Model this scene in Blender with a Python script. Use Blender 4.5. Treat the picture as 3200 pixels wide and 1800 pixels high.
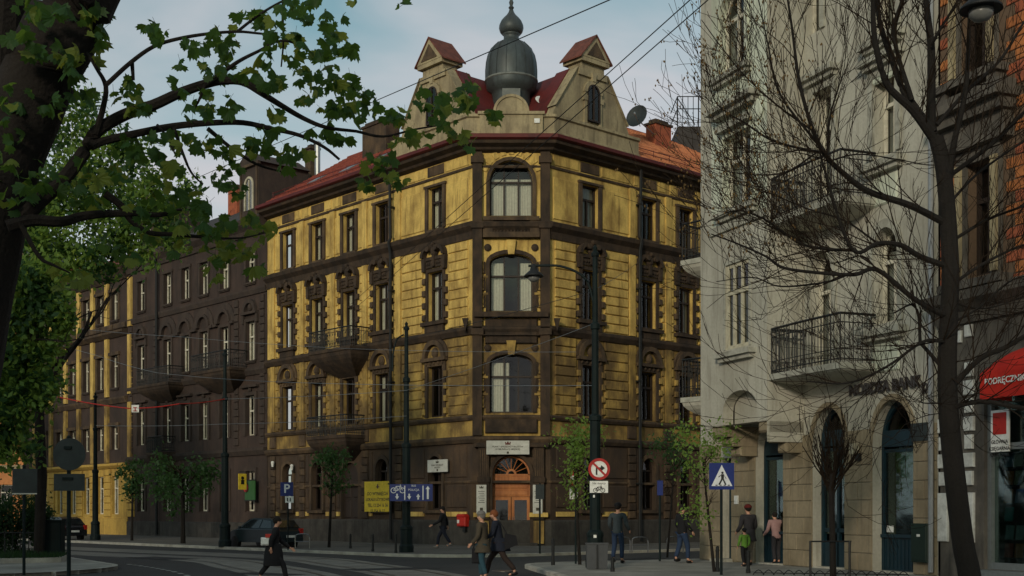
import bpy, bmesh, math, random
import numpy as np
from mathutils import Vector, Matrix
R = math.radians
for o in list(bpy.data.objects): bpy.data.objects.remove(o, do_unlink=True)
sc = bpy.context.scene
COL = sc.collection
# ------------------------------------------------------------------ camera
FPX, HOR, EYE = 3952.0, 1600.0, 1.65          # focal length and horizon in photograph pixels, eye height in metres
cam_d = bpy.data.cameras.new('camera'); cam = bpy.data.objects.new('camera', cam_d); COL.objects.link(cam)
cam_d.sensor_width = 36; cam_d.lens = FPX/3200*36; cam_d.shift_y = (HOR-900)/3200; cam_d.clip_end = 2000; cam_d.clip_start = .1
cam.location = (0, 0, EYE); cam.rotation_euler = (R(90), 0, 0); sc.camera = cam
# ------------------------------------------------------------------ sky and sun
SUN_AZ = Vector((-.34, -.94)).normalized(); SUN_EL = R(15)
w = bpy.data.worlds.new('World'); sc.world = w; w.use_nodes = True
nt = w.node_tree; nt.nodes.clear()
def N(nt, t, **k):
    n = nt.nodes.new(t)
    for a, b in k.items(): setattr(n, a, b)
    return n
sky = N(nt, 'ShaderNodeTexSky', sky_type='NISHITA', sun_disc=False, sun_elevation=SUN_EL,
        sun_rotation=math.atan2(SUN_AZ.x, SUN_AZ.y), air_density=1.0, dust_density=1.5, ozone_density=1.0)
tc = N(nt, 'ShaderNodeTexCoord'); mp = N(nt, 'ShaderNodeMapping'); mp.inputs['Scale'].default_value = (1, 1, 2.4)
no = N(nt, 'ShaderNodeTexNoise'); no.inputs['Scale'].default_value = 2.6; no.inputs['Detail'].default_value = 5; no.inputs['Roughness'].default_value = .5
no.inputs['Distortion'].default_value = .6
rp = N(nt, 'ShaderNodeValToRGB'); rp.color_ramp.elements[0].position = .32; rp.color_ramp.elements[1].position = .60
rp.color_ramp.elements[0].color = (.18, .18, .18, 1); rp.color_ramp.elements[1].color = (.97, .97, .97, 1)
mx = N(nt, 'ShaderNodeMix', data_type='RGBA'); mx.inputs['B'].default_value = (8.3, 8.25, 8.7, 1)
tint = N(nt, 'ShaderNodeMix', data_type='RGBA', blend_type='MULTIPLY'); tint.inputs['Factor'].default_value = 1; tint.inputs['B'].default_value = (1.15, 1.75, 1.45, 1)
bg = N(nt, 'ShaderNodeBackground'); bg.inputs['Strength'].default_value = .1
wo = N(nt, 'ShaderNodeOutputWorld')
L = nt.links.new
L(tc.outputs['Generated'], mp.inputs['Vector']); L(mp.outputs[0], no.inputs['Vector']); 
sx = N(nt, 'ShaderNodeSeparateXYZ'); ze = N(nt, 'ShaderNodeMapRange'); ze.inputs['From Min'].default_value = .16; ze.inputs['From Max'].default_value = .42; ze.inputs['To Min'].default_value = .10; ze.inputs['To Max'].default_value = -.13
ad = N(nt, 'ShaderNodeMath', operation='ADD'); L(tc.outputs['Generated'], sx.inputs[0]); L(sx.outputs['Z'], ze.inputs['Value']); L(no.outputs['Fac'], ad.inputs[0]); L(ze.outputs[0], ad.inputs[1]); L(ad.outputs[0], rp.inputs[0])
L(sky.outputs[0], tint.inputs['A']); L(tint.outputs['Result'], mx.inputs['A']); L(rp.outputs[0], mx.inputs['Factor'])
L(mx.outputs['Result'], bg.inputs['Color']); L(bg.outputs[0], wo.inputs[0])
sd = bpy.data.lights.new('sun', 'SUN'); sd.energy = 2.15; sd.angle = R(6); sd.color = (1, .87, .70)
so = bpy.data.objects.new('sun', sd); COL.objects.link(so)
so.rotation_euler = Vector((SUN_AZ.x*math.cos(SUN_EL), SUN_AZ.y*math.cos(SUN_EL), math.sin(SUN_EL))).to_track_quat('Z', 'Y').to_euler()
so.location = (-40, -30, 40)
vs = sc.view_settings; vs.view_transform = 'Standard'; vs.look = 'None'; vs.exposure = -0.5; vs.gamma = 1; vs.use_curve_mapping = False
sc.render.engine = 'CYCLES'; sc.cycles.max_bounces = 6; sc.cycles.transparent_max_bounces = 12
random.seed(7); np.random.seed(7)

# ------------------------------------------------------------------ pixel helpers (a pixel gives a direction only)
def PX(px, py, Y): return Vector(((px-1600)/FPX*Y, Y, EYE-(py-HOR)/FPX*Y))
def GR(px, py): return PX(px, py, FPX*EYE/(py-HOR))
def mpp(Y): return Y/FPX

# ------------------------------------------------------------------ materials
MATS = {}
def mat(name, col, rough=.85, dirt=None, damt=.5, dscale=1.5, streak=.0, bump=0, bscale=30, metal=0, spec=.3, fine=.12, trans=None):
    if name in MATS: return MATS[name]
    m = bpy.data.materials.new(name); m.use_nodes = True; t = m.node_tree; b = t.nodes['Principled BSDF']; l = t.links.new
    b.inputs['Roughness'].default_value = rough; b.inputs['Metallic'].default_value = metal; b.inputs['Specular IOR Level'].default_value = spec
    geo = N(t, 'ShaderNodeNewGeometry')
    nf = N(t, 'ShaderNodeTexNoise'); nf.inputs['Scale'].default_value = bscale*.35; nf.inputs['Detail'].default_value = 4
    l(geo.outputs['Position'], nf.inputs['Vector'])
    mr = N(t, 'ShaderNodeMapRange'); mr.inputs['From Min'].default_value = .25; mr.inputs['From Max'].default_value = .75
    mr.inputs['To Min'].default_value = 1-fine; mr.inputs['To Max'].default_value = 1+fine; l(nf.outputs['Fac'], mr.inputs['Value'])
    v = N(t, 'ShaderNodeMix', data_type='RGBA', blend_type='MULTIPLY'); v.inputs['Factor'].default_value = 1
    v.inputs['A'].default_value = (*col, 1); l(mr.outputs[0], v.inputs['B']); out = v.outputs['Result']
    if dirt:
        mp = N(t, 'ShaderNodeMapping'); mp.inputs['Scale'].default_value = (1, 1, 1-.85*streak)
        n1 = N(t, 'ShaderNodeTexNoise'); n1.inputs['Scale'].default_value = dscale; n1.inputs['Detail'].default_value = 8; n1.inputs['Roughness'].default_value = .62
        l(geo.outputs['Position'], mp.inputs['Vector']); l(mp.outputs[0], n1.inputs['Vector'])
        r = N(t, 'ShaderNodeValToRGB'); c = .5+(.5-damt)*.45
        r.color_ramp.elements[0].position = max(0, c-.11); r.color_ramp.elements[1].position = min(1, c+.13)
        l(n1.outputs['Fac'], r.inputs[0])
        d = N(t, 'ShaderNodeMix', data_type='RGBA'); d.inputs['B'].default_value = (*dirt, 1)
        mm = N(t, 'ShaderNodeMath', operation='MULTIPLY'); mm.inputs[1].default_value = min(1, .55+damt*.5); l(r.outputs[0], mm.inputs[0])
        l(mm.outputs[0], d.inputs['Factor']); l(out, d.inputs['A']); out = d.outputs['Result']
    if dirt and streak:
        mp2 = N(t, 'ShaderNodeMapping'); mp2.inputs['Scale'].default_value = (1, 1, .10); n2 = N(t, 'ShaderNodeTexNoise'); n2.inputs['Scale'].default_value = 4.5; n2.inputs['Detail'].default_value = 5; n2.inputs['Roughness'].default_value = .65
        l(geo.outputs['Position'], mp2.inputs['Vector']); l(mp2.outputs[0], n2.inputs['Vector']); r2 = N(t, 'ShaderNodeValToRGB'); r2.color_ramp.elements[0].position = .52; r2.color_ramp.elements[1].position = .70; l(n2.outputs['Fac'], r2.inputs[0])
        m2 = N(t, 'ShaderNodeMath', operation='MULTIPLY'); m2.inputs[1].default_value = .75; l(r2.outputs[0], m2.inputs[0])
        d2 = N(t, 'ShaderNodeMix', data_type='RGBA'); d2.inputs['B'].default_value = (*[c*.8 for c in dirt], 1); l(m2.outputs[0], d2.inputs['Factor']); l(out, d2.inputs['A']); out = d2.outputs['Result']
    l(out, b.inputs['Base Color'])
    if bump:
        nb = N(t, 'ShaderNodeTexNoise'); nb.inputs['Scale'].default_value = bscale; nb.inputs['Detail'].default_value = 6; l(geo.outputs['Position'], nb.inputs['Vector'])
        bp = N(t, 'ShaderNodeBump'); bp.inputs['Strength'].default_value = bump; bp.inputs['Distance'].default_value = .03
        l(nb.outputs['Fac'], bp.inputs['Height']); l(bp.outputs[0], b.inputs['Normal'])
    if trans:
        tr = N(t, 'ShaderNodeBsdfTranslucent'); tr.inputs[0].default_value = (*trans, 1)
        ms = N(t, 'ShaderNodeMixShader'); ms.inputs[0].default_value = .45
        o = t.nodes['Material Output']; l(b.outputs[0], ms.inputs[1]); l(tr.outputs[0], ms.inputs[2]); l(ms.outputs[0], o.inputs[0])
    MATS[name] = m; return m
def glass(name, tint=(.5, .55, .55), refl=1.0):
    if name in MATS: return MATS[name]
    m = bpy.data.materials.new(name); m.use_nodes = True; t = m.node_tree; t.nodes.clear(); l = t.links.new
    o = N(t, 'ShaderNodeOutputMaterial'); tr = N(t, 'ShaderNodeBsdfTransparent'); tr.inputs[0].default_value = (*tint, 1)
    g = N(t, 'ShaderNodeBsdfGlossy'); g.inputs['Roughness'].default_value = .04; g.inputs['Color'].default_value = (.9, .9, .9, 1)
    geo = N(t, 'ShaderNodeNewGeometry'); no = N(t, 'ShaderNodeTexNoise'); no.inputs['Scale'].default_value = 1.3; l(geo.outputs['Position'], no.inputs['Vector'])
    bp = N(t, 'ShaderNodeBump'); bp.inputs['Strength'].default_value = .03; bp.inputs['Distance'].default_value = .1; l(no.outputs['Fac'], bp.inputs['Height']); l(bp.outputs[0], g.inputs['Normal'])
    f = N(t, 'ShaderNodeFresnel'); f.inputs['IOR'].default_value = 1.5; mu = N(t, 'ShaderNodeMath', operation='MULTIPLY_ADD'); mu.inputs[1].default_value = refl; mu.inputs[2].default_value = .015
    ms = N(t, 'ShaderNodeMixShader'); l(f.outputs[0], mu.inputs[0]); l(mu.outputs[0], ms.inputs[0]); l(tr.outputs[0], ms.inputs[1]); l(g.outputs[0], ms.inputs[2]); l(ms.outputs[0], o.inputs[0])
    MATS[name] = m; return m
SOOT = (.036, .026, .020)
M = dict(
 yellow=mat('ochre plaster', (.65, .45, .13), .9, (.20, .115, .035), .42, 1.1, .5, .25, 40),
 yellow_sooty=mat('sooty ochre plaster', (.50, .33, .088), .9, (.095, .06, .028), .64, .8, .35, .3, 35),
 brown=mat('brown sooty stone', (.12, .078, .043), .9, SOOT, .6, 1.3, .4, .4, 30),
 umber=mat('dark umber stone', (.066, .043, .027), .9, (.022, .017, .014), .5, 2, .4, .4, 30),
 ground_brown=mat('grimy brown render', (.082, .052, .031), .9, (.038, .028, .022), .55, .9, .5, .3, 30),  # grimy render, with street-level shade also put into its base colour
 plinth=mat('grey plinth stone', (.06, .055, .048), .9, (.03, .027, .024), .5, 1.6, .3, .4, 25),
 cream=mat('cream stucco', (.36, .295, .175), .9, (.17, .135, .085), .45, 1.2, .5, .25, 30),
 tile=mat('red clay tile', (.24, .052, .03), .75, (.10, .018, .014), .45, 2.5, 0, .2, 20),
 tile_cap=mat('brown red cap tile', (.17, .055, .036), .8, (.08, .03, .022), .5, 3),
 tile_o=mat('sunlit orange clay tile', (.62, .23, .10), .8, (.30, .09, .04), .45, 1.5, 0, .2, 20),  # right roof slope, colour brightened to stand in for sun on it
 redmetal=mat('oxide red sheet metal', (.115, .018, .016), .55, (.05, .012, .012), .4, 1.2, 0),
 dome=mat('weathered grey sheet metal', (.075, .09, .09), .5, (.055, .06, .058), .5, 1.6, .6, .1, 12, .35),
 domepatch=mat('pale grey panel', (.17, .18, .165), .6, (.09, .1, .09), .4, 2),
 wood_dark=mat('dark brown window wood', (.03, .02, .015), .6),
 wood_white=mat('white window paint', (.62, .58, .47), .6, (.3, .26, .18), .35, 3),
 wood_cream=mat('cream window paint', (.5, .46, .34), .6, (.25, .22, .15), .35, 3),
 curtain=mat('net curtain', (.62, .60, .52), .95),
 room=mat('dark room interior', (.012, .011, .010), 1),
 iron=mat('black wrought iron', (.012, .013, .013), .55),
 pole=mat('dark green painted steel', (.007, .014, .014), .6, (.004, .007, .007), .4, 2, 0, 0, 30, 0, .15),
 steel=mat('galvanised steel', (.30, .31, .31), .4, None, metal=.7),
 stainless=mat('brushed stainless steel', (.22, .22, .22), .35, None, metal=.95),
 brownwall=mat('umber brick render', (.062, .041, .033), .95, (.032, .024, .021), .5, .8, .4, .3, 40),
 browntrim=mat('umber stucco trim', (.06, .043, .034), .95, (.035, .027, .024), .5, 1.4, .3, .3, 30),
 slate=mat('dark slate roofing', (.05, .045, .042), .8, (.03, .027, .025), .5, 2),
 greystucco=mat('grey beige stucco', (.44, .42, .35), .92, (.29, .268, .215), .40, .7, .5, .2, 40),
 palestucco=mat('pale green grey stucco', (.56, .59, .48), .92, (.38, .385, .30), .42, .8, .6, .2, 40),
 ashlar=mat('sand ashlar', (.27, .22, .145), .9, (.17, .135, .085), .45, 1.1, .3, .3, 30),
 ledge=mat('pale stone ledge', (.38, .37, .31), .9, (.16, .15, .12), .4, 2.5),
 brick=mat('orange clinker brick', (.46, .165, .05), .85, (.24, .075, .03), .45, 2.6, 0, .2, 30),
 brick2=mat('red clinker brick', (.36, .10, .045), .85, (.18, .05, .03), .45, 2.6, 0, .2, 30),
 mortar=mat('grey brown mortar', (.13, .085, .055), .95),
 greystone=mat('grey brown sandstone', (.13, .115, .095), .9, (.05, .045, .04), .5, 1.4, .4, .35, 25),
 whiteblock=mat('white glazed block', (.62, .62, .58), .5, (.30, .29, .26), .4, 3),
 teal=mat('petrol blue paint', (.007, .026, .038), .45, (.005, .016, .022), .4, 3),
 asphalt=mat('asphalt', (.045, .044, .042), .88, (.036, .034, .032), .5, .5, 0, .5, 60),
 pave=mat('concrete pavement', (.15, .14, .12), .9, (.095, .088, .076), .5, .7, 0, .4, 50),
 pave_lit=mat('sunlit concrete pavement', (.33, .32, .28), .9, (.20, .19, .165), .5, .5, 0, .4, 50),  # pavement copy lightened to stand in for sunlight on the paving
 kerb=mat('granite kerb', (.42, .40, .345), .85, (.24, .225, .19), .5, 1.5, 0, .3, 60),
 paint=mat('worn road paint', (.42, .41, .37), .8, (.12, .115, .105), .5, 2.2),
 rail=mat('worn rail steel', (.14, .13, .12), .35, None, metal=.8),
 bark=mat('dark bark', (.018, .014, .011), .95, (.009, .007, .006), .5, 6, .6, .6, 30),
 bark2=mat('grey brown bark', (.016, .013, .011), .95, (.012, .010, .008), .5, 4, .6, .6, 30),
 twig=mat('brown twig', (.02, .0135, .009), .95, spec=.1),
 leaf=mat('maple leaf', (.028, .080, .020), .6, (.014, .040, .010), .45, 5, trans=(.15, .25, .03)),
 leaf_lit=mat('sunlit maple leaf', (.15, .20, .032), .6, (.04, .07, .012), .4, 3, trans=(.30, .33, .04)),  # brighter copy of the maple leaf, light on lit clusters put into the colour
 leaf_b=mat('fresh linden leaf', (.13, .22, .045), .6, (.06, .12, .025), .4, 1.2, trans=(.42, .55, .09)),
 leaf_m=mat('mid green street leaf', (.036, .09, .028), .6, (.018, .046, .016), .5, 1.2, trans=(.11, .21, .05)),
 leaf_d=mat('deep green leaf', (.020, .050, .018), .6, (.012, .03, .012), .5, 1.2, trans=(.04, .09, .02)),
 bud=mat('brown spring bud', (.14, .085, .03), .8),
 grass=mat('lawn green', (.018, .045, .014), .9, (.010, .024, .009), .5, 3),
 white=mat('white enamel', (.72, .72, .68), .5, (.42, .42, .38), .3, 4),
 signblue=mat('traffic sign blue', (.008, .022, .14), .45), signred=mat('traffic sign red', (.36, .015, .012), .45),
 black=mat('black paint', (.008, .008, .008), .5), signback=mat('grey sign back', (.03, .038, .039), .6, (.02,.025,.026), .5, 3),
 signyellow=mat('yellow vinyl banner', (.62, .46, .035), .6, (.45, .31, .02), .4, 4), red=mat('red enamel', (.42, .02, .012), .5), green=mat('dull green panel', (.03, .10, .03), .6),
 oak=mat('varnished oak', (.46, .165, .045), .45, (.28, .085, .022), .5, 3, .8, .1, 20),
 skin=mat('skin', (.50, .27, .18), .6),
)
def joints(m, w_, h_, dark):
    t = m.node_tree; b = t.nodes['Principled BSDF']; l = t.links.new; src = b.inputs['Base Color'].links[0].from_socket; geo = N(t, 'ShaderNodeNewGeometry'); mp = N(t, 'ShaderNodeMapping'); mp.inputs['Rotation'].default_value = (0, 0, R(41.9)); br = N(t, 'ShaderNodeTexBrick')
    br.inputs['Scale'].default_value = 1; br.inputs['Brick Width'].default_value = w_; br.inputs['Row Height'].default_value = h_; br.inputs['Mortar Size'].default_value = .012; br.inputs['Color1'].default_value = (1,1,1,1); br.inputs['Color2'].default_value = (.80,.80,.80,1); br.inputs['Mortar'].default_value = (dark,dark,dark,1)
    mu = N(t, 'ShaderNodeMix', data_type='RGBA', blend_type='MULTIPLY'); mu.inputs['Factor'].default_value = 1; l(geo.outputs['Position'], mp.inputs['Vector']); l(mp.outputs[0], br.inputs['Vector']); l(src, mu.inputs['A']); l(br.outputs['Color'], mu.inputs['B']); l(mu.outputs['Result'], b.inputs['Base Color'])
joints(M['pave'], .7, .5, .45); joints(M['pave_lit'], .7, .5, .6)
G_DARK = glass('window glass', (.78, .80, .76), .8); G_SHOP = glass('shop glass', (.5, .62, .60), .6)

# ------------------------------------------------------------------ mesh helpers
class MB:
    def __init__(s): s.v = []; s.f = []
    def add(s, vs, fs):
        n = len(s.v); s.v += [tuple(p) for p in vs]; s.f += [tuple(i+n for i in f) for f in fs]; return s
    def box(s, x0, x1, y0, y1, z0, z1):
        return s.add([(x0,y0,z0),(x1,y0,z0),(x1,y1,z0),(x0,y1,z0),(x0,y0,z1),(x1,y0,z1),(x1,y1,z1),(x0,y1,z1)],
                     [(0,3,2,1),(4,5,6,7),(0,1,5,4),(1,2,6,5),(2,3,7,6),(3,0,4,7)])
    def bbox(s, x0, x1, y0, y1, z0, z1, b=.02):      # box with bevelled front (y0) edges
        return s.add([(x0,y1,z0),(x1,y1,z0),(x1,y1,z1),(x0,y1,z1),(x0,y0+b,z0),(x1,y0+b,z0),(x1,y0+b,z1),(x0,y0+b,z1),
                      (x0+b,y0,z0+b),(x1-b,y0,z0+b),(x1-b,y0,z1-b),(x0+b,y0,z1-b)],
                     [(0,1,5,4),(1,2,6,5),(2,3,7,6),(3,0,4,7),(4,5,9,8),(5,6,10,9),(6,7,11,10),(7,4,8,11),(8,9,10,11)])
    def prism(s, poly, y0, y1):                       # polygon in x,z extruded along y
        n = len(poly); vs = [(x,y0,z) for x,z in poly]+[(x,y1,z) for x,z in poly]
        return s.add(vs, [tuple(range(n)), tuple(range(2*n-1,n-1,-1))]+[(i,(i+1)%n,n+(i+1)%n,n+i) for i in range(n)])
    def prismz(s, poly, z0, z1):
        n = len(poly); vs = [(x,y,z0) for x,y in poly]+[(x,y,z1) for x,y in poly]
        return s.add(vs, [tuple(range(n-1,-1,-1)), tuple(range(n,2*n))]+[(i,(i+1)%n,n+(i+1)%n,n+i) for i in range(n)])
    def lathe(s, prof, n=16, cx=0, cy=0, sx=1, sy=1):
        b = []
        for r, z in prof: b += [(cx+r*sx*math.cos(2*math.pi*k/n), cy+r*sy*math.sin(2*math.pi*k/n), z) for k in range(n)]
        m = len(prof); fs = [(i*n+k, i*n+(k+1)%n, (i+1)*n+(k+1)%n, (i+1)*n+k) for i in range(m-1) for k in range(n)]
        return s.add(b, fs+[tuple(range(n-1,-1,-1)), tuple(range((m-1)*n, m*n))])
    def tube(s, pts, rad, n=6):
        pts = [Vector(p) for p in pts]; m = len(pts)
        if not hasattr(rad, '__len__'): rad = [rad]*m
        vs = []
        for i, p in enumerate(pts):
            d = (pts[min(i+1,m-1)]-pts[max(i-1,0)])
            if d.length < 1e-9: d = Vector((0,0,1))
            d.normalize(); a = d.cross(Vector((0,0,1)) if abs(d.z) < .9 else Vector((0,1,0))).normalized(); b = d.cross(a)
            vs += [p+(a*math.cos(2*math.pi*k/n)+b*math.sin(2*math.pi*k/n))*rad[i] for k in range(n)]
        fs = [(i*n+k, i*n+(k+1)%n, (i+1)*n+(k+1)%n, (i+1)*n+k) for i in range(m-1) for k in range(n)]
        return s.add(vs, fs+[tuple(range(n-1,-1,-1)), tuple(range((m-1)*n, m*n))])
    def sphere(s, c, rx, ry, rz, n=10, m=6):
        pr = [(math.sin(math.pi*i/m), -math.cos(math.pi*i/m)) for i in range(m+1)]
        vs = [(c[0]+max(r,.001)*rx*math.cos(2*math.pi*k/n), c[1]+max(r,.001)*ry*math.sin(2*math.pi*k/n), c[2]+z*rz) for r, z in pr for k in range(n)]
        return s.add(vs, [(i*n+k, i*n+(k+1)%n, (i+1)*n+(k+1)%n, (i+1)*n+k) for i in range(m) for k in range(n)])
    def sweep(s, path, prof, close=True):             # plan path left-to-right seen from outside; prof = [(outward, z)]
        P = [Vector(p) for p in path]; n = len(P); offs = []
        for i in range(n):
            ns = []
            if i > 0: d = (P[i]-P[i-1]).normalized(); ns.append(Vector((d.y,-d.x)))
            if i < n-1: d = (P[i+1]-P[i]).normalized(); ns.append(Vector((d.y,-d.x)))
            v = ns[0] if len(ns) == 1 else (ns[0]+ns[1])/(1+ns[0].dot(ns[1])); offs.append(v)
        m = len(prof); vs = [(P[i].x+offs[i].x*o, P[i].y+offs[i].y*o, z) for i in range(n) for o, z in prof]
        fs = [(i*m+k, (i+1)*m+k, (i+1)*m+(k+1)%m, i*m+(k+1)%m) for i in range(n-1) for k in range(m)]
        return s.add(vs, fs+[tuple(range(m)), tuple(range(n*m-1, (n-1)*m-1, -1))])
    def disc(s, cx, cz, r, y0, y1, n=20, a0=0, a1=2*math.pi, r2=None):
        poly = [(cx+r*math.cos(a0+(a1-a0)*k/n), cz+(r2 or r)*math.sin(a0+(a1-a0)*k/n)) for k in range(n+(0 if abs(a1-a0-2*math.pi) < 1e-6 else 1))]
        return s.prism(poly, y0, y1)
    def arc(s, cx, cz, r0, r1, y0, y1, n=12, a0=0, a1=math.pi, k=1.0):   # ring segment in x,z (k squashes height)
        vs = []
        for i in range(n+1):
            a = a0+(a1-a0)*i/n; c, sn = math.cos(a), math.sin(a)*k
            vs += [(cx+r0*c,y0,cz+r0*sn),(cx+r1*c,y0,cz+r1*sn),(cx+r1*c,y1,cz+r1*sn),(cx+r0*c,y1,cz+r0*sn)]
        fs = [(4*i+j,4*i+(j+1)%4,4*i+4+(j+1)%4,4*i+4+j) for i in range(n) for j in range(4)]
        return s.add(vs, fs+[(0,1,2,3),(4*n+3,4*n+2,4*n+1,4*n)])
    def mesh(s, name, m, smooth=False):
        me = bpy.data.meshes.new(name); me.from_pydata(s.v, [], s.f); me.materials.append(m)
        if smooth: me.polygons.foreach_set('use_smooth', [True]*len(me.polygons))
        me.update(); return me
def link(name, data, parent=None, mtx=None):
    o = bpy.data.objects.new(name, data); COL.objects.link(o)
    if parent is not None:
        o.parent = parent
        if parent.type == 'EMPTY': o.matrix_parent_inverse = Matrix.Translation(-parent.location)
    if mtx is not None: o.matrix_basis = mtx
    return o
def obj(name, mb, m, parent=None, mtx=None, smooth=False):
    me = mb if isinstance(mb, bpy.types.Mesh) else mb.mesh(name, m, smooth)
    return link(name, me, parent, mtx)
def tag(o, label=None, cat=None, group=None, kind=None):
    for k, v in (('label', label), ('category', cat), ('group', group), ('kind', kind)):
        if v: o[k] = v
    return o
def thing(name, label, cat, loc, group=None):          # unrotated Empty at the base; children are built in world coordinates
    o = bpy.data.objects.new(name, None); COL.objects.link(o); o.location = Vector(loc); o.empty_display_size = .3
    return tag(o, label, cat, group)
def fast_mesh(name, V, F, m):                          # numpy: V (n,3), F (k,3|4)
    me = bpy.data.meshes.new(name); k, c = F.shape
    me.vertices.add(len(V)); me.vertices.foreach_set('co', V.astype(np.float32).ravel())
    me.loops.add(k*c); me.loops.foreach_set('vertex_index', F.astype(np.int32).ravel())
    me.polygons.add(k); me.polygons.foreach_set('loop_start', np.arange(0, k*c, c, dtype=np.int32)); me.polygons.foreach_set('loop_total', np.full(k, c, dtype=np.int32))
    me.materials.append(m); me.update(calc_edges=True); me.validate(); return me
TXT = {}
def text_mesh(s, size, m, bold=False, depth=.004):
    cu = bpy.data.curves.new('lettering', 'FONT'); cu.body = s; cu.size = size; cu.align_x = 'CENTER'; cu.align_y = 'CENTER'; cu.extrude = depth; cu.offset = .02*size if bold else 0
    cu.resolution_u = 3
    t = bpy.data.objects.new('lettering', cu); COL.objects.link(t); dg = bpy.context.evaluated_depsgraph_get()
    me = bpy.data.meshes.new_from_object(t.evaluated_get(dg)); bpy.data.objects.remove(t); me.materials.clear(); me.materials.append(m)
    me.transform(Matrix.Rotation(R(90), 4, 'X')); return me     # now in x,z facing -y

# ------------------------------------------------------------------ facade frame: local x = right seen from outside, y = into the wall, z = up
class Face:
    def __init__(s, origin, right):
        s.o = Vector((origin[0], origin[1], 0)); r = Vector((right[0], right[1], 0)).normalized(); s.r = r; s.i = Vector((-r.y, r.x, 0))
        s.m = Matrix(((r.x, s.i.x, 0, s.o.x), (r.y, s.i.y, 0, s.o.y), (0, 0, 1, 0), (0, 0, 0, 1)))
    def at(s, x, y=0, z=0): return s.m @ Matrix.Translation((x, y, z))
    def pt(s, x, y, z): return s.m @ Vector((x, y, z))
    def uv(s, px, py=1600, out=0):                     # photograph pixel -> (x, z) on the plane standing `out` metres in front of the wall
        k = (px-1600)/FPX; o = s.o - s.i*out
        t = (k*o.y-o.x)/(s.r.x-k*s.r.y); Y = o.y+s.r.y*t
        return t, EYE-(py-HOR)/FPX*Y
def wall_mesh(x0, x1, z0, z1, ops, depth=.3, m=None, back=True):
    """front sheet with openings (xa, xb, za, zb, rise) and their reveals; rise > 0 gives an arched head inside the opening's height"""
    xs = sorted({x0, x1, *[v for o in ops for v in o[:2] if x0 < v < x1]}); zs = sorted({z0, z1, *[v for o in ops for v in o[2:4] if z0 < v < z1]})
    b = MB()
    for i in range(len(xs)-1):
        zr = None
        for j in range(len(zs)-1):
            cx, cz = (xs[i]+xs[i+1])/2, (zs[j]+zs[j+1])/2
            if any(o[0] < cx < o[1] and o[2] < cz < o[3] for o in ops): continue
            b.add([(xs[i],0,zs[j]),(xs[i+1],0,zs[j]),(xs[i+1],0,zs[j+1]),(xs[i],0,zs[j+1])], [(0,1,2,3)])
    for o in ops:
        xa, xb, za, zb = o[:4]; rise = o[4] if len(o) > 4 else 0; zt = zb-rise
        b.add([(xa,0,za),(xb,0,za),(xb,depth,za),(xa,depth,za)], [(0,1,2,3)])
        for x in (xa, xb): b.add([(x,0,za),(x,depth,za),(x,depth,zt),(x,0,zt)], [(0,1,2,3)])
        if not rise: b.add([(xa,0,zb),(xb,0,zb),(xb,depth,zb),(xa,depth,zb)], [(0,1,2,3)])
        else:
            n = 12; c = (xa+xb)/2; hw = (xb-xa)/2; ar = [(c-hw*math.cos(math.pi*k/n), zt+rise*math.sin(math.pi*k/n)) for k in range(n+1)]
            for k in range(n):
                (xk,zk),(xl,zl) = ar[k], ar[k+1]
                b.add([(xk,0,zk),(xl,0,zl),(xl,0,zb),(xk,0,zb)], [(0,1,2,3)]); b.add([(xk,0,zk),(xl,0,zl),(xl,depth,zl),(xk,depth,zk)], [(0,1,2,3)])
    return b
WCACHE = {}
def head_poly(w, h, rise, inset=0, n=10):
    hw = w/2-inset; zt = h-rise
    if not rise: return [(-hw, inset), (hw, inset), (hw, h-inset), (-hw, h-inset)]
    return [(-hw, inset), (hw, inset)]+[(hw*math.cos(math.pi*k/n), zt+(rise-inset)*math.sin(math.pi*k/n)) for k in range(n+1)]
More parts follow.
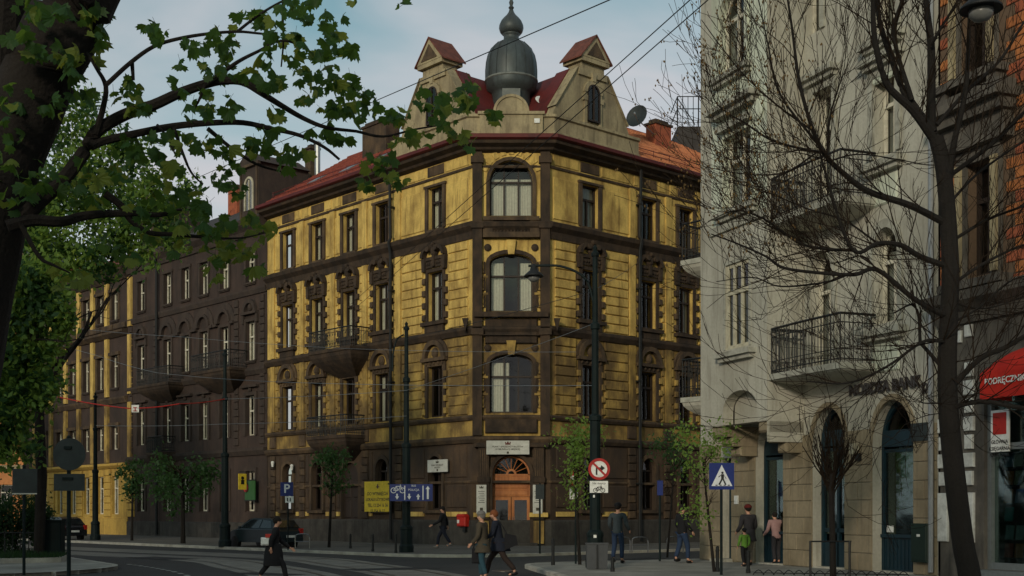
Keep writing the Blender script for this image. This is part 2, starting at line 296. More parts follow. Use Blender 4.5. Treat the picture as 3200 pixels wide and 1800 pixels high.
def window(face, parent, x, z, w, h, rise=0, fm=None, depth=.3, mull=(1,), trans=.68, curtain=0, t=.07, sill=None, gm=None, name='window', curt_m=None):
    """timber window set in its reveal: frame mesh (window) > pane, curtain, sill"""
    key = (round(w,3), round(h,3), round(rise,3), fm.name, mull, trans, round(t,3), depth, curtain, sill and sill.name)
    if key not in WCACHE:
        b = MB(); y0, y1 = depth-.10, depth-.02; hw = w/2
        out, inn = head_poly(w, h, rise), head_poly(w, h, rise, t); n = len(out)
        b.add([(a,y0,c) for a,c in out]+[(a,y0,c) for a,c in inn]+[(a,y1,c) for a,c in inn], [(i,(i+1)%n,n+(i+1)%n,n+i) for i in range(n)]+[(n+i,n+(i+1)%n,2*n+(i+1)%n,2*n+i) for i in range(n)])
        zt = h*trans
        if trans < 1: b.box(-hw+t*.6, hw-t*.6, y0-.03, y1, zt-t*.55, zt+t*.55)
        for q in range(1, mull[0]+1):
            mxx = -hw+w*q/(mull[0]+1); b.box(mxx-t*.5, mxx+t*.5, y0-.015, y1-.01, t*.6, (zt-t*.5) if trans < 1 else h-t*.6)
        up = mull[1] if len(mull) > 1 else 0
        for q in range(1, up+1):
            mxx = -hw+w*q/(up+1); top = h-rise+rise*math.sqrt(max(0, 1-(mxx/hw)**2)) if rise else h
            b.box(mxx-t*.4, mxx+t*.4, y0-.012, y1-.01, zt+t*.5, top-t*.5)
        fr = b.mesh('window', fm)
        pn = MB().add([(a, depth-.05, c) for a, c in head_poly(w, h, rise, t*.5)], [tuple(range(len(inn)))]).mesh('pane', gm or G_DARK)
        cu = None
        if curtain:
            c = MB()
            def drape(xa, xb, za, zb):
                k = max(2, int((xb-xa)/.06)); xs = [xa+(xb-xa)*i/k for i in range(k+1)]
                vs = [(x_, depth+.06+.025*(i%2), z_) for z_ in (za, zb) for i, x_ in enumerate(xs)]
                c.add(vs, [(i,i+1,k+2+i,k+1+i) for i in range(k)])
            hh = h-rise*.8
            if curtain == 1: drape(-hw+.02, -hw+w*.34, .03, hh-.03); drape(hw-w*.30, hw-.02, .03, hh-.03)
            elif curtain == 2: drape(-hw+.02, hw-.02, .03, hh-.03)
            elif curtain == 3: drape(-hw+.02, hw-.02, .03, hh*.62)
            elif curtain == 4: drape(-hw+w*.05, -hw+w*.45, .03, hh-.03)
            cu = c.mesh('curtain', curt_m or M['curtain'])
        si = MB().box(-hw-.12, hw+.12, -.14, depth*.6, -.11, -.005).box(-hw-.08, hw+.08, -.09, 0, -.17, -.112).mesh('sill', sill) if sill else None
        WCACHE[key] = (fr, pn, cu, si)
    fr, pn, cu, si = WCACHE[key]
    o = link(name, fr, parent, face.at(x, 0, z)); pp = link('pane', pn, o); pp.rotation_euler = (random.gauss(0,.006), 0, random.gauss(0,.01))
    if cu: link('curtain', cu, o)
    if si: link('sill', si, o)
    return o
# ================================================================== plan of the place
dL = Vector((-.668, .744)).normalized(); dR = Vector((.744, .668)).normalized()
CL = Vector((-1.83, 58.0)); CR = Vector((1.76, 58.0))
nL = Vector((-dL.y, dL.x)); nL = nL if nL.y < 0 else -nL
nR = Vector((dR.y, -dR.x))
FL = Face(CL, -dL)            # long left facade: x runs from -17.9 (far) to 0 (corner)
FR_ = Face(CR, dR)            # right facade: x from 0 (corner) to 22
FC = Face(CL, CR-CL)          # chamfered corner
WC = (CR-CL).length
dG = Vector((-.365, .931)).normalized(); G0 = Vector((6.8, 39.0))
FG = Face(G0, -dG)            # grey building, brick building: x from -1.95 (far corner) to 9.4 | 9.4 to 22
# ================================================================== ground
def sheet(name, poly, z, m, thick=None, kerb=None, parent=None):
    b = MB(); b.add([(p[0], p[1], z) for p in poly], [tuple(range(len(poly)))])
    o = obj(name, b, m, parent)
    if parent is None: o['kind'] = 'structure'
    if kerb:                   # kerb stones as parts along the given chain of points
        ch = [Vector(p[:2]) for p in kerb]; k = 0; left = 0.0
        for a, c in zip(ch, ch[1:]):
            L_ = (c-a).length; n = max(1, round(L_/1.0)); d = (c-a)/n; ang = math.atan2(d.y, d.x)
            key = ('kerb', round(L_/n, 2))
            if key not in WCACHE: WCACHE[key] = MB().bbox(.006, L_/n-.006, -.006, .16, -.2, .0, .012).mesh('kerb_stone', M['kerb'])
            for i in range(n):
                p = a+d*i; link('kerb_stone', WCACHE[key], o, Matrix.Translation((p.x, p.y, z+.004+random.uniform(-.003,.003))) @ Matrix.Rotation(ang, 4, 'Z'))
    return o
sheet('ground', [(-400,-60),(400,-60),(400,500),(-400,500)], -.02, M['asphalt'])
sheet('road', [(-90,-20),(60,-20),(60,130),(-90,130)], 0, M['asphalt'])
def rnd(a, b, c, r, n=7):     # rounded corner at b
    a, b, c = Vector(a), Vector(b), Vector(c); u = (a-b).normalized(); v = (c-b).normalized(); p, q = b+u*r, b+v*r
    return [p.lerp(b, t).lerp(b.lerp(q, t), t) for t in [i/n for i in range(n+1)]]
kL = lambda u: CL+nL*9.5+dL*u
kR = lambda v: CR+nR*7.5+dR*v
cor = Vector((-2.28, 44.3))
edge = [kL(75), kL(40), kL(15)]+rnd(kL(15), cor, kR(5), 4.0)+[kR(5), kR(40)]
inner = [CR+dR*40-nR*1, CR-nR*1, CL-nL*1, CL+dL*75-nL*1]
sheet('pavement', edge+inner, .11, M['pave'], kerb=edge)
# pavement of the grey building
gfar = [Vector((30, 62)), Vector((6.6, 41.9)), Vector((3.2, 39.9))]
gnear = rnd((3.2,39.9), (.2,38.3), (1.0,32), 1.6)+[Vector((1.15,31)), Vector((1.9,24)), Vector((2.4,14)), Vector((2.6,-8))]
edge2 = list(reversed(gfar[:0]))+gfar+gnear
sheet('pavement', edge2+[Vector((40,-8)), Vector((40,62))], .11, M['pave_lit'], kerb=list(edge2))
# planted island, its tongue of pavement and lawn
tong = [Vector((-42,45.5)), Vector((-15.4,43.4))]+rnd((-15.4,43.4), (-11.2,36.2), (-11.6,33.0), 1.6)+[Vector((-11.9,32.6)), Vector((-14,30.5)), Vector((-42,27))]
sheet('pavement', tong, .11, M['pave_lit'], kerb=tong)
isl = [Vector((-42,37.2)), Vector((-15.6,37.5)), Vector((-13.75,38.6)), Vector((-14.6,41.6)), Vector((-18,44.2)), Vector((-42,45.2))]
isl_o = sheet('planting_bed', isl, .26, M['grass'], kerb=list(isl)); 
# grass blades on the bed
gb = []; gf = []
def in_poly(p, poly):
    c = False; j = len(poly)-1
    for i in range(len(poly)):
        a, b = poly[i], poly[j]
        if (a[1] > p[1]) != (b[1] > p[1]) and p[0] < (b[0]-a[0])*(p[1]-a[1])/(b[1]-a[1])+a[0]: c = not c
        j = i
    return c
while len(gf) < 9000:
    p = (random.uniform(-24,-13.7), random.uniform(37.3,44))
    if not in_poly(p, isl): continue
    a = random.uniform(0, 6.28); h = random.uniform(.08,.24); n = len(gb); dx, dy = math.cos(a)*.02, math.sin(a)*.02; lx, ly = random.uniform(-.07,.07), random.uniform(-.07,.07)
    gb += [(p[0]-dx,p[1]-dy,.25),(p[0]+dx,p[1]+dy,.25),(p[0]+lx,p[1]+ly,.25+h)]; gf.append((n,n+1,n+2))
tag(link('grass', fast_mesh('grass', np.array(gb), np.array(gf), M['leaf_d'])), 'short green grass covering the kerbed planting bed', 'grass', kind='stuff')
# tram tracks: pale bed strips, rails
def smooth(pts, n=10):
    P = [Vector(p) for p in pts]; P = [2*P[0]-P[1]]+P+[2*P[-1]-P[-2]]; out = []
    for i in range(1, len(P)-2):
        for k in range(n):
            t = k/n; out.append(.5*((2*P[i])+(P[i+1]-P[i-1])*t+(2*P[i-1]-5*P[i]+4*P[i+1]-P[i+2])*t*t+(3*P[i]-P[i-1]-3*P[i+1]+P[i+2])*t**3))
    return out+[P[-2]]
def offset(pts, d):
    out = []
    for i, p in enumerate(pts):
        t = (pts[min(i+1,len(pts)-1)]-pts[max(i-1,0)]).normalized(); out.append(p+Vector((-t.y, t.x))*d)
    return out
ctr = smooth([CL+nL*14+dL*75, CL+nL*14+dL*35, CL+nL*14+dL*12, (-8.6,46.2), (-4.9,39.2), (-2.3,32.5), (-.6,25), (.1,15), (.3,2), (.3,-15)], 8)
strip = mat('pale track concrete', (.23, .215, .185), .9, (.13, .12, .105), .5, .8, 0, .4, 40)
for q, off in enumerate((0, 3.1)):
    c = offset(ctr, -off)
    a, b2 = offset(c, 1.15), offset(c, -1.15); b = MB()
    b.add([(p.x,p.y,.004) for p in a]+[(p.x,p.y,.004) for p in b2], [(i,i+1,len(a)+i+1,len(a)+i) for i in range(len(a)-1)])
    t = obj('tram_track', b, strip); t['kind'] = 'structure'
    for s in (-.72, .72):
        l1, l2, l3 = offset(c, s-.035), offset(c, s+.035), offset(c, s+.085*(1 if s < 0 else -1)); n = len(l1)
        obj('rail', MB().add([(p.x,p.y,.009) for p in l1]+[(p.x,p.y,.009) for p in l2], [(i,i+1,n+i+1,n+i) for i in range(n-1)]), M['rail'], t)
        obj('rail_groove', MB().add([(p.x,p.y,.0075) for p in l3]+[(p.x,p.y,.0075) for p in offset(c, s)], [(i,i+1,n+i+1,n+i) for i in range(n-1)]), M['black'], t)
# road paint: dashes beside the island, parking ticks in the side street, kerbside line
def dash(p, q, wdt, z=.012):
    p, q = Vector(p), Vector(q); d = (q-p).normalized(); n = Vector((-d.y, d.x))*wdt/2
    b = MB().add([(*(p-n),z),(*(q-n),z),(*(q+n),z),(*(p+n),z)], [(0,1,2,3)])
    o = obj('road_marking', b, M['paint']); o['kind'] = 'structure'
dp = smooth([GR(400,1764).xy, GR(470,1774).xy, GR(540,1787).xy, GR(620,1812).xy, GR(700,1850).xy], 8)
for i in range(0, len(dp)-1, 2): dash(dp[i], dp[i+1], .14)
for i in range(7): a = kR(1+2.6*i)+nR*.5; dash(a, a+nR*2.2, .12)
for i in range(5): a = kR(2+3.2*i)+nR*2.9; dash(a, a+dR*1.4, .12)
for i in range(6):
    a = Vector((-3.4+.95*i, 31.4-.1*i)); dash(a, a+Vector((.35,-3.6)), .48, .013)
a = kL(2)+nL*.35; dash(a, kL(40)+nL*.35, .12)

# repairs and covers in the carriageway
patch = mat('fresh asphalt patch', (.032, .031, .030), .9, (.024,.023,.022), .5, 2, 0, .4, 60)
for a in (((-3.5,36.5),2.6,1.1,.5),((-12.5,45),3.2,1.3,-.8),((4.2,44.5),2.8,1.0,.7),((-6.5,33.5),2.0,.9,-.6)):
    (x, y), l_, w_, r_ = a; c_, s_ = math.cos(r_), math.sin(r_); o = obj('asphalt_patch', MB().add([(x+c_*u-s_*v, y+s_*u+c_*v, .0105) for u, v in ((-l_/2,-w_/2),(l_/2,-w_/2),(l_/2,w_/2),(-l_/2,w_/2))], [(0,1,2,3)]), patch); o['kind'] = 'structure'
for x, y, lab in ((-.2,35.2,'round iron manhole cover in the road before the corner kerb'),(-9.5,50.2,'round iron manhole cover beside the tram track'),(2.6,42.6,'round iron manhole cover in the side street mouth')):
    t = thing('manhole_cover', lab, 'manhole cover', (x,y,0)); obj('ring', MB().lathe([(.30,.0),(.37,.0),(.37,.016),(.30,.016)], 20, x, y), M['rail'], t); obj('lid', MB().lathe([(.02,.014),(.29,.014),(.29,.0)], 20, x, y), M['iron'], t)
# ================================================================== yellow corner building
YB = thing('corner_building', 'ochre yellow corner tenement with twin gables, onion dome and red tiled roof', 'building', (0, 58, 0))
LE, RE = -17.9, 22.0
path = [CL+dL*17.9, CL, CR, CR+dR*22]
bayL = [-2.66, -6.93, -9.82, -12.78, -15.7]; bayR = [2.57, 6.66, 9.5, 12.35, 15.2, 18.05]
Z3, H3 = 15.06, 2.02; Z2, H2 = 10.7, 2.35; Z1, H1 = 6.15, 2.4; Z0, H0 = 1.75, 2.55
WW = 1.12
def ops_for(bays, doors=()):
    o = []
    for c in bays:
        o += [(c-WW/2,c+WW/2,Z3,Z3+H3), (c-WW/2,c+WW/2,Z2,Z2+H2), (c-WW/2,c+WW/2,Z1,Z1+H1)]
        if c in doors: o.append((c-.75,c+.75,.12,4.2,.75))
        else: o.append((c-.5,c+.5,Z0,Z0+H0,.5))
    return o
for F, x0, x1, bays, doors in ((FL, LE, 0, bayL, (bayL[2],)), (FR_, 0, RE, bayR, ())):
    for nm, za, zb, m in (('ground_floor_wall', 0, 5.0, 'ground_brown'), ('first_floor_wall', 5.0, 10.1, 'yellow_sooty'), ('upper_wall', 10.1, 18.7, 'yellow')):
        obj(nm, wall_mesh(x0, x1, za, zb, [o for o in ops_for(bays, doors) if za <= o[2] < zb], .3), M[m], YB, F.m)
    obj('room_backing', MB().box(x0+.5, x1-.5, 1.3, 1.35, 0, 18.6), M['room'], YB, F.m)
# chamfer wall: door arch + three wide arched windows
mid = WC/2; BW = 1.98
copen = [(mid-BW/2, mid+BW/2, 15.23, 17.78, .93), (mid-BW/2, mid+BW/2, Z2+.15, 13.5, .42), (mid-BW/2, mid+BW/2, Z1+.05, 8.9, .42), (mid-.86, mid+.86, .12, 4.25, .86)]
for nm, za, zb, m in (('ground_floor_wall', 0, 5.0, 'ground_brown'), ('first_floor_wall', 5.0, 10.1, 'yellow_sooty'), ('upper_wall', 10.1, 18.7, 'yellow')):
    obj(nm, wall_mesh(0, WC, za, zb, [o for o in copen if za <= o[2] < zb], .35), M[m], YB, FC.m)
obj('room_backing', MB().box(.2, WC-.2, 1.2, 1.25, 0, 18.6), M['room'], YB, FC.m)
# windows
cur = [1, 2, 3, 4, 0, 1, 3, 2, 4, 1]
for F, bays in ((FL, bayL), (FR_, bayR[:4])):
    for i, c in enumerate(bays):
        big = (F is FR_ and i == 0)
        window(F, YB, c, Z3, WW, H3, 0, M['wood_dark'], mull=(1, 0 if big else 1), trans=.66, curtain=2 if big else (0, 4, 0, 4, 1)[(i+1) % 5] if F is FL else 4, t=.09, sill=M['brown'])
        window(F, YB, c, Z2, WW, H2, 0, M['wood_dark'], mull=(1, 1), trans=.68, curtain=4 if F is FL else (0, 4, 1, 4)[i], t=.09)
        window(F, YB, c, Z1, WW, H1, 0, M['wood_dark'], mull=(1, 1), trans=.68, curtain=(0, 4, 0, 4, 0)[i], t=.09)
        if not (F is FL and i == 2): window(F, YB, c, Z0, 1.0, H0, .5, M['wood_dark'], mull=(1, 0), trans=.76, curtain=0, t=.08)
window(FC, YB, mid, 15.23, BW, 2.55, .93, M['wood_dark'], .35, (2, 2), .62, 2, .075)
window(FC, YB, mid, Z2+.15, BW, 2.65, .42, M['wood_dark'], .35, (2, 2), .62, 1, .075)
window(FC, YB, mid, Z1+.05, BW, 2.7, .42, M['wood_dark'], .35, (2, 2), .62, 4, .075)
# ---- belts and cornices swept round the corner
def belt(name, prof, m, p=path): return obj(name, MB().sweep(p, prof), M[m], YB)
belt('plinth', [(-.1,-.1),(.10,-.1),(.10,1.2),(.05,1.28),(-.1,1.28)], 'plinth')
belt('string_course', [(-.1,4.82),(.12,4.82),(.22,4.98),(.22,5.08),(.06,5.14),(-.1,5.14)], 'brown')
belt('string_course', [(-.1,5.86),(.10,5.86),(.18,5.98),(.18,6.06),(.05,6.1),(-.1,6.1)], 'brown')
belt('string_course', [(-.1,9.78),(.10,9.78),(.24,10.0),(.24,10.12),(.06,10.2),(-.1,10.2)], 'umber')
belt('string_course', [(-.1,14.18),(.06,14.18),(.10,14.5),(.30,14.7),(.34,14.88),(.10,14.98),(-.1,14.98)], 'umber')
belt('string_course', [(-.1,17.42),(.06,17.42),(.09,17.5),(.03,17.55),(-.1,17.55)], 'brown')
belt('cornice', [(-.1,18.12),(.05,18.12),(.28,18.2),(.34,18.3),(.62,18.41),(.66,18.55),(-.1,18.61)], 'umber')
belt('gutter', [(.30,18.590),(.70,18.550),(.82,18.610),(.84,18.750),(.72,18.810),(.30,18.850)], 'redmetal')
belt('ground_moulding', [(-.1,2.98),(.05,2.98),(.07,3.05),(.02,3.1),(-.1,3.1)], 'brown')
# ---- corner pilasters and oriel dressing
for xa, xb in ((.02,.46), (WC-.46, WC-.02)):
    obj('corner_pilaster', MB().box(xa, xb, -.24, .02, 5.15, 18.11), M['umber'], YB, FC.m)
    for z in (9.75, 14.62, 17.6): obj('pilaster_capital', MB().box(xa-.07, xb+.07, -.33, .01, z, z+.3), M['umber'], YB, FC.m)
def ring(name, F, x, z, w, h, rise, t, out, m, par=YB):
    o_, i_ = head_poly(w+2*t, h+t, rise+(t if rise else 0)), head_poly(w, h, rise); n = len(o_)
    o_[0] = (o_[0][0], 0); o_[1] = (o_[1][0], 0)
    if not rise: pass
    b = MB().add([(a,-out,c) for a,c in o_]+[(a,-out,c) for a,c in i_]+[(a,.0,c) for a,c in o_]+[(a,.02,c) for a,c in i_],
        [(i,(i+1)%n,n+(i+1)%n,n+i) for i in range(1,n)]+[(i,(i+1)%n,2*n+(i+1)%n,2*n+i) for i in range(1,n)]+[(n+i,n+(i+1)%n,3*n+(i+1)%n,3*n+i) for i in range(1,n)])
    return obj(name, b, M[m], par, F.at(x, 0, z))
ring('window_surround', FC, mid, 15.23, BW, 2.55, .93, .16, .07, 'brown'); ring('window_surround', FC, mid, Z2+.15, BW, 2.65, .42, .18, .09, 'umber'); ring('window_surround', FC, mid, Z1+.05, BW, 2.7, .42, .18, .09, 'umber')
for k in range(11):           # voussoir rays over the top arch
    a = math.pi*(k+.5)/11; 
    if .18 < a < math.pi-.18:
        c, s = math.cos(a), math.sin(a); q = .07
        pts = [(r*math.cos(a+d), r*math.sin(a+d)) for r, d in ((1.19,-.09),(1.5,-.09),(1.5,.09),(1.19,.09))]
        obj('voussoir', MB().prism([(mid+x, 16.85+z) for x, z in pts], -.06, .01), M['yellow'], YB, FC.m)
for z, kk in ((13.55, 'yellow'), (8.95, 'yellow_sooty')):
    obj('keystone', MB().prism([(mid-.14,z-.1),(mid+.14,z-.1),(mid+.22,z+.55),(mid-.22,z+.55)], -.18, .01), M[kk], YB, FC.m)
    for s in (-1, 1):
        obj('rosette', MB().lathe([(.04,0),(.14,.02),(.17,.06),(.10,.11),(.02,.13)], 12), M['umber'], YB, FC.at(mid+s*1.08, 0, z+.22) @ Matrix.Rotation(R(90), 4, 'X'))
for z in (Z2+.2, Z1+.15):     # paired side niches and balusters beside the oriel windows
    for s in (-1, 1):
        x = mid+s*1.30
        for k in range(3):
            obj('niche_panel', MB().box(x-.11, x+.11, -.045, .01, z+.12+k*.78, z+.66+k*.78), M['umber'], YB, FC.m)
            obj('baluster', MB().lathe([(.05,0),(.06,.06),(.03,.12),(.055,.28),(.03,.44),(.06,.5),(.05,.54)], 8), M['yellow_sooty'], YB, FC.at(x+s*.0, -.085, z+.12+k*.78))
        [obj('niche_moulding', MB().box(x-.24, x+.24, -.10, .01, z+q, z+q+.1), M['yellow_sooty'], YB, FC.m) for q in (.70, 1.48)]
# balustrade under the top arched window
obj('balcony_panel', MB().box(.5, WC-.5, -.30, .01, 14.2, 14.44).box(.5, WC-.5, -.28, .01, 14.98, 15.16).box(.5,.95,-.22,.01,14.44,14.98).box(WC-.95,WC-.5,-.22,.01,14.44,14.98), M['brown'], YB, FC.m)
obj('balcony_recess', MB().box(.95, WC-.95, -.02, .012, 14.44, 14.98), M['umber'], YB, FC.m)
balm = MB().lathe([(.05,0),(.055,.08),(.03,.14),(.06,.26),(.035,.42),(.055,.48),(.05,.54)], 8).mesh('baluster', M['umber'])
for k in range(11): link('baluster', balm, YB, FC.at(1.02+k*(WC-2.04)/10, -.12, 14.44))
for za, zb in ((9.0+.25, 10.6), (5.15, 6.0)): obj('apron_panel', MB().bbox(.6, WC-.6, -.16, .01, za+.12, zb-.1, .04), M['umber'], YB, FC.m)
obj('apron_cornice', MB().box(.1, WC-.1, -.42, .01, 10.55, 10.78).box(.3, WC-.3, -.30, .01, 9.72, 9.76), M['umber'], YB, FC.m)
for s in (-1, 1): obj('corbel', MB().prism([(mid+s*1.95,10.5),(mid+s*2.25,10.5),(mid+s*2.1,9.9)], -.3, .0), M['umber'], YB, FC.m)
# ---- window dressing by bay
def add_s(key, name, build, m, F, x, z, y=0):
    if key not in WCACHE: WCACHE[key] = build().mesh(name, M[m])
    return link(name, WCACHE[key], YB, F.at(x, y, z))
def surround(t, out): 
    def f():
        b = MB(); w_, h_ = WW/2, H2
        return b.box(-w_-t,-w_,-out,.01,0,h_).box(w_,w_+t,-out,.01,0,h_).box(-w_-t,w_+t,-out,.01,h_,h_+t)
    return f
def hood2():                  # scrolled broken pediment with shell
    b = MB()
    b.box(-.80,.80,-.16,.01,0,.16).box(-.72,.72,-.10,.01,-.34,0)
    for s in (-1,1):
        b.arc(s*.42, .16, .30, .46, -.30, .01, 8, 0 if s > 0 else R(60), R(120) if s > 0 else math.pi, 1.1)
        b.prism([(s*.66,-.5),(s*.86,-.5),(s*.9,.14),(s*.62,.14)], -.20, .01)
        b.disc(s*.30, .52, .13, -.34, .01, 10)
        for k in range(3): b.sphere((s*(.2+.17*k), -.12, -.16), .06, .06, .07, 6, 4)
    b.sphere((0,-.08,.42), .24, .2, .30, 10, 6).sphere((0,-.2,.72), .10, .12, .12, 8, 5).box(-.09,.09,-.2,.01,-.3,.2)
    return b
def lunette():                # blind arched tympanum over first floor window
    b = MB(); b.box(-.92,.92,-.24,.01,0,.16).arc(0,.16,.62,.84,-.22,.01,12).arc(0,.16,.84,.98,-.10,.01,12)
    for k in range(5): b.sphere((-.62+.31*k,-.1,-.1), .07, .08, .09, 6, 4)
    return b.sphere((0,-.06,.40), .22, .14, .26, 8, 5)
def teeth(F, c, z, m):          # jamb blocks beside first/second floor windows, each a part
    for sg in (-1,1):
        for k in range(4): add_s('tooth'+m, 'jamb_block', lambda: MB().bbox(-.11,.11,-.15,.01,0,.28,.02), m, F, c+sg*(WW/2+.26), z+.1+k*.58)
nblock = 0
BLK = {}
def block(F, xa, xb, za, zb, m):
    global nblock
    key = (round(xb-xa,2), round(zb-za,2), m)
    if key not in BLK: BLK[key] = MB().bbox(0, xb-xa, -.07, .01, 0, zb-za, .025).mesh('stone_block', M[m])
    nblock += 1; link('stone_block', BLK[key], YB, F.at(xa, random.uniform(-.008,.004), za))
def courses(F, xa, xb, za, zb, m, n):
    h = (zb-za)/n
    for k in range(n): block(F, xa, xb, za+k*h+.028, za+(k+1)*h-.028, m)
def bay(F, c, xl, xr, wide):
    add_s('surr3', 'window_surround', lambda: MB().box(-WW/2-.2,-WW/2,-.09,.01,0,H3).box(WW/2,WW/2+.2,-.09,.01,0,H3).box(-WW/2-.26,WW/2+.26,-.12,.01,H3,H3+.11), 'brown', F, c, Z3)
    add_s('surr2', 'window_surround', surround(.16,.08), 'umber', F, c, Z2); add_s('hood2', 'window_pediment', hood2, 'umber', F, c, Z2+H2+.55)
    add_s('sill2', 'window_sill', lambda: MB().box(-.9,.9,-.26,.01,-.2,-.02).box(-.7,.7,-.15,.01,-.52,-.2), 'umber', F, c, Z2)
    add_s('surr1', 'window_surround', lambda: MB().box(-WW/2-.22,-WW/2,-.09,.01,0,H1).box(WW/2,WW/2+.22,-.09,.01,0,H1).box(-WW/2-.22,WW/2+.22,-.09,.01,H1,H1+.2), 'brown', F, c, Z1)
    add_s('lun', 'window_lunette', lunette, 'brown', F, c, Z1+H1+.24); teeth(F, c, Z2-.02, 'brown'); teeth(F, c, Z1+.02, 'yellow_sooty')
    # frieze panels
    for xa, xb in ((xl+.12, c-.72), (c-.66, c+.66), (c+.72, xr-.12)):
        if xb-xa > .3: obj('frieze_panel', MB().bbox(xa+.04, xb-.04, -.045, .01, 17.60, 18.08, .03), M['yellow' if abs((xa+xb)/2-c) > .3 else 'brown'], YB, F.m)
    # third floor flat panels
    for xa, xb in ((xl+.16, c-WW/2-.26), (c+WW/2+.26, xr-.16)):
        obj('wall_panel', MB().bbox(xa, xb, -.05, .01, Z3+.06, Z3+H3-.05, .03), M['yellow'], YB, F.m)
    # second and first floor rusticated courses
    for xa, xb in ((xl+.27, c-WW/2-.42), (c+WW/2+.42, xr-.27)):
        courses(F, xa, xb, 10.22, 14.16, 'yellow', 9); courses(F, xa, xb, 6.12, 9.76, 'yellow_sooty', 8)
    # ground-floor panels and blocks
    for xa, xb in ((xl+.35, c-.85), (c+.85, xr-.35)):
        if xb-xa > .25:
            obj('ground_panel', MB().bbox(xa, xb, -.06, .01, 3.25, 4.7, .04), M['ground_brown'], YB, F.m)
            obj('ground_panel', MB().bbox(xa, xb, -.06, .01, 1.85, 2.9, .04), M['ground_brown'], YB, F.m)
            obj('painted_band', MB().box(xa, xb, -.075, .0, 1.44, 1.66), M['yellow'], YB, F.m)
    if c != bayL[2]:
        add_s('surr0', 'window_surround', lambda: MB().box(-.68,-.5,-.1,.01,0,H0-.5).box(.5,.68,-.1,.01,0,H0-.5).arc(0,H0-.5,.5,.68,-.1,.01,12).box(-.75,.75,-.2,.01,-.16,-.01), 'brown', F, c, Z0)
LES = lambda F, x, m1='yellow', m2='yellow', w_=.2: [obj('lesene', MB().box(x-w_, x+w_, -.11, .01, za, zb), M[m], YB, F.m) for za, zb, m in ((15.0,17.40,m1), (10.22,14.16,m2))]
bl = [0, -5.55, -8.38, -11.3, -14.24, -17.25]; br = [0, 5.45, 8.1, 10.92, 13.8]
for i in range(5): bay(FL, bayL[i], bl[i+1], bl[i], i == 0)
for i in range(3): bay(FR_, bayR[i], br[i], br[i+1], i == 0)
for x in bl[1:]: LES(FL, x)
for x in br[1:4]: LES(FR_, x)
for F, xs in ((FL, bl[1:]), (FR_, br[1:4])):
    for x in xs:
        for k in range(9): obj('quoin', MB().bbox(x-.26, x+.26, -.10, .01, 1.32+k*.385+.02, 1.32+(k+1)*.385-.02, .025), M['umber' if k % 2 else 'brown'], YB, F.m)
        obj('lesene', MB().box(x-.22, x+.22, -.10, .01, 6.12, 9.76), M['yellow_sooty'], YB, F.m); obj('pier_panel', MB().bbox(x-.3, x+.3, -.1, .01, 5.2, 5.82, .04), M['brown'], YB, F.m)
# downpipes
for F, x in ((FL, -5.86), (FR_, 5.75)):
    p = MB().tube([(x,-.5,18.7),(x,-.36,18.3),(x,-.30,15.1),(x,-.42,14.9),(x,-.30,14.3),(x,-.30,.3)], .075, 8)
    for z in (3, 8, 12.5, 16.6): p.box(x-.1, x+.1, -.40, .0, z, z+.07)
    obj('downpipe', p, M['iron'], YB, F.m)
# ---- balconies on the long facade
def balcony(name, F, x0, x1, z, proj, par, deep=.95, m='umber', curve=0, rail_h=1.0, green=True, slab_m=None):
    """slab + corbelled underside + wrought iron railing"""
    n = 8
    outl = [(x0,0)]+[(x0+(x1-x0)*k/n, -proj-curve*math.sin(math.pi*k/n)) for k in range(n+1)]+[(x1,0)]
    b = obj(name, MB().prismz(outl, z-.16, z), M[slab_m or m], par, F.m)
    if deep:
        c = MB(); nn = 6
        for k in range(nn):
            t0, t1 = k/nn, (k+1)/nn; f0, f1 = math.cos(t0*1.5), math.cos(t1*1.5); cx = (x0+x1)/2; hw = (x1-x0)/2
            c.add([(cx-hw*(.35+.63*f0),-proj*f0*.96,z-.161-deep*t0),(cx+hw*(.35+.63*f0),-proj*f0*.96,z-.161-deep*t0),(cx+hw*(.35+.63*f1),-proj*f1*.96,z-.161-deep*t1),(cx-hw*(.35+.63*f1),-proj*f1*.96,z-.161-deep*t1)], [(0,1,2,3)])
            for s in (-1,1): c.add([(cx+s*hw*(.35+.63*f0),-proj*f0*.96,z-.161-deep*t0),(cx+s*hw*(.35+.63*f0),.05,z-.161-deep*t0),(cx+s*hw*(.35+.63*f1),.05,z-.161-deep*t1),(cx+s*hw*(.35+.63*f1),-proj*f1*.96,z-.161-deep*t1)], [(0,1,2,3)])
        obj('corbel', c, M[m], b)
    rl = [(x0+.04,-.02)]+[(x0+.04+(x1-x0-.08)*k/n, -proj+.05-curve*math.sin(math.pi*k/n)) for k in range(n+1)]+[(x1-.04,-.02)]
    r = MB(); P3 = [Vector((x,y,0)) for x, y in rl]
    for hz, th in ((rail_h,.035),(rail_h*.82,.016),(.1,.018),(rail_h*.28,.012)): r.tube([p+Vector((0,0,z+hz)) for p in P3], th, 5)
    acc = 0
    for a, c in zip(P3, P3[1:]):
        L_ = (c-a).length; k = max(1, round(L_/.13))
        for i in range(k):
            p = a.lerp(c, i/k); r.tube([p+Vector((0,0,z)), p+Vector((0,0,z+rail_h))], .012 if i else .022, 4)
            if i % 2 == 0: 
                q = a.lerp(c, min(1, (i+1)/k)); mid_ = p.lerp(q, .5)
                r.tube([p+Vector((0,0,z+rail_h*.82)), mid_+Vector((0,0,z+rail_h*.66)), q+Vector((0,0,z+rail_h*.82))], .011, 4); r.tube([p+Vector((0,0,z+.1)), mid_+Vector((0,0,z+.27)), q+Vector((0,0,z+.1))], .011, 4)
    obj('railing', r, M['iron'], b); return b
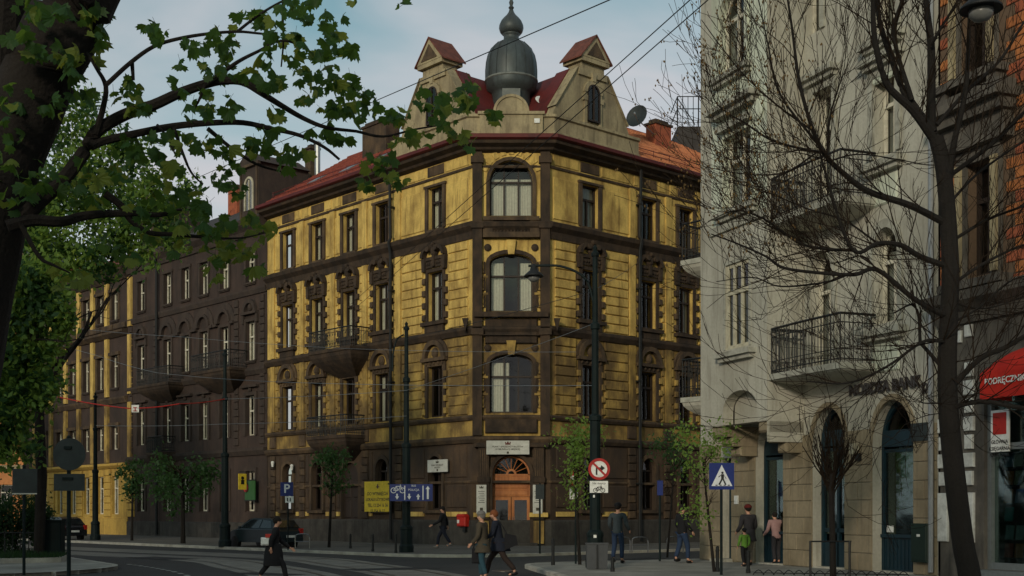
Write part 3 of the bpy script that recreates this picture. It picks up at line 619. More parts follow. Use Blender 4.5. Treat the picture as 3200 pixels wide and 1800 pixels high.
balcony('balcony', FL, FL.uv(962,1600,1.3)[0], FL.uv(1160,1600,0)[0], 9.95, 1.3, YB, 1.2); balcony('balcony', FL, FL.uv(955,1600,1.3)[0], FL.uv(1145,1600,0)[0], 5.55, 1.3, YB, 1.1)
# carriage door in the long facade
dd = MB().prism([(bayL[2]-.75+a, b) for a, b in ((0,.12),(1.5,.12),(1.5,3.45))]+[(bayL[2]+.75*math.cos(math.pi*k/10), 3.45+.75*math.sin(math.pi*k/10)) for k in range(1,11)], .2, .28)
for s in (-1,1):
    for k in range(3): dd.bbox(bayL[2]+s*.37-.26, bayL[2]+s*.37+.26, .16, .2, .3+k*1.05, 1.2+k*1.05, .03)
obj('side_door', dd, M['wood_dark'], YB, FL.m)
# ---- entrance on the chamfer
ent = obj('entrance_portal', MB().box(mid-1.5,mid-1.02,-.22,.01,1.3,4.8).box(mid+1.02,mid+1.5,-.22,.01,1.3,4.8).box(mid-1.7,mid+1.7,-.34,.01,4.62,4.81).arc(mid,3.39,.86,1.02,-.14,.01,14).box(mid-1.02,mid-.86,-.14,.01,.1,3.39).box(mid+.86,mid+1.02,-.14,.01,.1,3.39)
    .box(mid-1.55,mid-.98,-.26,.01,3.0,3.25).box(mid+.98,mid+1.55,-.26,.01,3.0,3.25), M['umber'], YB, FC.m)
for s in (-1,1):
    for k in range(4): obj('pilaster_flute', MB().box(mid+s*1.26-.17+k*.1, mid+s*1.26-.13+k*.1, -.245, -.215, 3.3, 4.5), M['brown'], ent)
obj('step', MB().box(mid-1.2, mid+1.2, -.5, .3, .1, .24), M['plinth'], YB, FC.m)
dm = MB().box(mid-.86,mid+.86,.22,.30,2.36,3.32)
for z in (2.42,2.74,3.04): dm.bbox(mid-.78,mid+.78,.19,.22,z,z+.24,.02)
door = obj('entrance_door', dm, M['oak'], YB, FC.m)
for s in (-1,1):
    xa, xb = (mid-.85, mid-.015) if s < 0 else (mid+.015, mid+.85)
    lf = MB().box(xa,xa+.13,.2,.28,.24,2.34).box(xb-.13,xb,.2,.28,.24,2.34).box(xa+.13,xb-.13,.2,.28,2.2,2.34).box(xa+.13,xb-.13,.2,.28,1.03,1.15).box(xa+.13,xb-.13,.23,.27,.24,1.03)
    lf.bbox(xa+.17,xb-.17,.205,.24,.68,.98,.025).bbox(xa+.17,xb-.17,.205,.24,.32,.6,.025)
    o = obj('door_leaf', lf, M['oak'], door); obj('pane', MB().box(xa+.12,xb-.12,.235,.245,1.14,2.21), G_DARK, o); obj('handle', MB().tube([(mid+s*.08,.2,1.2),(mid+s*.08,.13,1.22),(mid+s*.08,.13,1.42),(mid+s*.08,.2,1.44)], .014, 6), M['stainless'], o)
fan = MB().arc(mid,3.36,.78,.86,.2,.28,14).box(mid-.86,mid+.86,.2,.28,3.32,3.40).arc(mid,3.4,.14,.24,.21,.27,8)
for k in range(1,8): a = math.pi*k/8; fan.tube([(mid+.2*math.cos(a),.24,3.4+.2*math.sin(a)),(mid+.8*math.cos(a),.24,3.4+.8*math.sin(a))], .018, 4)
obj('fanlight', fan, M['oak'], door); obj('fanlight_pane', MB().disc(mid,3.39,.82,.245,.25,14,0,math.pi), G_DARK, door)
for s in (-1,1): obj('plinth_panel', MB().box(mid+s*1.26-.24, mid+s*1.26+.24, -.235, -.1, .2, 1.25), M['yellow_sooty'], YB, FC.m); obj('painted_band', MB().box(mid+s*1.28-.45, mid+s*1.28+.4, -.30, -.02, 1.42, 1.62), M['yellow'], YB, FC.m)
# ---- roof
ins = 4.3
def inset(p, d):
    P = [Vector(q) for q in p]; out = []
    for i in range(len(P)):
        ns = []
        if i > 0: t = (P[i]-P[i-1]).normalized(); ns.append(Vector((t.y,-t.x)))
        if i < len(P)-1: t = (P[i+1]-P[i]).normalized(); ns.append(Vector((t.y,-t.x)))
        v = ns[0] if len(ns) == 1 else (ns[0]+ns[1])/(1+ns[0].dot(ns[1])); out.append(P[i]-v*d)
    return out
ZE, ZR = 18.81, 22.6
ev = inset(path, -.42)
kx = (CR.x-CL.x)/(dR.x-dL.x); Xc = CL-dL*kx                          # where the two facade lines would meet
rg = inset([path[0], Xc, path[3]], 5.5); sl = (ZR-ZE)/5.92; af = inset([path[0], Xc, path[3]], 0)[1]; nb_in = -(nL+nR).normalized()
ap_ = inset(path, 4.34); apx = (ap_[1]+ap_[2])/2; apz = ZE+sl*4.76
roof = obj('roof', MB().add([(p.x,p.y,ZE) for p in ev]+[(rg[0].x,rg[0].y,ZR),(rg[1].x,rg[1].y,ZR),(rg[2].x,rg[2].y,ZR),(apx.x,apx.y,apz)], [(0,1,7,5,4),(1,2,7),(2,3,6,5,7)]), M['redmetal'], YB)
def tiles(e0, e1, r0, r1, tw, tl, m, indiv, parent, lift=.03, rowmax=99, name='roof_tile'):
    """curved clay tiles laid on the quad e0-e1 (eaves) r1-r0 (ridge)"""
    e0, e1, r0, r1 = map(Vector, (e0,e1,r0,r1)); ex = (e1-e0).normalized(); up = (r0-e0)-ex*((r0-e0).dot(ex)); H_ = up.length; up.normalize(); nn = ex.cross(up).normalized()
    if nn.z < 0: nn = -nn
    sh = MB(); k = 4
    vs = []; 
    for j, (yy, zz) in enumerate(((0,.045),(tl*1.12,.0))):
        for i in range(k+1): a = math.pi*i/k; vs.append((-tw/2+tw*i/k, yy, zz+.05*math.sin(a)))
    vs += [(-tw/2+tw*i/k, 0, -.02) for i in range(k+1)]
    sh.add(vs, [(i,i+1,k+2+i,k+1+i) for i in range(k)]+[(2*k+2+i,2*k+3+i,i+1,i) for i in range(k)])
    me = sh.mesh(name, m); base = Matrix((( ex.x,up.x,nn.x,0),(ex.y,up.y,nn.y,0),(ex.z,up.z,nn.z,0),(0,0,0,1)))
    V = np.array(sh.v); Fq = np.array(sh.f); AV = []; AF = []; cnt = 0
    for r in reversed(range(min(rowmax, int(H_/tl)))):
        t = (r*tl)/H_; a = e0+(r0-e0)*t; b = e1+(r1-e1)*t; W_ = (b-a).length; n = int(W_/tw)
        for i in range(n):
            p = a+ex*(tw*(i+.5)+(W_-n*tw)/2)+nn*(lift+random.uniform(-.006,.006))
            mtx = Matrix.Translation(p) @ base
            if indiv and cnt < 300: link(name, me, parent, mtx)
            else:
                mm = np.array(mtx); AF.append(Fq+len(AV)*len(V)); AV.append(V @ mm[:3,:3].T+mm[:3,3])
            cnt += 1
    if AV: tag(link('roof_tiles', fast_mesh('roof_tiles', np.concatenate(AV), np.concatenate(AF), m), parent), kind='stuff')
v3 = lambda p, z: (p.x, p.y, z)
tiles(v3(ev[0],ZE), v3(ev[1],ZE), v3(rg[0],ZR), v3(rg[1],ZR), .27, .36, M['tile'], False, roof)
tiles(v3(ev[2],ZE), v3(ev[3],ZE), v3(rg[1],ZR), v3(rg[2],ZR), .2, .3, M['tile_o'], False, roof)
obj('ridge_cap', MB().tube([v3(p,ZR+.03) for p in rg], .12, 8), M['tile'], roof)
bk = inset([path[0], Xc, path[3]], 12)
obj('rear_roof', MB().add([(p.x,p.y,ZR-.02) for p in rg]+[(p.x,p.y,19) for p in bk], [(i,i+1,4+i,3+i) for i in range(2)]), M['tile'], roof)
for F, x0, x1 in ((FL,-17.5,-6), (FR_,6,21)):   # snow guards
    b = MB()
    for z in (.55,.75): b.tube([(x0,.1,ZE+z),(x1,.1,ZE+z)], .02, 5)
    for k in range(int((x1-x0)/1.2)+1): b.tube([(x0+1.2*k,.16,ZE+.3),(x0+1.2*k,.1,ZE+.8)], .02, 4)
    obj('snow_guard', b, M['redmetal'], roof, F.m)
for k in range(3): obj('skylight', MB().box(-.4,.4,0,.9,0,.08), M['steel'], roof, FL.m @ Matrix.Translation((-8.6-3.1*k,.9,ZE+.92)) @ Matrix.Rotation(R(32.6), 4, 'X'))
# attic parapet and gables
obj('attic_parapet', MB().sweep([CL+dL*5.5, CL, CR, CR+dR*5.5], [(-.1,18.730),(.52,18.750),(.52,18.950),(.44,19.000),(.44,19.580),(.54,19.630),(.54,19.750),(-.1,19.790)]), M['cream'], YB)
ap = obj('attic_block', MB().box(.36,WC-.36,-.60,.2,18.8,19.70).box(.28,WC-.28,-.68,.26,19.70,19.83).disc(mid,19.83,.70,-.5,.1,16,0,math.pi).arc(mid,19.83,.70,.82,-.56,.15,14), M['cream'], YB, FC.m)
obj('meter_box', MB().box(WC-.75,WC-.5,-.66,-.598,19.3,19.5), M['white'], YB, FC.m)
for F, c, lab in ((FL,-2.5,0), (FR_,2.45,1)):
    gb_ = [(-2.62,19.730),(2.62,19.730),(2.35,20.280),(.98,22.280),(.9,22.350),(-.9,22.350),(-.98,22.280),(-2.35,20.280)]
    g = obj('gable', MB().prism(gb_, .04, .5), M['cream'], YB, F.at(c, -.3))
    rf = [(-2.64,19.35),(2.64,19.35),(2.45,20.33),(1.06,22.36),(-1.06,22.36),(-2.45,20.33)]
    obj('gable_flashing', MB().prism(rf, .52, 1.35), M['redmetal'], g)
    rt = [(-2.6,19.2),(2.6,19.2),(2.40,20.3),(.95,22.3),(0,22.55),(-.95,22.3),(-2.40,20.3)]
    gr = obj('gable_roof', MB().prism(rt, 1.36, 8), M['redmetal'], g)
    sg = 1 if F is FL else -1
    Pg = lambda x, y_, z: F.pt(c+x, y_-.3, z)
    ta, tb_, tc_, td_ = (Pg(sg*2.42,1.38,20.22), Pg(sg*2.42,6.6,20.22), Pg(sg*.92,1.38,22.34), Pg(sg*.92,6.6,22.34))
    tiles(ta, tb_, tc_, td_, .30, .36, M['tile'], True, gr, .02)
    obj('gable_neck', MB().box(-.76,.76,-.02,.85,22.040,22.630).box(-.95,.95,-.06,.9,22.330,22.020), M['cream'], g)
    obj('gable_cap', MB().box(-.92,.92,-.22,1.05,22.640,22.840).prism([(-.95,22.840),(.95,22.840),(0,23.930)], -.24, 1.08), M['cream'], g)
    obj('pediment_recess', MB().prism([(-.6,22.940),(.6,22.940),(0,23.660)], -.27, -.235), M['brown'], g)
    for s in (-1,1):
        obj('cap_roof', MB().add([(0,-.3,24.010),(0,1.14,24.010),(s*1.06,1.14,22.820),(s*1.06,-.3,22.820),(0,-.3,23.940),(0,1.14,23.940),(s*1.06,1.14,22.750),(s*1.06,-.3,22.750)], [(0,1,2,3),(4,5,6,7),(0,3,7,4),(1,2,6,5),(2,3,7,6)]), M['tile_cap'], g)
        obj('gable_coping', MB().prism([(s*2.36,20.350),(s*2.46,20.250),(s*1.06,22.280),(s*.98,22.350)], -.06, .55), M['cream'], g)
    wn = window(F, YB, c, 19.950, .82, 1.75, .41, M['wood_dark'], -.32, (1,), 1.1, 0, .07); wn.name = 'gable_window'
    obj('gable_window_void', MB().prism([(a, b+19.950) for a, b in head_poly(.82,1.75,.41)], .0, .035), M['room'], g)
    obj('gable_window_surround', MB().arc(0,19.950+1.34,.41,.6,-.10,.05,12).box(-.56,-.41,-.07,.05,19.830,21.290).box(.41,.56,-.07,.05,19.830,21.290).box(-.66,-.38,-.1,.05,20.880,21.130).box(.38,.66,-.1,.05,20.880,21.130).prism([(-.1,21.830),(.1,21.830),(.14,22.230),(-.14,22.230)],-.14,.05), M['cream'], g)
# dome
dc = FC.pt(mid, 2.0, 0)
dome = obj('onion_dome', MB().lathe([(1.22,19.6),(1.15,20.2),(1.0,20.6),(.92,20.75),(.90,21.35),(.95,21.5),(1.16,21.62),(1.2,21.85),(1.235,22.04),(1.235,22.5),(1.2,22.9),(1.12,23.25),(.96,23.57),(.72,23.82),(.5,23.94),(.40,24.0),(.36,24.1),(.36,24.25),(.44,24.3)], 24, dc.x, dc.y), M['dome'], YB, smooth=True)
obj('small_onion', MB().lathe([(.44,24.301),(.54,24.42),(.585,24.58),(.57,24.74),(.49,24.92),(.36,25.08),(.22,25.22),(.13,25.36),(.09,25.5)], 20, dc.x, dc.y), M['dome'], dome, smooth=True)
obj('finial', MB().lathe([(.07,25.470),(.14,25.570),(.07,25.670),(.11,25.820),(.04,26.020),(.02,27.020)], 10, dc.x, dc.y), M['dome'], dome)
obj('dome_band', MB().lathe([(1.22,22.000),(1.27,22.040),(1.27,22.100),(1.22,22.140)], 24, dc.x, dc.y), M['domepatch'], dome)
for k in range(16):           # standing seams
    a = 2*math.pi*(k+.5)/16; pr = [(1.245,22.12),(1.245,22.5),(1.21,22.9),(1.13,23.25),(.97,23.57),(.73,23.82)]
    obj('seam', MB().tube([(dc.x+r*math.cos(a), dc.y+r*math.sin(a), z) for r, z in pr], .014, 4), M['dome'], dome)
obj('dome_panel', MB().box(-.42,.42,-.03,.1,20.920,21.420), M['domepatch'], dome, Matrix.Translation((dc.x,dc.y-.98,0)))
# chimneys, flue, aerial dish (things standing on the roof)
def chimney(F, x, y, z0, w_, d_, h, label, m='brick2', grp=None):
    p = F.pt(x,y,z0); t = thing('chimney', label, 'chimney', p)
    obj('stack', MB().box(x-w_/2,x+w_/2,y-d_/2,y+d_/2,z0,z0+h), m if not isinstance(m,str) else M[m], t, F.m)
    obj('crown', MB().box(x-w_/2-.08,x+w_/2+.08,y-d_/2-.08,y+d_/2+.08,z0+h,z0+h+.12).box(x-w_/2+.1,x+w_/2-.1,y-d_/2+.1,y+d_/2-.1,z0+h+.12,z0+h+.3), M['umber'], t, F.m); return t
cx_, cz_ = FR_.uv(2058, 385, -3.6); chimney(FR_, cx_, 3.6, 20.0, 1.25, .7, cz_-20.0-.2, 'red brick chimney beside the satellite dish on the orange tiled roof')
cx2, cz2 = FL.uv(1190, 385, -3.4); chimney(FL, cx2, 3.4, 19.8, 2.2, .9, cz2-19.8-.2, 'broad brick chimney on the red roof beside the left gable', 'brown')
cx3, cz3 = FL.uv(975, 470, -4.2); chimney(FL, cx3, 4.2, 20.0, .6, .6, cz3-20.0, 'slim brick chimney at the far end of the red roof', 'brown')
fl = thing('flue_pipe', 'pale metal flue pipe rising beside the slim chimney', 'flue', FL.pt(FL.uv(992,1600,-4.0)[0],4.0,20)); fx, fz = FL.uv(992,452,-4.0); p = FL.pt(fx,4.0,0)
obj('pipe', MB().lathe([(.17,20.2),(.17,fz)], 10, p.x, p.y), M['steel'], fl); obj('cowl', MB().lathe([(.24,fz),(.24,fz+.12),(.1,fz+.2)], 10, p.x, p.y), M['steel'], fl)
ds = thing('satellite_dish', 'round grey satellite dish on a mast by the red chimney', 'satellite dish', FR_.pt(FR_.uv(2005,1600,-3.0)[0],3.0,20.6))
qx, qz = FR_.uv(1994, 367, -3.0); dp_ = FR_.pt(qx,3.0,qz)
obj('reflector', MB().lathe([(.02,.0),(.3,.03),(.52,.10),(.62,.17),(.60,.18),(.5,.12),(.02,.03)], 18), M['signback'], ds, Matrix.Translation(dp_) @ Matrix.Rotation(R(-35),4,'Z') @ Matrix.Rotation(R(75),4,'X'), True)
obj('mast', MB().tube([FR_.pt(cx_-.5,3.4,21.2), FR_.pt(cx_-.5,3.4,qz-.5), dp_+Vector((0,.1,-.1))], .035, 6), M['steel'], ds)
obj('feed_arm', MB().tube([dp_+Vector((.1,-.1,-.5)), dp_+Vector((-.25,-.75,-.05))], .02, 5).sphere(dp_+Vector((-.25,-.75,-.02)), .06,.06,.08,6,4), M['steel'], ds)
d2 = thing('satellite_dish', 'small white dish tilted on red tiles beside the onion dome', 'satellite dish', FC.pt(WC-.2,2.4,20.6))
obj('reflector', MB().lathe([(.02,.0),(.2,.03),(.38,.12),(.36,.13),(.02,.03)], 14), M['white'], d2, Matrix.Translation(FC.pt(WC-.35,1.5,20.9)) @ Matrix.Rotation(R(25),4,'Z') @ Matrix.Rotation(R(50),4,'X'), True)
obj('bracket', MB().tube([FC.pt(WC-.3,2.2,20.2), FC.pt(WC-.35,1.55,20.85)], .03, 5), M['steel'], d2)
# ================================================================== umber terrace next door
DB = thing('terraced_house', 'dark umber terraced house between the two yellow buildings', 'building', FL.pt(-27,0,0))
bayD = [-19.7, -22.7, -25.2, -27.55, -29.95, -33.65]
rows = ((14.85, 1.95), (10.35, 2.25), (6.05, 2.3), (1.7, 2.3)); DW = 1.0
dop = [(c-DW/2, c+DW/2, z, z+h) for c in bayD for z, h in rows]
obj('facade_wall', wall_mesh(-35.7, -17.95, 0, 18.4, dop, .3), M['brownwall'], DB, FL.m)
obj('room_backing', MB().box(-35.5, -18.1, 1.3, 1.35, 0, 18.3), M['room'], DB, FL.m)
for i, c in enumerate(bayD):
    for r, (z, h) in enumerate(rows):
        window(FL, DB, c, z, DW, h, 0, M['wood_white'], .3, (1, 1), .62, (0, 4, 0)[(i+r) % 3], .085, sill=M['browntrim'] if r < 2 else None)
pD = [FL.pt(-35.7,0,0).xy, FL.pt(-17.95,0,0).xy]
for nm, pr, m in (('string_course', [(-.1,14.1),(.08,14.1),(.16,14.35),(.16,14.45),(-.1,14.5)], 'browntrim'), ('string_course', [(-.1,9.5),(.08,9.5),(.2,9.75),(.2,9.9),(-.1,9.95)], 'browntrim'),
                  ('string_course', [(-.1,4.9),(.1,4.9),(.24,5.15),(.24,5.3),(-.1,5.35)], 'browntrim'), ('plinth', [(-.1,-.1),(.1,-.1),(.1,1.0),(-.1,1.1)], 'plinth'),
                  ('cornice', [(-.1,17.5),(.1,17.5),(.2,17.8),(.5,18.1),(.55,18.35),(-.1,18.42)], 'browntrim')):
    obj(nm, MB().sweep(pD, pr), M[m], DB)
def add_d(key, name, build, m, F, x, z, par):
    if key not in WCACHE: WCACHE[key] = build().mesh(name, M[m])
    return link(name, WCACHE[key], par, F.at(x, 0, z))
for i, c in enumerate(bayD):
    add_d('d3s', 'window_surround', lambda: MB().box(-.68,-.5,-.07,.01,0,1.95).box(.5,.68,-.07,.01,0,1.95).box(-.72,.72,-.1,.01,1.95,2.12), 'browntrim', FL, c, 14.85, DB)
    if 0 < i < 5: add_d('dwave', 'arched_hood', lambda: MB().arc(0,0,.62,.80,-.2,.01,10).arc(0,0,.80,1.2,-.08,.01,10).box(-1.2,-.8,-.2,.01,-.16,.0).box(.8,1.2,-.2,.01,-.16,.0), 'browntrim', FL, c, 12.85, DB)
    else: add_d('dhood', 'arched_hood', lambda: MB().box(-.85,.85,-.22,.01,0,.15).arc(0,.15,.5,.72,-.2,.01,10).sphere((0,-.05,.42),.2,.14,.22,8,5).prism([(-.85,-.5),(-.66,-.5),(-.66,0),(-.85,0)],-.14,.01).prism([(.66,-.5),(.85,-.5),(.85,0),(.66,0)],-.14,.01), 'browntrim', FL, c, 13.0, DB)
    add_d('d2s', 'window_surround', lambda: MB().box(-.7,-.5,-.08,.01,0,2.25).box(.5,.7,-.08,.01,0,2.25).box(-.7,.7,-.08,.01,2.25,2.42), 'browntrim', FL, c, 10.35, DB)
    add_d('d1s', 'window_surround', lambda: MB().box(-.74,-.5,-.1,.01,0,2.3).box(.5,.74,-.1,.01,0,2.3).box(-.74,.74,-.1,.01,2.3,2.5).box(-.9,.9,-.22,.01,2.75,2.88).sphere((0,-.08,2.62),.16,.1,.14,8,4), 'browntrim', FL, c, 6.05, DB)
    add_d('d0s', 'window_surround', lambda: MB().box(-.7,-.5,-.08,.01,0,2.3).box(.5,.7,-.08,.01,0,2.3).box(-.7,.7,-.08,.01,2.3,2.5), 'browntrim', FL, c, 1.7, DB)
for x in (-18.4, -21.3, -31.6, -35.2):
    for k in range(20): add_d('dq%d' % (k % 2), 'quoin', lambda: MB().bbox(-.26+.05*(k%2),.26-.05*(k%2),-.09,.01,.02,.40,.025), 'browntrim', FL, x, 5.5+k*.425, DB)
obj('downpipe', MB().tube([(-31.1,-.35,18),(-31.1,-.22,17.4),(-31.1,-.22,.2)], .09, 8), M['iron'], DB, FL.m)
balcony('balcony', FL, FL.uv(594,1600,1.2)[0], FL.uv(716,1600,1.2)[0], 9.95, 1.2, DB, 1.1); balcony('balcony', FL, FL.uv(425,1600,1.1)[0], FL.uv(525,1600,1.1)[0], 9.7, 1.1, DB, .9); balcony('balcony', FL, -31.0, -28.9, 5.4, 1.0, DB, .6)
# roof with two timber dormers
e0, e1 = FL.pt(-35.7,-.5,18.42), FL.pt(-17.95,-.5,18.42); r0, r1 = FL.pt(-35.7,4.6,21.4), FL.pt(-17.95,4.6,21.4)
drf = obj('roof', MB().add([e0,e1,r1,r0], [(0,1,2,3)]).add([e0-Vector((0,0,.15)),e1-Vector((0,0,.15)),e1,e0], [(0,1,2,3)]), M['slate'], DB)
for c, hh in ((-19.4, 3.0), (-32.2, 3.0)):
    d = obj('dormer', MB().box(-1.05,1.05,-.3,3,18.44,18.44+hh).prism([(-1.3,18.44+hh),(1.3,18.44+hh),(0,19.2+hh)], -.45, 3), M['browntrim'], DB, FL.at(c))
    obj('dormer_gable_trim', MB().box(-1.25,1.25,-.48,-.3,18.3+hh,18.46+hh).box(-.98,-.8,-.36,-.29,18.5,18.4+hh).box(.8,.98,-.36,-.29,18.5,18.4+hh), M['brown'], d)
    obj('dormer_window', MB().arc(0,20.3,.38,.5,-.36,-.29,10).box(-.5,-.38,-.36,-.29,18.9,20.3).box(.38,.5,-.36,-.29,18.9,20.3).box(-.04,.04,-.35,-.29,18.9,20.6), M['wood_cream'], d)
    obj('dormer_pane', MB().prism([(-.38,18.9),(.38,18.9),(.38,20.3)]+[(.38*math.cos(math.pi*k/8),20.3+.38*math.sin(math.pi*k/8)) for k in range(1,9)], -.32, -.305), G_DARK, d)
chimney(FL, -27.6, 3.6, 20.3, 1.1, .7, 1.9, 'squat brick chimney on the dark slate roof', 'brick2')
# ================================================================== far yellow building
YF = thing('far_building', 'long yellow tenement with pilasters at the far end of the street', 'building', FL.pt(-45,0,0))
FX0, FX1 = -54.0, -35.75
bayF = [FL.uv(p)[0] for p in (360, 315, 271, 228, 188, 137)]
rowsF = ((14.7, 1.9), (10.1, 2.2), (5.9, 1.6), (1.5, 2.6))
fop = [(c-.5, c+.5, z, z+h) for c in bayF for z, h in rowsF]
yel_f = mat('clean yellow paint', (.46, .295, .065), .85, (.25, .15, .04), .35, 1.2, .3, .2, 30)
for nm, za, zb, m in (('ground_floor_wall', 0, 4.9, yel_f), ('upper_wall', 4.9, 18.2, M['brownwall'])):
    obj(nm, wall_mesh(FX0, FX1, za, zb, [o for o in fop if za <= o[2] < zb], .3), m, YF, FL.m)
obj('room_backing', MB().box(FX0+.2, FX1-.2, 1.3, 1.35, 0, 18), M['room'], YF, FL.m)
for i, c in enumerate(bayF):
    for r, (z, h) in enumerate(rowsF): window(FL, YF, c, z, 1.0, h, 0, M['wood_white'], .3, (1, 0), .68, 4 if (i+r) % 3 == 0 else 0, .08, sill=M['browntrim'] if r < 2 else None)
    for z, h in rowsF[:3]: obj('window_surround', MB().box(c-.7,c-.5,-.07,.01,z,z+h).box(c+.5,c+.7,-.07,.01,z,z+h).box(c-.8,c+.8,-.16,.01,z+h,z+h+.22), M['brown'], YF, FL.m)
pF = [FL.pt(FX0,0,0).xy, FL.pt(FX1,0,0).xy]
for pr, m in (([(-.1,13.5),(.1,13.5),(.4,13.75),(.4,13.9),(-.1,14.0)], M['brown']), ([(-.1,9.0),(.1,9.0),(.25,9.3),(.25,9.4),(-.1,9.5)], M['brown']), ([(-.1,4.62),(.1,4.62),(.3,4.8),(.3,4.95),(-.1,5.0)], yel_f), ([(-.1,17.3),(.1,17.3),(.5,17.9),(.6,18.2),(-.1,18.25)], M['umber'])):
    obj('string_course', MB().sweep(pF, pr), m, YF)
obj('plinth', MB().sweep(pF, [(-.1,-.1),(.08,-.1),(.08,1.2),(-.1,1.25)]), yel_f, YF)
xs = sorted(bayF); bnd = [xs[0]-1.6]+[(a+b)/2 for a, b in zip(xs, xs[1:])]+[FX1+.5]
for x in bnd:
    for za, zb in ((14.02,17.28), (9.52,13.48), (5.02,8.98)): obj('pilaster', MB().box(x-.24, x+.24, -.16, .01, za, zb), M['yellow_sooty' if zb < 9 else 'yellow'], YF, FL.m)
    for k in range(7): add_d('fq', 'stone_block', lambda: MB().bbox(-.55,.55,-.09,.01,.03,.45,.03), 'yellow', FL, x, 1.3+k*.47, YF).data.materials[0] = yel_f
for k in range(9): obj('balustrade_panel', MB().bbox(FX0+.4+k*2, FX0+2.2+k*2, -.2, .01, 14.02, 14.4, .04), M['brown'], YF, FL.m)
e0, e1 = FL.pt(FX0,-.55,18.22), FL.pt(FX1,-.55,18.22); r0, r1 = FL.pt(FX0,4.6,21), FL.pt(FX1,4.6,21)
obj('roof', MB().add([e0,e1,r1,r0], [(0,1,2,3)]), M['tile'], YF)
# ================================================================== orange house closing the street
OH = thing('orange_house', 'tall orange plastered house closing the street behind the park trees', 'building', (-45,104,0))
FO = Face((-52,104), (1,0)); om = mat('orange plaster', (.55, .23, .085), .9, (.38, .15, .06), .4, .6, .4)
oo = [(x-.55,x+.55,z,z+1.9) for x in (2.5,5.5,8.2,10.4) for z in (2,6,10,14,18)]
obj('facade_wall', wall_mesh(0, 12, 0, 23, oo, .3), om, OH, FO.m); obj('room_backing', MB().box(.1,11.9,1,1.1,0,22.8), M['room'], OH, FO.m)
for a, b, z, _ in oo: window(FO, OH, (a+b)/2, z, 1.1, 1.9, 0, M['wood_white'], .3, (1,), .66, 0, .08, sill=M['brown'])
obj('side_wall', MB().box(11.9, 12, 0, 12, 0, 23), om, OH, FO.m)
for z in (5.2, 13.4, 22.6): obj('string_course', MB().box(-.1,12.15,-.3,12,z,z+.3), M['cream'], OH, FO.m)
obj('mansard_roof', MB().add([(-.2,-.3,22.9),(12.2,-.3,22.9),(11.2,1.5,26),(.8,1.5,26),(12.2,12,22.9),(11.2,11,26)], [(0,1,2,3),(1,4,5,2)]), M['dome'], OH, FO.m)
# ================================================================== grey building
GB = thing('grey_building', 'grey beige tenement with oriel, iron balconies and bank on its ground floor', 'building', FG.pt(4,0,0))
GX0, GX1, GH = -1.95, 9.35, 24.0; OUT = 1.2
wins = []                     # (name, px0, px1, top_py at px1, bottom_py at px1, arched)
def wpx(px0, px1, pt, pb, out=0):
    xa, _ = FG.uv(px0, 1600, out); xb, zt = FG.uv(px1, pt, out); _, zb = FG.uv(px1, pb, out); return [xa, xb, zb, zt]
arch = {'bank_a': (2360,2452,1318,1768,.75), 'bank_door': (2540,2640,1262,1775,.9), 'bank_c': (2727,2857,1232,1782,1.0), 'side_door': (2253,2288,1480,1760,0)}
gop = []
def gw(px0, px1, pt, pb, rise=0, minz=None, **k):
    a, b, z0, z1 = wpx(px0, px1, pt, pb)
    if minz is not None: z0 = minz
    gop.append((a, b, z0, z1, rise)); return (a, b, z0, z1, rise)
sh_a = gw(2362,2450,1322,1768,.78,.15); sh_d = gw(2540,2642,1264,1775,.95,.15); sh_c = gw(2727,2857,1236,1782,1.1,.15); sh_s = gw(2253,2288,1430,1760,0,.15)
ups = [gw(2532,2602,775,1140,.62), gw(2730,2808,698,1000,.62), gw(2446,2474,900,1140,0), gw(2544,2602,265,600,0), gw(2732,2802,215,470,0), gw(2446,2474,420,600,0),
       gw(2512,2566,-160,90,0), gw(2732,2802,-190,78,0)]
obj('facade_wall', wall_mesh(GX0, GX1, 0, GH, gop, .4), M['greystucco'], GB, FG.m)
obj('room_backing', MB().box(GX0+.1, GX1-.1, 1.6, 1.65, 0, GH-.2), M['room'], GB, FG.m)
Hs = Face(FG.pt(GX0,0,0).xy, -dR)  # hidden side along the side street
obj('side_wall', MB().add([FG.pt(GX0,0,0), FG.pt(GX0,0,0)+Vector((*dR*26,0)), FG.pt(GX0,0,GH)+Vector((*dR*26,0)), FG.pt(GX0,0,GH)], [(0,1,2,3)]), M['greystucco'], GB)
obj('roof', MB().add([FG.pt(GX0,0,GH), FG.pt(GX1,0,GH), FG.pt(GX1,12,GH), FG.pt(GX0,0,GH)+Vector((*dR*14,0))], [(0,1,2,3)]), M['slate'], GB)
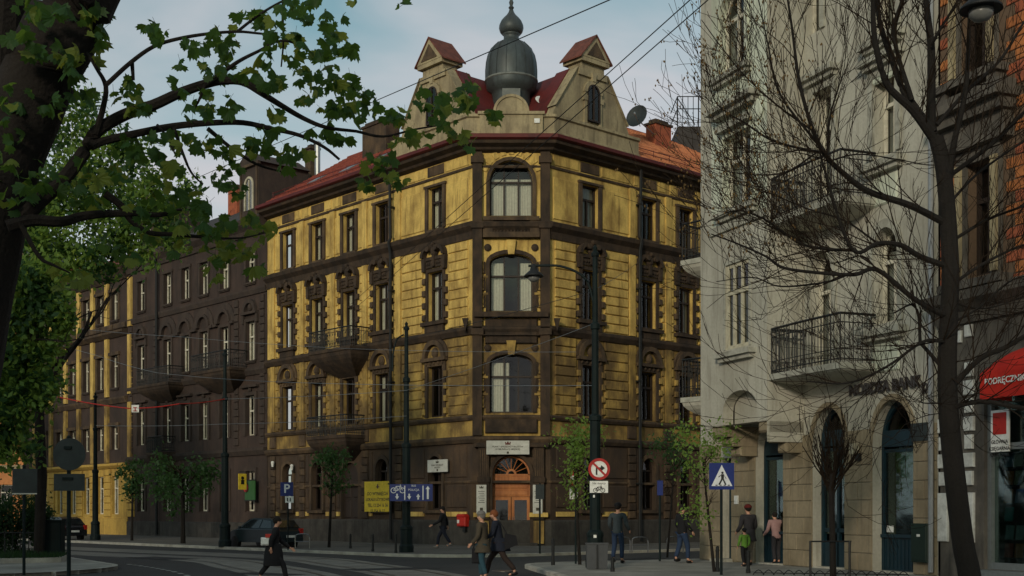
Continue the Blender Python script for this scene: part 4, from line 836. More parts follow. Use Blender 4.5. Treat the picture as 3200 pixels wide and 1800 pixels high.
for k, (a, b, z0, z1, r) in enumerate(ups):
    w_, h_ = b-a, z1-z0; nar = w_ < .75
    o = window(FG, GB, (a+b)/2, z0, w_, h_, r, M['wood_dark'] if nar else M['wood_white'], .4, (1, 1 if not r else 0), .66 if not nar else 1.1, 0 if nar else (1, 4, 0)[k % 3], .09)
    if k in (1, 4, 7):
        obj('sill_ledge', MB().box(a-.35, b+.35, -.30, .01, z0-.32, z0-.16).box(a-.25, b+.25, -.2, .01, z0-.44, z0-.32), M['ledge'], GB, FG.m)
        obj('sill_panel', MB().bbox(a-.05, b+.05, -.05, .01, z0-1.25, z0-.5, .04), M['palestucco'], GB, FG.m)
    if k in (3, 4, 6, 7):
        obj('window_hood', MB().box(a-.35, b+.3, -.32, .01, z1+.35, z1+.5).box(a-.25, b+.2, -.2, .01, z1+.22, z1+.35), M['ledge'], GB, FG.m)
        obj('window_surround', MB().box(a-.2, a, -.07, .01, z0, z1+.2).box(b, b+.2, -.07, .01, z0, z1+.2).box(a, b, -.07, .01, z1, z1+.2), M['ledge'], GB, FG.m)
    if r: obj('window_surround', MB().arc((a+b)/2, z1-r, w_/2, w_/2+.18, -.06, .01, 12, k=r/(w_/2)).box(a-.18,a,-.06,.01,z0,z1-r).box(b,b+.18,-.06,.01,z0,z1-r), M['ledge'], GB, FG.m)
# oriel: front wall standing OUT in front
FOr = Face((FG.pt(0,-OUT,0)).xy, -dG)
ox0, _ = FG.uv(2223, 1600, OUT); ox1, _ = FG.uv(2397, 1600, OUT); ORB = FG.uv(2397, 1312, OUT)[1]; ORM = FG.uv(2300, 1085, OUT)[1]
def opx(px0, px1, pt, pb): a, b, z0, z1 = wpx(px0, px1, pt, pb, OUT); return a, b, z0, z1
w1 = opx(2268,2342,806,1078); w2 = opx(2262,2350,392,622); w3 = opx(2250,2330,-60,190)
na, nb, nz0, nz1 = opx(2259,2366,1210,1312)
oop = [(*w1,0), (*w2,0), (*w3,.6), (na, nb, ORB-.01, nz1, .55)]
zsp = FG.uv(2300, 690, OUT)[1]
oriel = obj('oriel', wall_mesh(ox0, ox1, ORB, zsp, [o for o in oop if o[2] < zsp-.5], .35), M['greystucco'], GB, FOr.m)
obj('oriel_upper_wall', wall_mesh(ox0, ox1, zsp, GH-.5, [o for o in oop if o[2] >= zsp-.5], .35), M['palestucco'], oriel)
obj('oriel_side', MB().box(ox1-.02, ox1, .01, OUT, ORB-.6, GH-.5).box(ox0, ox0+.02, .01, OUT, ORB-.6, GH-.5).box(ox0+.02,ox1-.02,.9,.92,ORB,GH-.6), M['greystucco'], oriel)
obj('oriel_soffit', MB().box(ox0+.02,na,.01,OUT,ORB-.02,ORB+.02).box(nb,ox1-.02,.01,OUT,ORB-.02,ORB+.02).box(na,nb,.4,.42,ORB,nz1+.05), M['greystucco'], oriel)
for xa, xb in ((ox0, na), (nb, ox1)):      # corbels below the oriel
    for k in range(3): obj('corbel', MB().bbox(xa+.02*k, xb-.02*k, .02+.3*k, OUT, ORB-.05-.28*(k+1), ORB-.03-.28*k, .06), M['ashlar'], oriel)
for k, (w_, r, mu) in enumerate(((w1,0,(2,2)), (w2,0,(1,1)), (w3,.6,(1,1)))):
    a, b, z0, z1 = w_
    o = window(FOr, GB, (a+b)/2, z0, b-a, z1-z0, r, M['wood_cream'] if k == 0 else M['wood_white'], .13 if k == 0 else .3, mu, .66, (0,1,1)[k], .11 if k == 0 else .09)
    obj('sill_ledge', MB().box(a-.3, b+.35, -.26, .01, z0-.24, z0-.1).box(a-.2, b+.25, -.16, .01, z0-.36, z0-.24), M['ledge'], oriel)
    if k: obj('window_surround', MB().box(a-.16, a, -.06, .01, z0, z1-r).box(b, b+.16, -.06, .01, z0, z1-r).box(a, b, -.06, .01, z1, z1+.16) if not r else MB().box(a-.16,a,-.06,.01,z0,z1-r).box(b,b+.16,-.06,.01,z0,z1-r).arc((a+b)/2,z1-r,(b-a)/2,(b-a)/2+.16,-.06,.01,12,k=r/((b-a)/2)), M['palestucco'], oriel)
    else: obj('window_surround', MB().box(a-.1,a,-.03,.01,z0,z1+.1).box(b,b+.1,-.03,.01,z0,z1+.1).box(a,b,-.03,.01,z1,z1+.1), M['ledge'], oriel)
a, b, z0, z1 = w2
obj('window_hood', MB().box(a-.45, b+.45, -.4, .01, z1+.75, z1+.9).box(a-.35, b+.35, -.25, .01, z1+.6, z1+.75).box(a-.1, b+.1, -.25, .01, z1+.16, z1+.34), M['ledge'], oriel)
obj('oval_medallion', MB().lathe([(.05,0),(.26,.02),(.30,.06),(.22,.1),(.02,.12)], 14), M['palestucco'], oriel, Matrix.Translation((ox1-.42, 0, z1+.35)) @ Matrix.Rotation(R(90),4,'X'))
obj('belt', MB().box(ox0-.03, ox1+.03, -.08, .02, zsp-.2, zsp+.02), M['ledge'], oriel)
# balconies of the grey building
bx0 = ox1+.03; bx1 = FG.uv(2600, 1600, OUT)[0]+.25
zb1 = FG.uv(2400, 1170, OUT)[1]; zb2 = FG.uv(2400, 690, OUT)[1]
balcony('balcony', FG, bx0, bx1, zb1, OUT-.05, GB, .22, 'greystucco', .04, 1.25, slab_m='ledge'); balcony('balcony', FG, bx0, bx1, zb2, OUT-.05, GB, .22, 'greystucco', .04, 1.15, slab_m='ledge')
# balconies on the hidden side, over the side street
for py, h in ((790, 1.2), (1232, 1.25)):
    e = FG.pt(GX0,0,0); z = EYE+(1600-py)/FPX*40.6
    n_out = Vector((-dR.y, dR.x)); A = e.xy+dR*.15; B = A+n_out*1.15+dR*.0; 
    Fs = Face((A+dR*3.4), -dR)
    bb = balcony('balcony', Fs, 0, 3.2, z, 1.15, GB, .7, 'greystucco', 0, h, slab_m='ledge')
# bank fronts
def shop(o, kind):
    a, b, z0, z1, r = o; w_ = b-a; c = (a+b)/2; zs = z1-r
    fr = MB().box(a,a+.1,.28,.4,z0,zs).box(b-.1,b,.28,.4,z0,zs).arc(c,zs,w_/2-.1,w_/2,.28,.4,14,k=r/(w_/2)).box(a+.1,b-.1,.25,.4,zs-.1,zs+.32).box(a+.1,b-.1,.3,.4,zs-.24,zs-.16)
    if kind == 'door': fr.box(c-.05,c+.05,.3,.4,z0,zs-.1).box(a+.1,b-.1,.3,.4,z0,z0+.7).box(a+.1,b-.1,.3,.4,z0+.95,z0+1.05)
    else:
        fr.box(a+.1,b-.1,.3,.38,z0,z0+.85).box(a+.05,b-.05,.2,.4,z0+.85,z0+.93)
        n = int(w_/.14)
        for k in range(1,n): fr.box(a+k*w_/n-.012,a+k*w_/n+.012,.285,.3,z0+.05,z0+.8)
    s = obj('shop_front', fr, M['teal'], GB, FG.m)
    obj('pane', MB().box(a+.08,b-.08,.345,.35,z0+.9,zs-.15), G_SHOP, s); obj('fanlight_pane', MB().add([(c+(w_/2-.09)*math.cos(math.pi*k/14), .35, zs+.3+(r-.32)*math.sin(math.pi*k/14)) for k in range(15)], [tuple(range(15))]), G_SHOP, s)
    obj('arch_moulding', MB().arc(c,zs,w_/2,w_/2+.12,-.05,.02,14,k=(r+.12)/(w_/2+.12)), M['ashlar'], s)
    return s, c, zs, w_, z0
SA = shop(sh_a,'win'); SD = shop(sh_d,'door'); SC = shop(sh_c,'win')
for S_, dx, zz in ((SA, .12, 2.35), (SC, -.1, 2.55)):
    s, c, zs, w_, z0 = S_
    pn = obj('poster', MB().box(c+dx-.2,c+dx+.22,.42,.43,zz-.45,zz+.75), M['signback'], s); obj('poster_print', MB().box(c+dx-.1,c+dx+.14,.412,.419,zz,zz+.6), mat('cyan print',(.02,.16,.22),.5), s)
    if S_ is SC:
        obj('logo', MB().arc(c+.02,3.3,.18,.3,.412,.42,16,0,2*math.pi).box(c-.09,c+.13,.412,.42,3.22,3.38), mat('pale petrol print',(.10,.17,.18),.6), s); obj('sticker', MB().box(c-w_/2+.14,c-w_/2+.4,.335,.342,1.13,1.3), M['white'], s)
sd_ = obj('side_door', MB().box(sh_s[0],sh_s[1],.3,.36,.15,sh_s[3]).box(sh_s[0]+.06,sh_s[0]+.12,.27,.3,.3,sh_s[3]-.1), M['teal'], GB, FG.m)
obj('step', MB().box(sh_s[0]-.1,sh_s[1]+.1,-.35,.2,.08,.2), M['ledge'], GB, FG.m)
# ashlar blocks on the piers between the openings
edges_ = [GX0, sh_s[0], sh_s[1], sh_a[0], sh_a[1], sh_d[0], sh_d[1], sh_c[0], sh_c[1], GX1-.02]
for q in range(0, 10, 2):
    xa, xb = edges_[q], edges_[q+1]
    n = max(1, round((xb-xa)/.85)); zt = 3.35
    for k in range(8):
        z = .12+k*.46; off = 0 if k % 2 else .5
        cuts = [xa]+[xa+(xb-xa)*(i+off)/n for i in range(0 if off else 1, n) if xa < xa+(xb-xa)*(i+off)/n < xb]+[xb]
        for x0_, x1_ in zip(cuts, cuts[1:]): obj('ashlar_block', MB().bbox(x0_+.006, x1_-.006, -.045-random.uniform(0,.006), .0, z+.006, z+.454, .012), M['ashlar'], GB, FG.m)
obj('signboard_letters', text_mesh('NORDEA BANK', .40, mat('bronze letter',(.055,.05,.05),.5), True, .03), None, GB, FG.at((FG.uv(2670)[0]+FG.uv(2870)[0])/2, -.06, FG.uv(2770,1208)[1]))
obj('wall_emblem', MB().arc(0,0,.07,.11,-.05,.0,12,0,2*math.pi).box(-.1,.14,-.05,.0,-.14,-.11), mat('bronze letter',(.055,.05,.05),.5), GB, FG.at(*[ (lambda t: (t[0],0,t[1]))(FG.uv(2893,1210))][0]))
for px, py in ((2307,1562),):
    x, z = FG.uv(px,py); obj('notice_plate', MB().box(x-.1,x+.1,-.09,-.04,z-.13,z+.13), M['white'], GB, FG.m)
x, z = FG.uv(2880,1350); obj('notice_plate', MB().box(x-.3,x+.3,-.08,-.0,z-.22,z+.22), M['signback'], GB, FG.m)
x, z = FG.uv(2688,1405); wl = thing('wall_lamp', 'small cream wall lamp between bank door and bank window', 'lamp', FG.pt(x,0,z))
obj('shade', MB().box(x-.1,x+.08,-.28,-.1,z-.12,z+.16), M['wood_cream'], wl, FG.m); obj('bracket', MB().box(x-.02,x+.12,-.15,-.045,z-.3,z-.1), M['iron'], wl, FG.m)
xa, za = FG.uv(2868,1756); xb, zb = FG.uv(2921,1636)
ub = thing('utility_cabinet', 'dark green utility cabinet on the sandstone pier of the bank', 'cabinet', FG.pt(xa,-.1,.12))
obj('housing', MB().bbox(xa,xb,-.22,-.05,za,zb,.02), mat('bottle green enamel',(.008,.02,.014),.5), ub, FG.m); obj('cabinet_door', MB().bbox(xa+.04,xb-.04,-.235,-.221,za+.05,zb-.05,.01), mat('bottle green enamel',(.008,.02,.014),.5), ub, FG.m); obj('badge', MB().box((xa+xb)/2-.06,(xa+xb)/2+.06,-.24,-.236,zb-.32,zb-.26), M['white'], ub, FG.m)
obj('downpipe', MB().tube([(GX1-.12,-.12,GH),(GX1-.12,-.12,.2)], .07, 8), M['steel'], GB, FG.m)
# ================================================================== orange brick building
KB = thing('brick_building', 'orange brick building with stone window cornices and a bookshop below', 'building', FG.pt(13,0,0))
KX0, KX1 = 9.42, 21.0
def kpx(px0, px1, pt, pb): return wpx(px0, px1, pt, pb)
kw1 = kpx(3025,3108,490,850); kw2 = kpx(3005,3095,-60,205)
kw3 = [kw1[0]+3.6, kw1[1]+3.6, kw1[2], kw1[3]]; kw4 = [kw2[0]+3.6, kw2[1]+3.6, kw2[2], kw2[3]]
zc = FG.uv(2960, 990)[1]
kop = [(*k,0) for k in (kw1,kw2,kw3,kw4)]
shop0 = FG.uv(3075)[0]
obj('upper_wall', wall_mesh(KX0, KX1, zc, 24, kop, .35), M['mortar'], KB, FG.m)
obj('ground_floor_wall', wall_mesh(KX0, KX1, 0, zc, [(shop0, KX1-1, .35, 4.9, 0)], .5), M['greystone'], KB, FG.m)
obj('room_backing', MB().box(KX0+.1,KX1-.1,1.9,1.95,0,23.5), M['room'], KB, FG.m)
for w_ in (kw1,kw2,kw3,kw4):
    a, b, z0, z1 = w_; window(FG, KB, (a+b)/2, z0, b-a, z1-z0, 0, M['wood_dark'], .35, (1,1), .68, 0, .1)
    obj('window_surround', MB().box(a-.27,a,-.12,.01,z0-.1,z1+.3).box(b,b+.27,-.12,.01,z0-.1,z1+.3).box(a,b,-.12,.01,z1,z1+.3), M['greystone'], KB, FG.m)
    obj('surround_pilaster', MB().box(a-.24,a-.06,-.2,-.121,z0,z1), M['cream'], KB, FG.m); obj('surround_pilaster', MB().box(b+.06,b+.24,-.2,-.121,z0,z1), M['cream'], KB, FG.m)
    if w_ in (kw1, kw3): obj('window_cornice', MB().box(a-.6,b+.6,-.3,.01,z1+.32,z1+.9).box(a-.68,b+.7,-.5,.01,z1+.9,z1+1.15).box(a-.76,b+.8,-.7,.01,z1+1.15,z1+1.35).box(a-.7,b+.7,-.5,.01,z1+1.35,z1+1.55), M['greystone'], KB, FG.m)
    obj('sill_ledge', MB().box(a-.6,b+.6,-.4,.01,z0-.3,z0-.12).box(a-.5,a-.2,-.3,.01,z0-.75,z0-.3).box(b+.2,b+.5,-.3,.01,z0-.75,z0-.3), M['greystone'], KB, FG.m)
obj('shop_cornice', MB().sweep([FG.pt(KX0,0,0).xy, FG.pt(KX1,0,0).xy], [(-.1,zc-.25),(.1,zc-.25),(.2,zc),(.55,zc+.2),(.6,zc+.4),(-.1,zc+.5)]), M['greystone'], KB)
obj('balustrade_wall', MB().box(KX0,KX1,-.2,.01,zc+.52,kw1[2]-.45), M['greystone'], KB, FG.m)
nb_ = 0; bh = .26
bme = {}
for r in range(int((24-kw1[2])/bh)):          # clinker courses, each brick a part
    z = kw1[2]-.4+r*bh; x = KX0+.02-(r % 2)*.27
    if z+bh > 20.5: break
    while x < KX0+4.4:
        xa, xb = max(x, KX0+.02), x+.54
        if xb-xa > .12 and not any(a-.29 < xb and b+.29 > xa and z0-.3 < z+bh and z1+.35 > z for a,b,z0,z1 in (kw1,kw2,kw3,kw4)) and not any(a-.6 < xb and b+.6 > xa and z1+.3 < z+bh and z1+1.56 > z for a,b,z0,z1 in (kw1,kw3)):
            q = 'brick' if random.random() < .6 else 'brick2'; key = (round(xb-xa,2), q)
            if key not in bme: bme[key] = MB().bbox(.012, xb-xa-.012, -.03, 0, .014, bh-.014, .01).mesh('brick', M[q])
            if nb_ < 300: link('brick', bme[key], KB, FG.at(xa, random.uniform(-.006,.004), z)); nb_ += 1
        x += .54
stuffb = MB()
for r in range(60):
    z = kw1[2]-.4+r*bh; x = KX0+4.4-(r % 2)*.27
    if z > 23.6: break
    while x < KX1-.6:
        if not any(a-.9 < x+.54 and b+.9 > x and z0-.8 < z+bh and z1+1.56 > z for a,b,z0,z1 in (kw1,kw2,kw3,kw4)): stuffb.bbox(x+.012,x+.528,-.03,0,z+.014,z+bh-.014,.01)
        x += .54
tag(obj('brick_courses', stuffb, M['brick'], KB, FG.m), kind='stuff')
# white glazed blocks of the ground floor: pier column and arch
x_l = FG.uv(2948)[0]; x_r = FG.uv(3055)[0]
for k in range(8):
    for s, xc in ((0, x_l+.03), (1, FG.uv(3022)[0]+.1)):
        wd = (.34, .26)[k % 2]; z = .95+k*.42+(.9 if k else 0); hh = .33 if k else 1.15
        obj('white_block', MB().bbox(xc-wd/2, xc+wd/2, -.07, .0, z, z+hh, .015), M['whiteblock'], KB, FG.m)
for k in range(14):
    for rr in range(3):
        x = KX0+.15+k*.36+rr*.12; z = 5.75+rr*.36+.42*math.sin(min(1,k/6)*1.57)-(.25 if rr == 0 else 0)
        if z+.28 < zc-.27 and x+.25 < KX1: obj('white_block', MB().bbox(x, x+.25, -.06, .0, z, z+.28, .015), M['whiteblock'], KB, FG.m)
# bookshop front
bs = obj('bookshop_front', MB().box(shop0,shop0+.12,.1,.3,.35,4.9).box(shop0+.12,KX1-1,.1,.3,3.05,3.2).box(shop0+.12,KX1-1,.1,.3,4.75,4.9).box(shop0+1.5,shop0+1.56,.12,.28,3.2,4.75).box(shop0+.12,KX1-1,.1,.3,.35,.5).box(shop0+3,shop0+3.12,.1,.3,.5,3.05).box(shop0-.1,KX1-.9,-.3,.3,.1,.34), mat('grey aluminium',(.20,.22,.22),.4,None,metal=.5), KB, FG.m)
obj('pane', MB().box(shop0+.1,KX1-1,.2,.21,.45,4.8), G_SHOP, bs)
obj('shop_interior', MB().box(shop0,KX1-1,1.2,1.22,.3,4.9).box(shop0-.02,shop0,.3,1.2,.3,4.9).box(shop0,KX1-1,.3,1.2,.30,.34), mat('dim shop interior',(.03,.028,.025),.9), bs)
BC = [('orange',(.55,.17,.06)),('grey',(.34,.36,.37)),('slate blue',(.08,.17,.28)),('teal',(.06,.24,.24)),('cream',(.5,.46,.36)),('red',(.42,.07,.05)),('navy',(.04,.07,.24)),('khaki',(.3,.27,.18))]
bkm = [MB().box(-.12,.12,0,.03,0,.32).box(-.07,.07,-.003,0,.2,.25).mesh('book', mat(n_+' book cover', c_, .6)) for n_, c_ in BC]
rb = random.Random(9)
for r in range(6):
    z = .62+r*.41; obj('shelf', MB().box(shop0+.15,shop0+2.9,.30,.55,z-.03,z), mat('dark shelf',(.03,.027,.024),.8), bs)
    for k in range(8):
        if rb.random() < .9:
            q = rb.randrange(8); nm = ('lowest','second lowest','third','fourth','second highest','highest')[r]
            tag(link('book', bkm[q], None, FG.at(shop0+.36+k*.31+rb.uniform(-.03,.03), .36, z+.004) @ Matrix.Rotation(R(-8),4,'X')), '%s book facing out on the %s shelf of the bookshop window' % (BC[q][0], nm), 'book', '%s books on the %s bookshop shelf' % (BC[q][0], nm))
# red dome awning with lettering
aw = thing('awning', 'red dome awning lettered in white over the bookshop window', 'awning', FG.pt(shop0+1.4,-.5,4.4))
ax0, ax1 = FG.uv(3062,1200,.9)[0], FG.uv(3062,1200,.9)[0]+3.6
zA0 = FG.uv(3080,1247,.9)[1]; b = MB(); n = 8
prof = [(-.9,zA0),(-.9,zA0+.55)]+[(-.9*math.cos(R(90)*k/n), zA0+.55+.6*math.sin(R(90)*k/n)) for k in range(1,n+1)]
cx = (ax0+ax1)/2
segs = 14
for i in range(segs):
    def sc_(u): t = abs(2*u-1); return max(.25, (1-max(0,(t-.45)/.55)**2.2)**.5)
    u0, u1 = i/segs, (i+1)/segs
    for (y0,z0),(y1,z1) in zip(prof, prof[1:]):
        f = lambda z, u: zA0+(z-zA0)*(sc_(u) if z > zA0+.56 else 1)*1.0 if z > zA0+.56 else z
        X0, X1 = ax0+(ax1-ax0)*u0, ax0+(ax1-ax0)*u1
        g = lambda z, u: z if z <= zA0+.551 else zA0+.55+(z-zA0-.55)*sc_(u)
        b.add([(X0,y0,g(z0,u0)),(X1,y0,g(z0,u1)),(X1,y1,g(z1,u1)),(X0,y1,g(z1,u0))], [(0,1,2,3)])
for X in (ax0, ax1): b.add([(X,y,z if z <= zA0+.551 else zA0+.55+(z-zA0-.55)*.25) for y, z in prof]+[(X,0,zA0)], [tuple(range(len(prof)+1))])
obj('canopy', b, mat('red awning cloth', (.50,.022,.010), .8, (.36,.012,.008), .4, 3), aw, FG.m)
obj('lettering', text_mesh('PODRĘCZNIKI SZKOLNE', .19, M['white'], True, .002), None, aw, FG.at(ax0+.12+1.12, -.93, zA0+.36))
# hanging shop sign
xa, xb, z0, z1 = wpx(3094,3150,1278,1410); hs = thing('shop_sign', 'white upright sign with red square and black lettering in the bookshop window', 'sign', FG.pt((xa+xb)/2,-.1,z0))
obj('board', MB().box(xa,xb,.02,.06,z0,z1), M['white'], hs, FG.m); obj('red_square', MB().box(xa+.07,xb-.07,.012,.018,z1-.55,z1-.06), M['red'], hs, FG.m)
for k, t in enumerate(('GŁÓWNA','KSIĘGARNIA','NAUKOWA')): obj('lettering', text_mesh(t, .115, M['black'], True, .001), None, hs, FG.at((xa+xb)/2, .014, z1-.72-k*.15))
# roof terrace block seen past the yellow building
RT = thing('roof_terrace', 'dark stair head with white railed roof terrace beyond the orange roof', 'rooftop', FR_.pt(16,4,20))
tp = PX(2150,500,72); 
obj('stair_head', MB().box(-1.2,2.4,0,3,20,23.6), M['slate'], RT, Matrix.Translation((tp.x+.6,tp.y,0)))
r = MB()
for z in (24.6, 25.3): r.tube([(-1.2,0,z),(2.4,0,z)], .03, 5).tube([(-1.2,0,z),(-1.2,3,z)], .03, 5)
for k in range(13): r.tube([(-1.2+.3*k,0,23.6),(-1.2+.3*k,0,25.3)], .02 if k % 4 else .035, 4)
r.tube([(-1.2,0,25.2),(-.2,0,23.7)], .03, 5)
obj('terrace_railing', r, M['iron'], RT, Matrix.Translation((tp.x+.6,tp.y,0)))
# ================================================================== trees
def leaf_cloud(name, blobs, n, size, m, parent=None, droop=.4, seed=1, kind=True):
    """n leaf quads (two triangles folded) through ellipsoid blobs [(centre, rx, ry, rz)] clumped so gaps remain"""
    rs = np.random.RandomState(seed); vol = np.array([b[1]*b[2]*b[3] for b in blobs])**.8; cnt = rs.multinomial(n, vol/vol.sum()); P = []
    for (c, rx, ry, rz), k in zip(blobs, cnt):
        nc = max(4, k//45); d = rs.normal(size=(nc,3)); d /= np.linalg.norm(d,axis=1)[:,None]; r = rs.uniform(.25,1,size=(nc,1))**.5
        cc = d*r*np.array([rx,ry,rz]); idx = rs.randint(0,nc,k); sp = .16*min(rx,rz)+.12
        P.append(np.array(c)+cc[idx]+rs.normal(size=(k,3))*sp)
    P = np.concatenate(P); k = len(P); s = size*rs.uniform(.6,1.25,k)[:,None]
    a = rs.normal(size=(k,3)); a[:,2] -= droop; a /= np.linalg.norm(a,axis=1)[:,None]; b = np.cross(a, rs.normal(size=(k,3))); b /= np.linalg.norm(b,axis=1)[:,None]; c = np.cross(a,b)
    V = np.stack([P-a*s, P+b*s*.55+c*s*.12, P+a*s, P-b*s*.55+c*s*.12], 1).reshape(-1,3); F = np.arange(4*k).reshape(k,4)
    o = link(name, fast_mesh(name, V, F, m), parent)
    if kind: o['kind'] = 'stuff'
    return o
def branchy(b, p, d, L_, r, depth, spread=.6, up=.15, rng=random, minr=.004, tips=None, n=5, gnarl=.18):
    """recursive limb added to the mesh builder"""
    pts = [Vector(p)]; dd = Vector(d).normalized(); k = 4
    for i in range(k):
        dd = (dd+Vector((rng.gauss(0,gnarl),rng.gauss(0,gnarl),rng.gauss(0,gnarl)+up*.3))).normalized(); pts.append(pts[-1]+dd*L_/k)
    rr = [max(minr, r*(1-.55*i/k)) for i in range(k+1)]; b.tube(pts, rr, n if r > .02 else 3)
    if tips is not None: tips.append(pts[-1])
    if depth > 0:
        for j in range(rng.choice((2,3,3))):
            i = rng.randint(1,k); ax = Vector((rng.gauss(0,1),rng.gauss(0,1),rng.gauss(0,1))).normalized()
            nd = (dd+ax*spread).normalized(); nd.z += up; branchy(b, pts[i], nd, L_*rng.uniform(.5,.75), rr[i]*.62, depth-1, spread, up, rng, minr, tips, n, gnarl)
# ---- foreground maple
MT = thing('maple_tree', 'big foreground maple with forked black trunk and broad lobed leaves', 'tree', (-5.2, 9.6, 0))
def poly_px(pts, Y): return [PX(x, y, Y if not hasattr(Y,'__len__') else Y[i]) for i, (x, y) in enumerate(pts)]
tk = smooth(poly_px([(-330,2300),(-280,1900),(-220,1400),(-130,1000),(-65,760),(-15,570),(50,410),(125,230),(235,10),(340,-220),(430,-450)], 9.6), 4)
rk = np.interp(range(len(tk)), [4*i for i in range(11)], [.50,.46,.42,.36,.31,.285,.27,.27,.28,.27,.25])
obj('trunk', MB().tube(tk, [r*(1+.012*math.sin(i*1.3)) for i, r in enumerate(rk)], 16), M['bark'], MT, None, True)
obj('limb', MB().tube(smooth(poly_px([(-25,640),(-20,450),(-10,200),(0,50),(15,-150)], 9.8), 4), [.24-.004*i for i in range(17)], 12), M['bark'], MT)
BR = [  # (px chain, depth chain, start radius, end radius)
 ([(60,690),(130,620),(200,560),(262,470),(300,410),(390,360),(480,328),(560,290),(640,262),(700,252),(760,258),(820,290),(880,330),(950,370),(1020,398),(1110,412)], (9.4,9.9), .062, .012),
 ([(285,455),(320,438),(430,415),(540,396),(650,382),(760,385),(850,400),(935,425),(1010,460),(1060,500)], (9.5,10), .035, .010),
 ([(300,420),(322,340),(331,270),(300,215),(272,165)], (9.5,9.4), .026, .010),
 ([(331,262),(410,195),(480,145),(560,118),(650,108),(740,100),(800,102),(850,110)], (9.4,9.8), .018, .008),
 ([(640,262),(690,230),(745,190),(810,160),(880,130),(960,150)], (9.6,9.9), .02, .007),
 ([(740,100),(800,55),(860,15),(930,-20)], (9.7,9.9), .012, .008),
 ([(883,-10),(886,60),(884,130),(880,210)], (9.9,9.9), .012, .006),
 ([(20,705),(100,690),(190,690),(260,676),(330,668),(420,665),(500,668),(570,655)], (9.2,9.6), .05, .014),
 ([(330,602),(380,640),(410,690),(470,728),(540,735),(620,738),(700,745)], (9.4,9.7), .03, .010),
 ([(650,400),(720,460),(800,510),(880,535)], (9.7,9.9), .018, .007),
 ([(545,400),(575,480),(600,540),(635,575)], (9.6,9.6), .014, .006),
 ([(490,390),(520,430),(555,490)], (9.6,9.5), .012, .006),
 ([(1110,412),(1200,425),(1290,405),(1370,390)], (9.9,10.1), .012, .006),
 ([(60,700),(120,800),(170,830),(220,850)], (9.2,9.3), .02, .006),
 ([(640,265),(620,320),(600,350)], (9.6,9.6), .012, .006),
 ([(412,200),(415,250)], (9.5,9.5), .016, .012),
 ([(700,745),(760,745),(830,730)], (9.7,9.8), .009, .005)]
for ch, (y0, y1), r0, r1 in BR:
    n = len(ch); pts = smooth([PX(x+random.uniform(-3,3), y+random.uniform(-3,3), y0+(y1-y0)*i/(n-1)) for i, (x, y) in enumerate(ch)], 4)
    obj('branch', MB().tube(pts, [r0+(r1-r0)*i/(len(pts)-1) for i in range(len(pts))], 7), M['bark'], MT)
def maple_leaf(s=1.0, cu=1.0, tw_=0.0):        # five-lobed leaf with stalk notch, tip along -z, slightly cupped
    lob = [(0,-1.0),(.20,-.74),(.36,-.78),(.42,-.52),(.80,-.60),(.78,-.28),(1.0,-.06),(.74,.12),(.74,.42),(.36,.40),(.08,.26)]
    out = lob+[(-x,z) for x, z in reversed(lob[1:])]
    vs = [(0,0,0)]+[(x*s*.09, (abs(x)**1.5*.35*cu+.18*cu*abs(z)**2+tw_*x*z)*s*.09, z*s*.09) for x, z in out]
    n = len(out); return MB().add(vs, [(0,i+1,(i+1)%n+1) for i in range(n)])
LSH = [maple_leaf(1,1,0), maple_leaf(1,2.4,.3), maple_leaf(.95,-1.2,-.4), maple_leaf(1.05,3.2,-.2)]
LM = [[q.mesh('leaf', M[k]) for q in LSH] for k in ('leaf','leaf_lit')]
LVs = [np.array(q.v) for q in LSH]; LF = np.array(LSH[0].f)
